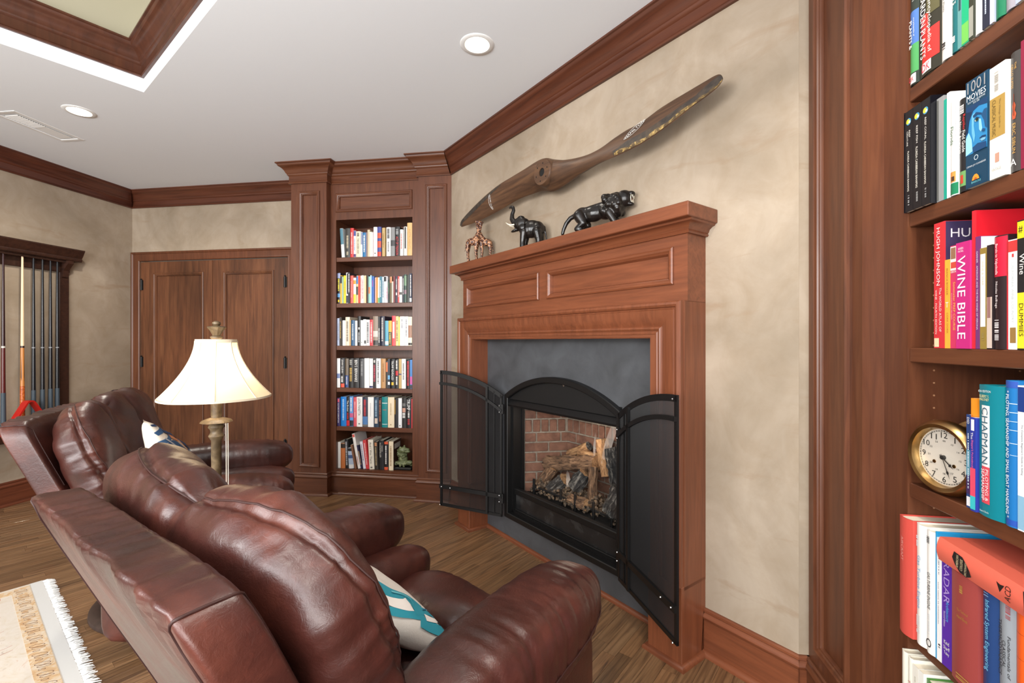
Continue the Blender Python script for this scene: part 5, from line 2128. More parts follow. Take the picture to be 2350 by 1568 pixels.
LM = Matrix.Translation((-2.398, 3.47, 0))
G1 = [(0.4093, 0.028, 0.2432), (0.4389, 0.0439, 0.2442), (0.4844, 0.0302, 0.2444), (0.5146, 0.0222, 0.2212), (0.5369, 0.042, 0.2142), (0.5788, 0.015, 0.2081), (0.5938, 0.0315, 0.2037), (0.6262, 0.011, 0.203), (0.6372, 0.022, 0.2246), (0.6592, 0.0188, 0.2055), (0.678, 0.0125, 0.2013), (0.6906, 0.0336, 0.2448), (0.7242, 0.0343, 0.2452), (0.7671, 0.0272, 0.235), (0.8013, 0.0395, 0.2396), (0.8408, 0.0379, 0.2361), (0.8787, 0.0431, 0.2399), (0.9234, 0.0269, 0.2153), (0.9518, 0.0291, 0.2398), (0.9824, 0.0428, 0.2692)]
B1 = [
    ('leaning teal and white book', (222, 224, 222), {'b': [(.45, .99, (84, 130, 146))], 'lean': -4, 's': 'leaning book'}),
    ('charcoal book with beige title', (66, 64, 60), {'t': [T(None, (196, 184, 156), .3, .75, .4), T(None, (196, 184, 156), .08, .2, .4)], 's': 'charcoal book'}),
    ('bright red book', (212, 62, 60), {'t': [T(None, (244, 214, 206), .12, .85, .35)]}),
    ('white book with blue and purple ends', (232, 230, 232), {'b': [(.8, .99, (80, 88, 150)), (.01, .12, (92, 62, 112))], 't': [T(None, (120, 130, 170), .25, .7, .3)], 's': 'blue ended book'}),
    ('cream book with black title', CR_, {'t': [T('THE CHOSEN WAY', K, .12, .72, .42), T(None, K, .8, .94, .4)], 's': 'cream titled book'}),
    ('slim white book with grey blue top', WH, {'b': [(.5, .99, (140, 148, 178))], 's': 'slim white book'}),
    ('blue book with white title', (42, 116, 168), {'t': [T(None, WH, .2, .9, .4)], 's': 'blue book'}),
    ('thin mauve grey book', (134, 118, 128), {'s': 'mauve book'}),
    ('plain beige book', (206, 190, 160), {'s': 'beige book'}),
    ('shorter ivory book', (238, 226, 206), {'s': 'ivory book'}),
    ('thin pinkish white book', (234, 216, 214), {'s': 'pinkish book'}),
    ('tall plain white book', (240, 238, 234), {'t': [(None, K, .08, .13, .5, .3)], 's': 'tall white book'}),
    ('blue and orange banded book', (72, 78, 146), {'b': [(.62, .8, (206, 88, 62)), (.3, .52, (206, 88, 62)), (.01, .16, (206, 72, 50))], 's': 'banded book'}),
    ('old gold cloth book', (196, 166, 110), {'t': [T(None, (140, 108, 60), .3, .8, .3)], 's': 'gold book'}),
    ('white book with black block title', (234, 232, 230), {'t': [T(None, K, .6, .95, .5), T(None, (120, 120, 124), .15, .5, .3)], 's': 'block title book'}),
    ('grey book with photo spine', (140, 140, 140), {'b': [(.35, .55, (70, 70, 72))], 's': 'grey photo book'}),
    ('black book with red ACT OF TREASON title', (38, 38, 40), {'t': [T('ACT OF TREASON', (214, 58, 60), .03, .66, .5), T(None, (170, 170, 170), .72, .92, .5)], 's': 'black and red book'}),
    ('short white book with red lettering', (238, 234, 230), {'t': [T(None, (200, 70, 66), .25, .85, .3)], 's': 'short white book'}),
    ('white and black narrow book', (222, 220, 216), {'b': [(.25, .98, (40, 40, 42), .3, .7)], 's': 'narrow book'}),
    ('tall tan book against the right side', (226, 184, 124), {'t': [T('INSTRUMENTS', (196, 148, 92), .2, .8, .4)], 's': 'tan book'}),
]
shelf_of_books(LM, 1.972, B1, G1, 'top shelf, corner bookcase', 'books on the top shelf of the corner bookcase', .075, .165)
G2 = [(0.3675, 0.0275, 0.2583), (0.3957, 0.0192, 0.233), (0.4149, 0.0144, 0.2214), (0.4293, 0.02, 0.2322), (0.4501, 0.0184, 0.2555), (0.4685, 0.0175, 0.2558), (0.486, 0.0151, 0.2309), (0.5011, 0.0143, 0.2305), (0.5154, 0.023, 0.2115), (0.5384, 0.0206, 0.2295), (0.559, 0.0158, 0.2291), (0.5749, 0.0142, 0.2287), (0.5891, 0.0174, 0.2298), (0.6065, 0.0221, 0.2279), (0.6285, 0.0205, 0.2311), (0.649, 0.0157, 0.2195), (0.6647, 0.0133, 0.2288), (0.678, 0.0204, 0.2188), (0.7023, 0.0133, 0.2109), (0.7156, 0.0141, 0.2106), (0.7297, 0.0156, 0.2102), (0.7453, 0.021, 0.2172), (0.7663, 0.0156, 0.2153), (0.7819, 0.0218, 0.22), (0.8036, 0.0116, 0.2181), (0.8153, 0.0178, 0.1898), (0.8331, 0.0209, 0.2173), (0.854, 0.0124, 0.1744), (0.8664, 0.0162, 0.218), (0.8841, 0.0177, 0.2161), (0.9018, 0.0154, 0.2172), (0.9172, 0.0238, 0.213), (0.9426, 0.013, 0.2221), (0.9556, 0.0214, 0.2304), (0.9771, 0.0268, 0.2262), (1.0054, 0.0191, 0.2365)]
B2 = [
    ('black guidebook with yellow title and globe photo', (30, 30, 36), {'b': [(.82, .98, (150, 160, 196)), (.2, .32, (90, 150, 200)), (.04, .12, (226, 196, 40), .2, .7)], 't': [T(None, (232, 218, 70), .4, .8, .5)], 's': 'black guidebook'}),
    ('amber yellow paperback', (226, 174, 60), {'b': [(.72, .98, (46, 44, 44))], 's': 'amber paperback'}),
    ('thin grey green paperback', (150, 180, 160), {'s': 'grey green paperback'}),
    ('lemon yellow paperback', (238, 214, 40), {'t': [T(None, (150, 120, 30), .3, .8, .3)], 's': 'lemon paperback'}),
    ('black and white striped paperback', (222, 222, 224), {'b': [(.3, .98, (34, 34, 40), .35, .95), (.01, .25, (50, 52, 76))], 's': 'striped paperback'}),
    ('taller black paperback with white lettering', (40, 40, 48), {'t': [T(None, WH, .35, .95, .5)], 's': 'taller black paperback'}),
    ('coral red paperback', (214, 84, 76), {'t': [T(None, (240, 200, 190), .2, .8, .3)], 's': 'coral paperback'}),
    ('second salmon red paperback', (222, 110, 96), {'s': 'salmon paperback'}),
    ('white paperback with yellow foot', (236, 234, 230), {'b': [(.01, .35, (240, 210, 60)), (.75, .9, (230, 160, 60))], 's': 'yellow footed paperback'}),
    ('blue topped paperback with yellow', (222, 200, 150), {'b': [(.7, .98, (70, 130, 190)), (.3, .6, (60, 66, 60))], 's': 'blue topped paperback'}),
    ('orange red paperback', (216, 66, 38), {'s': 'orange red paperback'}),
    ('white and red slim paperback', (234, 214, 210), {'t': [T(None, RD, .1, .9, .3)], 's': 'white red slim one'}),
    ('white paperback with red title', (238, 234, 230), {'t': [T(None, (206, 70, 70), .15, .85, .4)], 's': 'red titled paperback'}),
    ('cream paperback with orange edge', (238, 218, 180), {'b': [(.01, .98, (226, 170, 100), .7, .98)], 's': 'orange edged paperback'}),
    ('plain black paperback', (34, 34, 34), {'s': 'plain black paperback'}),
    ('mint and orange paperback', (140, 196, 184), {'b': [(.35, .6, (214, 130, 80))], 's': 'mint paperback'}),
    ('pale sky blue paperback', (176, 206, 220), {'s': 'sky blue paperback'}),
    ('strong blue paperback', (52, 104, 184), {'t': [T(None, (200, 80, 150), .6, .85, .3)], 's': 'strong blue paperback'}),
    ('short mauve paperback', (196, 160, 160), {'s': 'short mauve paperback'}),
    ('short orange paperback', (238, 146, 66), {'s': 'short orange paperback'}),
    ('white paperback with green foot', (234, 238, 230), {'b': [(.01, .2, (110, 180, 120))], 's': 'green footed paperback'}),
    ('teal blue paperback', (70, 128, 148), {'t': [T(None, WH, .2, .85, .3)], 's': 'teal paperback'}),
    ('pale blue paperback with dark title', (206, 220, 228), {'t': [T(None, (60, 90, 120), .2, .85, .4)], 's': 'pale blue paperback'}),
    ('white paperback with black head', (232, 230, 230), {'b': [(.8, .98, (40, 40, 44))], 's': 'black headed paperback'}),
    ('thin white paperback with pink lettering', (230, 222, 226), {'t': [T(None, (200, 60, 120), .1, .6, .5)], 's': 'pink lettered paperback'}),
    ('small black green paperback', (36, 42, 38), {'t': [T(None, (110, 150, 110), .4, .9, .3)], 's': 'small black paperback'}),
    ('mottled brown paperback', (116, 104, 76), {'b': [(.75, .98, (206, 140, 100))], 's': 'mottled paperback'}),
    ('small cream paperback', (238, 226, 204), {'s': 'small cream paperback'}),
    ('dark maroon paperback', (122, 52, 54), {'s': 'maroon paperback'}),
    ('navy paperback with white square', (48, 46, 66), {'t': [T(None, WH, .5, .9, .4)], 'b': [(.28, .38, WH, .2, .8)], 's': 'navy square paperback'}),
    ('second red paperback', (204, 74, 70), {'t': [T(None, (240, 210, 200), .2, .9, .4)], 's': 'second red paperback'}),
    ('plain white paperback', (240, 236, 230), {'b': [(.3, .4, (90, 86, 84))], 's': 'plain white paperback'}),
    ('slim navy paperback', (34, 40, 58), {'t': [T(None, WH, .3, .9, .4)], 's': 'slim navy paperback'}),
    ('green and navy collage paperback', (70, 92, 84), {'b': [(.6, .95, (130, 160, 130)), (.3, .45, (150, 120, 130))], 's': 'collage paperback'}),
    ('dark grey green paperback', (62, 66, 62), {'s': 'grey green thick one'}),
    ('tall navy paperback with white title', (26, 36, 68), {'t': [T(None, WH, .2, .95, .45)], 'b': [(.02, .15, (224, 222, 220))], 's': 'tall navy paperback'}),
]
shelf_of_books(LM, 1.589, B2, G2, 'second shelf down', 'paperbacks on the second shelf of the corner bookcase', .075, .145)
G3 = [(0.3675, 0.0218, 0.2302), (0.3901, 0.0192, 0.2375), (0.4109, 0.0304, 0.2118), (0.4413, 0.0391, 0.2391), (0.4804, 0.0143, 0.2165), (0.4948, 0.0318, 0.2126), (0.5265, 0.0206, 0.2087), (0.5472, 0.0293, 0.2456), (0.5765, 0.0237, 0.212), (0.6001, 0.026, 0.2192), (0.6262, 0.0315, 0.2152), (0.6576, 0.0298, 0.2164), (0.6874, 0.0446, 0.2441), (0.732, 0.0187, 0.2401), (0.7507, 0.0381, 0.2435), (0.7904, 0.0326, 0.2064), (0.823, 0.0294, 0.2062), (0.8524, 0.0324, 0.2462), (0.8849, 0.0262, 0.2423), (0.9111, 0.0085, 0.2348), (0.9195, 0.0422, 0.2404), (0.9618, 0.0306, 0.24), (0.9924, 0.0336, 0.2375)]
B3 = [
    ('pale blue grey book', (170, 180, 204), {'t': [T(None, (110, 116, 140), .2, .8, .3)], 's': 'pale blue book'}),
    ('dark brown book with gold title', (60, 52, 46), {'t': [T(None, GO, .25, .85, .4)], 's': 'dark brown book'}),
    ('plain white short book', (240, 238, 234), {'s': 'white short book'}),
    ('cream book with grey title', (226, 212, 190), {'t': [T(None, (120, 110, 100), .15, .85, .4)], 's': 'grey titled cream book'}),
    ('thin tan book', (196, 160, 110), {'s': 'thin tan book'}),
    ('steel blue book', (48, 92, 130), {'t': [T(None, (190, 200, 210), .2, .85, .4)], 's': 'steel blue book'}),
    ('narrow white book', (238, 236, 232), {'s': 'narrow white book'}),
    ('tall black book with white bird mark', (36, 36, 38), {'t': [T(None, (180, 180, 180), .1, .45, .4)], 'b': [(.55, .62, WH, .3, .7)], 's': 'tall black bird book'}),
    ('first of two white books', (236, 234, 230), {'t': [(None, K, .1, .14, .5, .3)], 's': 'first white book'}),
    ('second white book with dark foot emblem', (238, 236, 232), {'b': [(.08, .2, (46, 46, 48), .4, .95)], 's': 'emblem book'}),
    ('white book with grey block letters', (226, 224, 222), {'t': [T(None, (90, 92, 96), .1, .9, .5)], 's': 'block letter book'}),
    ('red book with white lettering', (202, 58, 66), {'t': [T(None, (244, 216, 214), .12, .9, .4)], 's': 'red book'}),
    ('wide sepia photo book', (150, 132, 116), {'b': [(.3, .5, (206, 200, 192)), (.02, .18, (60, 56, 54))], 's': 'sepia book'}),
    ('narrow black book with white title', (34, 34, 36), {'t': [T(None, WH, .1, .6, .4)], 's': 'narrow black book'}),
    ('midnight blue book with spaced letters', (34, 36, 58), {'t': [T(None, (214, 206, 196), .15, .95, .35)], 's': 'midnight blue book'}),
    ('sky blue book with white foot', (98, 170, 194), {'b': [(.04, .18, WH)], 's': 'sky blue book'}),
    ('yellow book over dark green', (232, 178, 64), {'b': [(.01, .55, (66, 76, 56))], 't': [T(None, (232, 200, 90), .1, .5, .4)], 's': 'yellow green book'}),
    ('pinkish red book with white panel', (222, 84, 92), {'b': [(.25, .8, (240, 226, 224), .25, .75)], 's': 'white panel red book'}),
    ('pale yellow book with brown title', (232, 216, 150), {'t': [T(None, (130, 100, 60), .15, .85, .4)], 's': 'pale yellow book'}),
    ('very thin yellow book', (228, 206, 60), {'s': 'very thin yellow book'}),
    ('wide white book with faint title', (242, 240, 238), {'t': [T(None, (150, 150, 156), .6, .9, .3)], 's': 'wide white book'}),
    ('white book with grey vertical title', (240, 239, 236), {'t': [T(None, (120, 120, 126), .3, .9, .3)], 's': 'grey titled white book'}),
    ('cream book with brown picture', (240, 232, 206), {'b': [(.28, .7, (172, 128, 104)), (.02, .1, (60, 56, 52))], 's': 'picture book'}),
]
shelf_of_books(LM, 1.2346, B3, G3, 'third shelf down', 'books on the third shelf of the corner bookcase', .075, .165)
G4 = [(0.3675, 0.0286, 0.2448), (0.3961, 0.0396, 0.2449), (0.4372, 0.0309, 0.2435), (0.4697, 0.0416, 0.245), (0.5128, 0.0522, 0.2465), (0.5697, 0.0383, 0.2437), (0.6087, 0.0427, 0.2466), (0.6522, 0.0319, 0.2438), (0.6848, 0.0288, 0.241), (0.7144, 0.0393, 0.2453), (0.7545, 0.0407, 0.244), (0.7959, 0.0203, 0.2255), (0.817, 0.0195, 0.2433), (0.8373, 0.0389, 0.2413), (0.8784, 0.0328, 0.2413), (0.912, 0.0231, 0.2435), (0.9358, 0.0364, 0.2435), (0.973, 0.0355, 0.2365), (1.01, 0.0199, 0.2366)]
B4 = [
    ('white book with blue emblem', (238, 236, 234), {'b': [(.32, .48, (120, 136, 180))], 's': 'blue emblem book'}),
    ('black book with white name and red foot', (34, 32, 34), {'b': [(.01, .14, (220, 84, 60), .2, .98)], 't': [T('JOHN GLENN', WH, .5, .96, .5), T(None, WH, .18, .4, .4)], 's': 'red footed black book'}),
    ('brown grey book with blue foot', (112, 98, 82), {'b': [(.01, .42, (50, 76, 132))], 't': [T(None, (190, 190, 200), .1, .38, .4)], 's': 'brown blue book'}),
    ('black book with gold title', (34, 30, 28), {'t': [T(None, GO, .2, .68, .5), T(None, (170, 168, 160), .78, .95, .5)], 's': 'black gold book'}),
    ('wide black book with tall white capitals', (44, 42, 42), {'t': [T('BEN S. BERNANKE', (236, 234, 228), .2, .94, .5)], 's': 'wide black book'}),
    ('dark grey photo book', (76, 76, 78), {'t': [T(None, (150, 150, 150), .4, .9, .4)], 's': 'dark grey photo book'}),
    ('wide blank white book', (242, 240, 238), {'s': 'blank white book'}),
    ('off white book with navy foot', (234, 232, 228), {'b': [(.01, .07, (50, 54, 104))], 's': 'navy footed book'}),
    ('black book with dark red title', (40, 36, 38), {'t': [T(None, (196, 66, 88), .2, .8, .5), T(None, WH, .86, .96, .5)], 's': 'dark red titled book'}),
    ('white book with handwritten style title', (242, 241, 238), {'t': [T(None, (50, 50, 54), .15, .92, .3)], 's': 'handwritten title book'}),
    ('tan leather look book', (188, 142, 92), {'t': [T(None, (150, 104, 60), .2, .85, .3)], 's': 'tan book'}),
    ('shorter black book with orange flash', (50, 46, 46), {'b': [(.6, .95, (228, 120, 70), .2, .9)], 's': 'orange flash book'}),
    ('black and blue narrow book', (44, 48, 60), {'b': [(.12, .22, WH), (.3, .44, (110, 170, 210))], 's': 'blue narrow book'}),
    ('black book with yellow seal near its foot', (32, 31, 32), {'b': [(.11, .21, (226, 186, 60), .25, .75)], 't': [T('TRUMP REVEALED', (236, 234, 230), .28, .94, .45)], 's': 'yellow seal book'}),
    ('black book with red block', (34, 33, 36), {'b': [(.44, .6, (196, 50, 56), .2, .85)], 't': [T(None, WH, .64, .95, .4), T(None, WH, .12, .4, .4)], 's': 'red block book'}),
    ('gold striped narrow book', (196, 166, 108), {'b': [(.46, .5, (70, 70, 120))], 's': 'gold striped book'}),
    ('white book with script title', (240, 238, 236), {'t': [T(None, (90, 80, 90), .3, .85, .3)], 's': 'script title book'}),
    ('black book with red title', (28, 26, 28), {'t': [T(None, (206, 50, 60), .1, .95, .45)], 's': 'red titled black book'}),
    ('blue and magenta book against the right side', (64, 124, 190), {'b': [(.15, .42, (196, 80, 150)), (.01, .13, (50, 50, 54))], 's': 'magenta book'}),
]
shelf_of_books(LM, .8836, B4, G4, 'fourth shelf down', 'books on the fourth shelf of the corner bookcase', .075, .165)
G5 = [(0.3696, 0.0264, 0.2363), (0.3969, 0.0512, 0.2455), (0.4488, 0.0286, 0.2447), (0.4782, 0.0331, 0.2502), (0.5121, 0.0292, 0.2434), (0.5436, 0.0506, 0.2476), (0.5949, 0.0458, 0.2448), (0.6415, 0.0517, 0.2476), (0.6939, 0.0424, 0.2462), (0.7371, 0.0279, 0.2431), (0.7658, 0.0497, 0.2509), (0.8162, 0.0562, 0.2502), (0.8732, 0.0306, 0.2416), (0.9046, 0.0313, 0.2421), (0.9366, 0.0379, 0.2462), (0.9752, 0.0459, 0.2433), (1.0226, 0.0074, 0.2402)]
B5 = [
    ('purple navy book with white lettering', (58, 48, 102), {'b': [(.85, .97, (208, 90, 110), .2, .8)], 't': [T('CULTURE OF CORRUPTION', WH, .12, .82, .45)], 's': 'purple book'}),
    ('thick bright blue book', (26, 122, 202), {'t': [T(None, (190, 220, 240), .2, .92, .25)], 's': 'bright blue book'}),
    ('black book titled The Broker with red foot', (40, 34, 36), {'b': [(.01, .2, (204, 40, 48))], 't': [T('The Broker', WH, .5, .88, .5), T(None, RD, .24, .46, .4)], 's': 'red footed book'}),
    ('light blue book with pink patch', (98, 152, 214), {'b': [(.3, .44, (204, 96, 140)), (.01, .2, (40, 42, 50))], 't': [T(None, WH, .5, .95, .4)], 's': 'light blue book'}),
    ('pinkish red book', (214, 88, 98), {'t': [T(None, (240, 200, 200), .3, .85, .3)], 's': 'pinkish red book'}),
    ('white book with tall dark capitals', (240, 238, 234), {'t': [T('LEON PANETTA', (56, 54, 60), .38, .96, .42), (None, K, .08, .12, .5, .3)], 's': 'white lettered book'}),
    ('blue sky photo book with red title', (46, 52, 72), {'b': [(.08, .35, (84, 126, 178)), (.01, .08, (110, 104, 100))], 't': [T(None, (204, 62, 66), .35, .92, .4)], 's': 'sky photo book'}),
    ('thick blank white book', (244, 242, 238), {'t': [T(None, (190, 188, 190), .35, .8, .15)], 's': 'thick white book'}),
    ('navy book with portrait photo', (38, 60, 82), {'b': [(.12, .3, (214, 196, 180), .2, .8)], 't': [T(None, (150, 176, 196), .35, .92, .4)], 's': 'portrait book'}),
    ('black narrow book with brown title', (44, 38, 38), {'t': [T(None, (176, 112, 84), .2, .92, .45)], 's': 'narrow black book'}),
    ('teal cloth book with white rules', (24, 130, 132), {'b': [(.79, .81, WH), (.1, .115, WH), (.57, .585, (196, 90, 80), .2, .8)], 's': 'teal book'}),
    ('thick cream book', (234, 216, 184), {'t': [T(None, (190, 166, 130), .4, .8, .2), (None, (150, 120, 80), .08, .11, .5, .2)], 's': 'thick cream book'}),
    ('black book with gold left edge', (44, 42, 44), {'b': [(.45, .95, (196, 150, 60), .02, .25)], 's': 'gold edged book'}),
    ('narrow white book', (240, 240, 240), {'t': [(None, K, .05, .09, .5, .3)], 's': 'narrow white book'}),
    ('black book with boxed photo', (42, 40, 40), {'b': [(.52, .66, (200, 150, 130), .15, .85), (.72, .82, (110, 108, 106), .15, .85)], 't': [T(None, WH, .32, .5, .6)], 's': 'boxed photo book'}),
    ('black book with bold white title', (26, 26, 28), {'t': [('TRUMP', (240, 238, 236), .6, .97, .45, .6), T(None, (206, 56, 60), .1, .3, .4), T(None, WH, .34, .56, .3)], 's': 'white titled black book'}),
    ('sliver of a red book at the right side', (204, 48, 58), {'s': 'red sliver'}),
]
shelf_of_books(LM, .561, B5, G5, 'fifth shelf down', 'books on the fifth shelf of the corner bookcase', .075, .165)
G6 = [(0.3673, 0.0249, 0.2172), (0.3922, 0.042, 0.206), (0.4356, 0.0309, 0.2418), (0.469, 0.046, 0.1708), (0.5224, 0.0164, 0.2015), (0.5469, 0.0251, 0.294), (0.5740, 0.0168, 0.1989), (0.5929, 0.025, 0.2281), (0.6199, 0.0272, 0.2415), (0.6493, 0.0446, 0.2454), (0.6965, 0.0333, 0.2307), (0.7333, 0.0443, 0.2424), (0.7801, 0.0346, 0.2378), (0.8185, 0.0412, 0.2374)]
B6 = [
    ('white book against the left side', (240, 238, 234), {'s': 'white book', 'hard': False}),
    ('orange brown book with dark head', (198, 118, 66), {'b': [(.82, .99, (50, 42, 36))], 's': 'orange brown book'}),
    ('tall black book with white lettering', (36, 35, 38), {'t': [T(None, (190, 190, 196), .1, .92, .4)], 's': 'tall black book', 'lean': -2}),
    ('blue and white photo book', (176, 192, 214), {'b': [(.85, .99, (40, 40, 44)), (.5, .66, (70, 96, 140)), (.01, .2, (226, 226, 226))], 's': 'blue photo book', 'lean': -4}),
    ('leaning brown book', (128, 88, 66), {'lean': -11, 's': 'leaning brown book'}),
    ('tallest leaning white book', (238, 234, 230), {'b': [(.9, .98, (214, 90, 80), .1, .9)], 't': [T(None, (190, 120, 110), .1, .35, .3)], 'lean': -11, 's': 'tallest leaning book', 'depth': .20}),
    ('leaning navy book with cream title', (42, 38, 70), {'t': [T(None, (200, 170, 130), .15, .75, .5)], 'lean': -11, 's': 'leaning navy book'}),
    ('leaning lilac white book', (226, 224, 234), {'t': [T(None, (130, 130, 150), .3, .9, .4)], 'lean': -8, 's': 'leaning lilac book'}),
    ('leaning red book', (212, 60, 66), {'t': [T(None, (240, 200, 196), .15, .9, .35)], 'lean': -7, 's': 'leaning red book'}),
    ('cream book titled And I Was There', (236, 228, 212), {'t': [T('And I Was There', (44, 42, 44), .2, .92, .4), (None, K, .04, .09, .5, .4)], 'lean': -3, 's': 'And I Was There book'}),
    ('brown black book with portrait head', (52, 44, 38), {'b': [(.84, .97, (190, 130, 90), .2, .8)], 't': [T(None, (180, 160, 120), .15, .8, .35)], 'lean': -2, 's': 'portrait head book'}),
    ('black book with tan two-line lettering', (38, 38, 40), {'t': [('ROCKEFELLER', (210, 206, 196), .42, .92, .36, .28), ('DAVID', (210, 206, 196), .62, .82, .72, .24)], 'lean': -1, 's': 'black lettered book'}),
    ('black book with orange ends', (34, 33, 35), {'b': [(.9, .99, (216, 92, 58)), (.01, .11, (216, 92, 58))], 't': [T(None, WH, .2, .85, .35)], 's': 'orange ended book'}),
    ('cream book next to the green dragon', (232, 216, 186), {'t': [T(None, (160, 130, 96), .15, .85, .3)], 'board': ((66, 42, 34), (None, (206, 200, 190), .15, .85, .72, .9)), 's': 'cream book'}),
]
shelf_of_books(LM, .206, B6, G6, 'bottom shelf, corner bookcase', 'books on the bottom shelf of the corner bookcase', .085, .17)

# right bookcase: large legible spines
RM = Matrix.Translation((.775, 1.711, 0)) @ Matrix.Rotation(-PI / 2, 4, 'Z')
R1 = [(0.398, 0.0315, .30), (0.4298, 0.0705, .31), (0.501, 0.0329, .29), (0.5339, 0.0202, .28), (0.5541, 0.0108, .28), (0.5649, 0.019, .29), (0.5839, 0.012, .28), (0.5959, 0.0214, .29), (0.6173, 0.018, .29), (0.6353, 0.0091, .28), (0.6444, 0.0225, .29), (0.6669, 0.0244, .29), (0.6914, 0.0161, .29)]
GR = (60, 140, 84)
C1 = [
    ('green and blue plant encyclopedia', (44, 52, 46), {'dy': .055, 'b': [(.34, .62, (74, 112, 178)), (.1, .34, (74, 150, 86)), (.01, .09, (238, 232, 230), .05, .8)], 't': [('PLANTS &', (236, 240, 236), .22, .64, .30, .3), ('encyclopedia of', (240, 244, 240), .3, .66, .66, .18), ('DK', (196, 50, 70), .02, .08, .42, .5, 'h'), ('AMERICAN', (200, 206, 200), .66, .92, .6, .2)], 's': 'plant encyclopedia'}),
    ('thick dark garden plants encyclopedia with red flower', (46, 44, 34), {'dy': .055, 'b': [(.45, .62, (88, 84, 56), .45, .95), (.1, .34, (206, 52, 48), .2, .95), (.33, .48, (206, 60, 56), .12, .55), (.02, .1, (240, 236, 234), .2, .65)], 't': [('GARDEN PLANTS', (240, 238, 232), .14, .66, .28, .24), ('A-Z encyclopedia of', (240, 238, 232), .14, .72, .58, .22), ('DK', (196, 50, 70), .03, .09, .42, .36, 'h')], 's': 'garden plants book'}),
    ('white Landscape Plants book', (238, 236, 230), {'dy': .055, 't': [('Landscape Plants', (70, 70, 72), .3, .7, .42, .22), (None, K, .08, .14, .4, .36)], 's': 'landscape book'}),
    ('dark teal FLORIDA PLANTS book', (18, 98, 102), {'dy': .055, 't': [('A PLANTS', WH, .34, .66, .6, .42), (None, (190, 220, 216), .36, .6, .2, .16), (None, WH, .08, .13, .5, .4)], 's': 'dark teal book'}),
    ('narrow patterned teal book', (96, 150, 150), {'dy': .055, 'b': [(.3, .8, (46, 74, 78), .3, .8), (.4, .55, (226, 226, 180), .2, .6)], 's': 'patterned teal book'}),
    ('bright green GARDENING book', (24, 168, 118), {'dy': .055, 'b': [(.01, .16, (110, 186, 84))], 't': [('GARDENING', (240, 246, 240), .28, .8, .45, .5)], 's': 'GARDENING book'}),
    ('narrow olive black book', (52, 56, 44), {'dy': .055, 'b': [(.02, .25, (150, 150, 140))], 't': [(None, (220, 206, 150), .35, .8, .5, .3)], 's': 'olive black book'}),
    ('white book with faint grey title', (238, 238, 240), {'dy': .055, 't': [(None, (176, 180, 190), .3, .9, .4, .2)], 's': 'white faint book'}),
    ('black and blue glossy book', (36, 40, 58), {'dy': .055, 'b': [(.5, .75, (84, 116, 180))], 't': [(None, (190, 200, 220), .1, .4, .5, .2)], 's': 'glossy blue book'}),
    ('narrow lilac book', (190, 190, 220), {'dy': .055, 's': 'narrow lilac book'}),
    ('green gardening book with white emblem', (20, 112, 78), {'dy': .055, 'b': [(.5, .56, WH, .2, .6)], 't': [(None, WH, .2, .45, .5, .14)], 's': 'emblem green book'}),
    ('grey patterned book', (150, 146, 156), {'dy': .055, 'b': [(.1, .7, (106, 96, 116), .1, .4)], 's': 'grey patterned book'}),
    ('pale periwinkle book at the frame edge', (168, 178, 212), {'dy': .055}),
]
shelf_of_books(RM, 1.922, C1, R1, 'top right shelf', 'gardening books on the top right shelf', 0, .19)
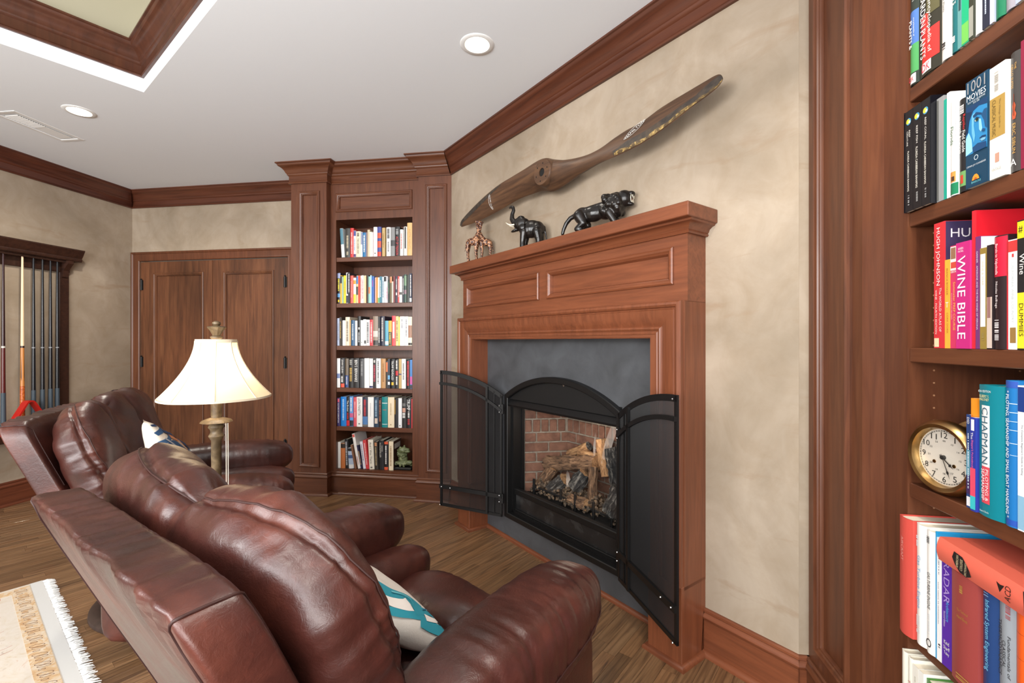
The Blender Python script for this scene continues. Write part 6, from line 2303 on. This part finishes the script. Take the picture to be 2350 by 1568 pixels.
# slipcased trio and the rest of the second shelf
G_ = [(0.3995, 0.0280, 0.255), (0.4278, 0.0300, 0.255), (0.4581, 0.0260, 0.255), (0.4862, 0.0210, .245), (.5078, .0086, .232), (.5167, .0098, .243), (0.5270, 0.0240, 0.215), (0.5512, 0.028, 0.206), (0.5796, 0.0562, 0.231), (0.6361, 0.0363, 0.228), (0.6726, 0.0258, 0.234), (0.6987, 0.0143, 0.245)]
RC = 'FLORIDA CARIBBEAN BAHAMAS'
YL = (226, 206, 60)
C2 = [
    ('black REEF CREATURE dive guide in slipcase', (24, 24, 28), {'dy': .047, 'hard': False, 'p': [((70, 150, 190), (.5, .895, .0085)), (YL, (.42, .898, .0062)), ((240, 240, 236), (.62, .888, .0034))], 't': [('CREATURE', (226, 222, 214), .64, .82, .34, .16), ('REEF', (226, 222, 214), .72, .82, .62, .18), (RC, (232, 228, 216), .2, .60, .46, .22), (None, (150, 150, 150), .06, .16, .5, .2)], 's': 'REEF CREATURE guide'}),
    ('black REEF FISH dive guide in slipcase', (24, 24, 28), {'dy': .047, 'hard': False, 'p': [((70, 150, 190), (.5, .895, .0085)), (YL, (.42, .898, .0062)), ((240, 240, 236), (.62, .888, .0034))], 't': [('REEF FISH', (226, 222, 214), .62, .82, .5, .2), (RC, (232, 228, 216), .2, .60, .46, .24), (None, (150, 150, 150), .06, .16, .5, .2)], 's': 'REEF FISH guide'}),
    ('black REEF CORAL dive guide in slipcase', (24, 24, 28), {'dy': .047, 'hard': False, 'p': [((70, 150, 190), (.5, .895, .0085)), (YL, (.42, .898, .0062)), ((240, 240, 236), (.62, .888, .0034))], 't': [('REEF CORAL', (226, 222, 214), .62, .83, .5, .22), (RC, (232, 228, 216), .2, .60, .46, .24), (None, (150, 150, 150), .06, .16, .5, .2)], 's': 'REEF CORAL guide'}),
    ('silver grey plastic bound book', (150, 150, 150), {'dy': .06, 'hard': False, 'b': [(.01, .98, (98, 98, 94), .02, .3)], 's': 'silver grey book'}),
    ('very thin teal booklet', (30, 158, 136), {'dy': .06, 'hard': False, 's': 'thin teal booklet'}),
    ('thin white booklet with blue letters on its cover', (240, 240, 240), {'dy': .06, 'hard': False, 'board': ((240, 240, 242), ('Gu', (36, 140, 200), .1, .55, .84, .95)), 's': 'thin white booklet'}),
    ('white Florida book with green foot', (244, 242, 240), {'dy': .056, 'b': [(.01, .13, (24, 124, 84)), (.14, .25, (226, 150, 74), .1, .8), (.15, .2, (60, 44, 34), .3, .7)], 't': [('Florida', (70, 110, 84), .48, .78, .45, .36), (None, (190, 190, 190), .6, .95, .8, .08)], 's': 'Florida book'}),
    ('black Field Guide with red and white title', (32, 32, 34), {'dy': .056, 'b': [(.06, .22, (110, 160, 96)), (.09, .18, (200, 66, 46), .3, .6)], 't': [('Reptiles', (214, 50, 54), .66, .82, .68, .3), ('Field Guide', WH, .42, .65, .68, .3), ('to North American', WH, .42, .82, .34, .24), (None, (200, 200, 200), .84, .93, .5, .4)], 's': 'Field Guide'}),
    ('thick navy 1001 MOVIES book with blue face photo', (20, 62, 88), {'dy': .052, 'hard': False, 'b': [(.31, .76, (46, 134, 190)), (.012, .30, (20, 62, 88))], 'p': [
        ((22, 60, 100), [(.02, .76), (.98, .76), (.98, .70), (.62, .72), (.36, .70), (.22, .64), (.10, .58), (.02, .60)]),
        ((16, 44, 74), [(.02, .72), (.30, .70), (.20, .64), (.12, .52), (.02, .50)]),
        ((150, 206, 230), [(.02, .47), (.16, .52), (.30, .44), (.34, .33), (.02, .31)]),
        ((104, 178, 214), [(.30, .66), (.44, .68), (.40, .56), (.46, .46), (.40, .40), (.30, .50)]),
        ((140, 200, 226), [(.62, .60), (.72, .59), (.78, .50), (.72, .47), (.64, .50)]),
        ((24, 66, 108), [(.36, .655), (.52, .672), (.76, .640), (.78, .622), (.56, .645), (.38, .632)]),
        ((30, 78, 120), [(.74, .62), (.86, .56), (.90, .50), (.98, .48), (.98, .66), (.86, .66)]),
        ((206, 222, 214), [(.44, .600), (.54, .620), (.66, .605), (.60, .588), (.50, .586)]), ((60, 74, 60), (.56, .603, .0042)), ((12, 20, 26), (.56, .603, .0020)),
        ((22, 60, 98), [(.42, .604), (.54, .628), (.68, .606), (.66, .600), (.54, .618), (.44, .600)]),
        ((28, 72, 116), [(.76, .475), (.84, .49), (.94, .475), (.90, .462), (.80, .464)]),
        ((20, 58, 98), [(.68, .42), (.80, .43), (.96, .42), (.96, .405), (.80, .412), (.68, .41)]),
        ((120, 176, 206), [(.70, .405), (.82, .408), (.96, .40), (.92, .382), (.78, .382)]),
        ((24, 68, 112), [(.36, .36), (.60, .38), (.98, .36), (.98, .31), (.40, .31)]),
        ((230, 150, 50), [(.34, .055), (.38, .085), (.46, .105), (.56, .105), (.64, .085), (.68, .055)]), ((190, 90, 40), [(.44, .055), (.47, .075), (.55, .075), (.58, .055)])], 't': [('1001', (156, 156, 158), .88, .985, .5, .8, 'h'), ('MOVIES', (238, 240, 242), .81, .865, .5, .86, 'h'), ('YOU MUST SEE BEFORE', (214, 222, 228), .785, .802, .5, .8, 'h'), ('YOU DIE', (214, 222, 228), .765, .78, .5, .3, 'h'), ('STEVEN JAY SCHNEIDER', (214, 222, 228), .185, .205, .5, .86, 'h'), ('BARRONS', (120, 200, 206), .03, .05, .5, .42, 'h'), ('O', (190, 206, 214), .235, .285, .5, .20, 'h')], 's': '1001 MOVIES book'}),
    ('white and gold CLASSICAL MUSIC guide', (242, 238, 230), {'dy': .054, 'hard': False, 'b': [(.36, .72, (176, 142, 72)), (.14, .22, (196, 150, 130), .36, .62)], 't': [('CLASSICAL MUSIC', (110, 88, 44), .38, .70, .3, .22), ('The Vintage Guide to', (120, 98, 54), .42, .7, .66, .14), (None, (170, 166, 158), .76, .94, .45, .25), ('VINTAGE', (170, 166, 158), .06, .1, .45, .6, 'h')], 's': 'CLASSICAL MUSIC guide'}),
    ('dark grey THE CELLO SUITES book', (66, 62, 60), {'dy': .058, 'p': [((196, 84, 50), [(.36, .44), (.60, .44), (.66, .48), (.56, .51), (.62, .55), (.54, .58), (.42, .58), (.34, .55), (.40, .51), (.30, .48)]), ((120, 54, 34), [(.45, .47), (.51, .47), (.51, .65), (.45, .65)])], 't': [('CELLO SUITES', (206, 160, 84), .66, .94, .36, .17), ('THE', (206, 160, 84), .84, .92, .62, .16), ('ERIC SIBLIN', (206, 160, 84), .14, .42, .5, .26), ('A', WH, .05, .11, .45, .5, 'h')], 's': 'CELLO SUITES book'}),
    ('maroon book at the frame edge', (138, 30, 62), {'dy': .058, 'b': [(.2, .9, (238, 214, 170), .55, .98)]}),
]
shelf_of_books(RM, 1.6005, C2, G_, 'second shelf, right bookcase', 'books on the second shelf of the right bookcase', 0, .16)
t = thing('slipcase', 'clear black plastic slipcase holding three reef dive guides', 'slipcase')
t.matrix_world = RM @ Matrix.Translation((.3978, .046, 1.6008))
mb = MB()
mb.box(-.0008, 0, 0, .15, 0, .258)
mb.box(.0866, .0874, .002, .15, 0, .258)
mb.box(0, .0866, .008, .15, 0, .0005)
mb.box(0, .0866, .003, .15, .2566, .258)
part('shell', mb, plain((20, 20, 26), .15, name='slipcase_plastic'), t)
G_ = [(0.4775, 0.0325, 0.297), (0.5105, 0.0158, 0.205), (0.5268, 0.0195, 0.234), (0.5465, 0.0382, 0.236), (0.5852, 0.0082, 0.298), (0.5943, 0.0105, 0.240), (0.6051, 0.0162, 0.213), (0.6219, 0.0130, 0.216), (0.6352, 0.0314, 0.230), (0.667, 0.0028, 0.217), (0.67, 0.0210, 0.216), (0.6914, 0.0221, 0.249)]
MG = (196, 42, 122)
C3 = [
    ('tall red World Atlas of Wine', (206, 50, 58), {'dy': .06, 'hard': False, 'depth': .21, 'b': [(.01, .08, (232, 210, 170), .05, .5)], 't': [('HUGH JOHNSON', (244, 232, 226), .5, .96, .4, .42), ('The WORLD ATLAS OF', (240, 222, 214), .13, .48, .64, .22), ('WINE - FOURTH EDITION', (240, 222, 214), .1, .48, .24, .16)], 'board': ((62, 52, 84), ('HUGH', (226, 222, 226), .06, .46, .87, .94), (None, (236, 232, 232), .22, .98, .55, .82)), 's': 'red wine atlas'}),
    ('amber CORK DORK paperback', (240, 172, 62), {'dy': .06, 'hard': False, 't': [('BIANCA BOSKER', (150, 96, 40), .58, .92, .5, .3), ('CORK DORK', (170, 108, 40), .15, .42, .55, .3), ('T', WH, .46, .52, .5, .5, 'h')], 's': 'CORK DORK paperback'}),
    ('pink and white Sommelier Prep Course book', (206, 56, 96), {'dy': .06, 'hard': False, 'b': [(.76, .99, (238, 230, 222)), (.78, .84, (206, 78, 60), .1, .9), (.87, .98, (150, 110, 84), .1, .8)], 't': [('Sommelier PREP COURSE', (244, 190, 90), .12, .70, .62, .3), ('An Introduction to the Wines, Beers and Spirits', (240, 226, 226), .12, .70, .25, .12), ('GIBSON', WH, .73, .76, .5, .8, 'h')], 's': 'Sommelier book'}),
    ('thick magenta WINE BIBLE', MG, {'dy': .057, 'hard': False, 't': [('WINE BIBLE', (246, 236, 242), .09, .87, .42, .56), ('KAREN', (244, 226, 236), .93, .955, .38, .36, 'h'), ('MACNEIL', (244, 226, 236), .905, .928, .38, .4, 'h')], 's': 'WINE BIBLE'}),
    ('tall thin red wine book', (206, 40, 52), {'dy': .06, 'hard': False, 'depth': .22, 'board': ((208, 28, 42),), 's': 'tall thin red book'}),
    ('purple AMARONE book with white cover', (112, 54, 112), {'dy': .06, 'hard': False, 't': [('GARNER   AMARONE AND THE FINE WINES OF VERONA', (226, 206, 226), .1, .94, .5, .36)], 'board': ((238, 238, 240),), 's': 'AMARONE book'}),
    ('gold and white WINE & WAR book', (148, 124, 58), {'dy': .06, 'hard': False, 'b': [(.22, .94, (242, 238, 230), .12, .88)], 't': [('WINE & WAR', (206, 196, 170), .6, .9, .5, .3), (None, (150, 130, 80), .08, .16, .5, .3)], 's': 'WINE & WAR book'}),
    ('dark photo spined wine book', (46, 36, 38), {'dy': .06, 'hard': False, 'b': [(.01, .5, (206, 188, 176)), (.3, .5, (150, 110, 106), .1, .7)], 's': 'dark photo book'}),
    ('black Barolo to Valpolicella book with red head', (40, 26, 30), {'dy': .058, 'b': [(.64, .99, (204, 28, 58))], 't': [('Barolo to Valpolicella', (244, 226, 228), .66, .93, .38, .22), ('Nicolas Belfrage', (226, 216, 216), .36, .60, .38, .2), (None, (200, 196, 196), .06, .26, .4, .3)], 's': 'red headed black book'}),
    ('sliver of a thin red book', (190, 40, 50), {'dy': .06, 'hard': False, 's': 'thin red sliver'}),
    ('white CALIFORNIA WINE COUNTRY guide', (242, 240, 236), {'dy': .06, 'hard': False, 'b': [(.89, .99, (206, 60, 60)), (.06, .2, (150, 116, 66), .2, .8), (.84, .87, (206, 60, 60), .4, .6)], 't': [('CALIFORNIA WINE COUNTRY', (190, 200, 206), .24, .80, .5, .24)], 's': 'wine country guide'}),
    ('black and yellow wine beginner guide', (34, 34, 36), {'dy': .058, 'hard': False, 'b': [(.86, .99, (244, 216, 40)), (.01, .44, (240, 220, 50))], 't': [('Wine', WH, .58, .74, .5, .5), ('DUMMIES', (70, 60, 20), .06, .4, .4, .4), ('#1', K, .90, .96, .45, .6, 'h')]}),
]
shelf_of_books(RM, 1.2536, C3, G_, 'third shelf, right bookcase', 'wine books on the third shelf of the right bookcase', 0, .17)
G_ = [(0.5735, 0.0118, 0.203), (0.5856, 0.0082, 0.240), (0.5942, 0.0138, 0.200), (0.6087, 0.0597, 0.272), (0.6689, 0.0278, 0.286), (0.6971, 0.0277, 0.278)]
C4 = [
    ('thin navy boating guide right of the clock', (40, 66, 120), {'dy': .058, 'hard': False, 'b': [(.02, .12, (236, 236, 240), .1, .9), (.35, .62, (90, 150, 170)), (.15, .3, (64, 44, 90))], 't': [('DSD', WH, .9, .97, .5, .5), (None, (214, 222, 232), .2, .8, .5, .25)], 's': 'thin navy guide'}),
    ('thin orange sailing guide', (240, 146, 40), {'dy': .058, 'hard': False, 't': [(None, (206, 90, 60), .2, .85, .5, .3)], 's': 'thin orange guide'}),
    ("small blue and pink Skipper's Pocketbook", (44, 56, 152), {'dy': .05, 'hard': False, 'b': [(.02, .16, (60, 190, 196)), (.16, .46, (222, 76, 104)), (.86, .98, (226, 226, 240), .2, .8)], 't': [('The', WH, .76, .85, .4, .4), ("Skipper's Pocketbook", (238, 110, 160), .46, .76, .45, .45)], 's': 'small pocketbook'}),
    ('thick teal seamanship book with white and red panel', (8, 124, 138), {'dy': .05, 'b': [(.38, .845, (244, 244, 242), .19, .56), (.10, .38, (222, 76, 90), .19, .56)], 't': [('CHAPMAN', (52, 92, 110), .40, .83, .37, .24), ('PILOTING &', (248, 232, 232), .12, .36, .45, .12), ('SEAMANSHIP', (248, 232, 232), .12, .36, .28, .12), ('65th EDITION', (226, 236, 236), .945, .962, .36, .5, 'h'), ('ELBERT S.', (226, 214, 150), .905, .925, .35, .38, 'h'), ('MALONEY', (226, 214, 150), .88, .9, .35, .38, 'h'), ('Hearst Books', (206, 226, 226), .03, .045, .35, .36, 'h')], 's': 'teal seamanship book'}),
    ('worn blue PILOTING, SEAMANSHIP book with torn jacket', (28, 112, 178), {'dy': .052, 'b': [(.95, .995, (48, 84, 170)), (.01, .05, (40, 80, 170)), (.84, .845, (200, 216, 230), .4, .95), (.78, .785, (190, 210, 226), .5, .98), (.72, .724, (190, 210, 226), .45, .95), (.66, .664, (200, 216, 230), .5, .98), (.57, .574, (200, 216, 230), .5, .95), (.49, .493, (190, 210, 226), .55, .98)], 't': [('* PILOTING, SEAMANSHIP AND SMALL BOAT HANDLING *', (240, 244, 246), .06, .93, .36, .28)], 's': 'torn blue book'}),
    ('white and sea blue sailing guide', (236, 240, 244), {'dy': .054, 'hard': False, 'b': [(.82, .99, (30, 60, 130)), (.01, .24, (140, 186, 214))], 't': [("The Complete Beginner's Guide to Sailing", (90, 90, 96), .34, .78, .35, .16)]}),
]
shelf_of_books(RM, .907, C4, G_, 'clock shelf, right bookcase', 'boating books on the clock shelf', 0, .17)
G_ = [(0.3972, 0.0480, 0.294), (0.4458, 0.0345, 0.293), (0.4809, 0.0275, 0.291), (0.5089, 0.0034, 0.296), (0.5126, 0.0146, 0.284), (0.5276, 0.0300, 0.250), (0.5643, 0.0685, 0.238), (0.6342, 0.0370, 0.238), (0.6716, 0.0354, 0.237), (0.7073, 0.0342, 0.237)]
SAL = (204, 78, 68)
C5 = [
    ('thick salmon red book standing proud of the shelf', SAL, {'dy': .030, 't': [('AIRCRAFT', (224, 150, 140), .6, .86, .42, .16)], 's': 'thick salmon book'}),
    ('white Gas Turbine Engine book with blue title', (240, 238, 232), {'dy': .038, 't': [('Gas Turbine Engine', (104, 166, 206), .28, .76, .45, .36), (None, (214, 214, 214), .08, .24, .4, .3), (None, (214, 220, 224), .8, .9, .3, .2)], 's': 'blue titled turbine book'}),
    ('white GAS TURBINE ENGINE book with black title', (242, 240, 234), {'dy': .038, 't': [('GAS TURBINE ENGINE', (44, 44, 46), .36, .66, .5, .34), ('O', K, .05, .12, .5, .6, 'h'), (None, (220, 220, 220), .15, .32, .5, .2), (None, (90, 90, 90), .88, .95, .4, .3)], 's': 'black titled turbine book'}),
    ('very thin bright blue booklet', (30, 150, 206), {'dy': .042, 'hard': False, 'board': ((34, 140, 196),), 's': 'thin blue booklet'}),
    ('slim white technical book', (244, 244, 244), {'dy': .042, 'hard': False, 't': [(None, (130, 132, 150), .7, .9, .5, .15), (None, (150, 150, 160), .3, .64, .4, .12), (None, K, .1, .14, .6, .4)], 's': 'slim white book'}),
    ('purple RADAR book', (88, 44, 160), {'dy': .042, 'hard': False, 't': [('RADAR', (176, 150, 214), .58, .96, .5, .55), ('Architecture', (80, 170, 230), .42, .6, .6, .3), ('Second Edition', (226, 214, 240), .36, .5, .3, .16), ('Kind', WH, .2, .25, .5, .5, 'h'), ('Sharff', WH, .15, .2, .5, .6, 'h'), ('Tuley', WH, .1, .15, .5, .5, 'h')], 's': 'RADAR book'}),
    ('very thick brick red cloth book with gilt title', (152, 66, 62), {'dy': .030, 't': [('The Technical', (176, 132, 62), .64, .70, .55, .42, 'h'), ('Hand Book', (176, 132, 62), .58, .64, .55, .42, 'h'), (None, (176, 130, 66), .82, .90, .5, .12), (None, (180, 136, 70), .03, .09, .55, .5)], 's': 'brick red book'}),
    ('navy Infrared System Engineering book', (38, 66, 116), {'dy': .038, 't': [('Infrared System Engineering', (120, 196, 232), .30, .90, .45, .34), ('O', (120, 150, 190), .04, .1, .4, .36, 'h'), (None, (120, 150, 190), .93, .96, .4, .3)], 's': 'infrared book'}),
    ('grey CLASSICAL THERMODYNAMICS book with torn top', (146, 152, 158), {'dy': .038, 't': [('Fundamentals of', (44, 46, 50), .36, .72, .78, .2), ('CLASSICAL', (44, 46, 50), .44, .66, .5, .2), ('THERMODYNAMICS', (44, 46, 50), .36, .82, .24, .2), (None, (170, 90, 96), .84, .96, .7, .3), (None, (180, 90, 90), .1, .3, .45, .1)], 's': 'thermodynamics book'}),
    ('orange book at the frame edge', (236, 96, 34), {'dy': .038, 'b': [(.8, .803, (150, 60, 20)), (.6, .603, (170, 70, 24)), (.4, .402, (170, 70, 24))]}),
]
shelf_of_books(RM, .53, C5, G_, 'below clock shelf', 'engineering books below the clock shelf', 0, .19)
# dictionary lying flat on top of the others
M = RM @ Matrix.Translation((.535, .026, .7985)) @ Matrix(((0, 0, 1, 0), (0, 1, 0, 0), (-1, 0, 0, 0), (0, 0, 0, 1))) @ Matrix.Rotation(math.radians(3.0), 4, 'Y')
dk = book('salmon red dictionary lying flat across the tops of the engineering books', M, .053, .245, .18, (222, 104, 84),
          polys=[((34, 30, 30), [(.18, .20), (.45, .185), (.70, .215), (.90, .27), (.92, .34), (.80, .385), (.60, .37), (.40, .335), (.22, .29)]), ((34, 30, 30), [(.06, .84), (.92, .86), (.94, .90), (.08, .88)]),
                 ((40, 30, 28), [(.30, .62), (.62, .655), (.30, .69), (.34, .655)])],
          texts=[('AMERICAN', (206, 190, 150), .225, .262, .50, .50, 'up'), ('COLLEGE', (206, 190, 150), .268, .305, .55, .46, 'up'), ('DICTIONARY', (206, 190, 150), .311, .348, .62, .52, 'up'), ('ACD', (40, 28, 26), .70, .75, .5, .55, 'up')])
G_ = [(0.397, 0.0222, 0.272), (0.4196, 0.0202, 0.270), (0.4401, 0.0195, 0.262), (0.4599, 0.0177, 0.262), (0.4779, 0.056, 0.255), (0.5344, 0.0455, 0.236)]
C6 = [
    ('cream visual dictionary book', (238, 232, 216), {'dy': .038, 'depth': .2, 't': [('The Visual Dictionary', (190, 186, 170), .2, .85, .5, .22)], 's': 'cream visual book'}),
    ('ivory book with red title marks', (240, 236, 222), {'dy': .038, 'depth': .2, 't': [('TITLE', (206, 110, 100), .6, .85, .5, .4)], 's': 'ivory red marked book'}),
    ('cream book with faint lettering', (240, 236, 224), {'dy': .038, 'depth': .2, 't': [(None, (206, 200, 184), .3, .9, .5, .2)], 's': 'faint cream book'}),
    ('plain off white book', (242, 240, 232), {'dy': .038, 'depth': .2, 's': 'off white book'}),
    ('green nature photo book', (70, 128, 50), {'dy': .038, 'depth': .2, 'b': [(.5, .97, (90, 150, 60)), (.6, .8, (60, 104, 40), .3, .8)], 't': [('TREES', WH, .3, .8, .14, .16)], 's': 'green photo book'}),
    ('indigo book at the bottom frame edge', (74, 76, 150), {'dy': .038, 'depth': .2}),
]
shelf_of_books(RM, .206, C6, G_, 'lowest shelf, right bookcase', 'books on the lowest shelf of the right bookcase', 0, .2)
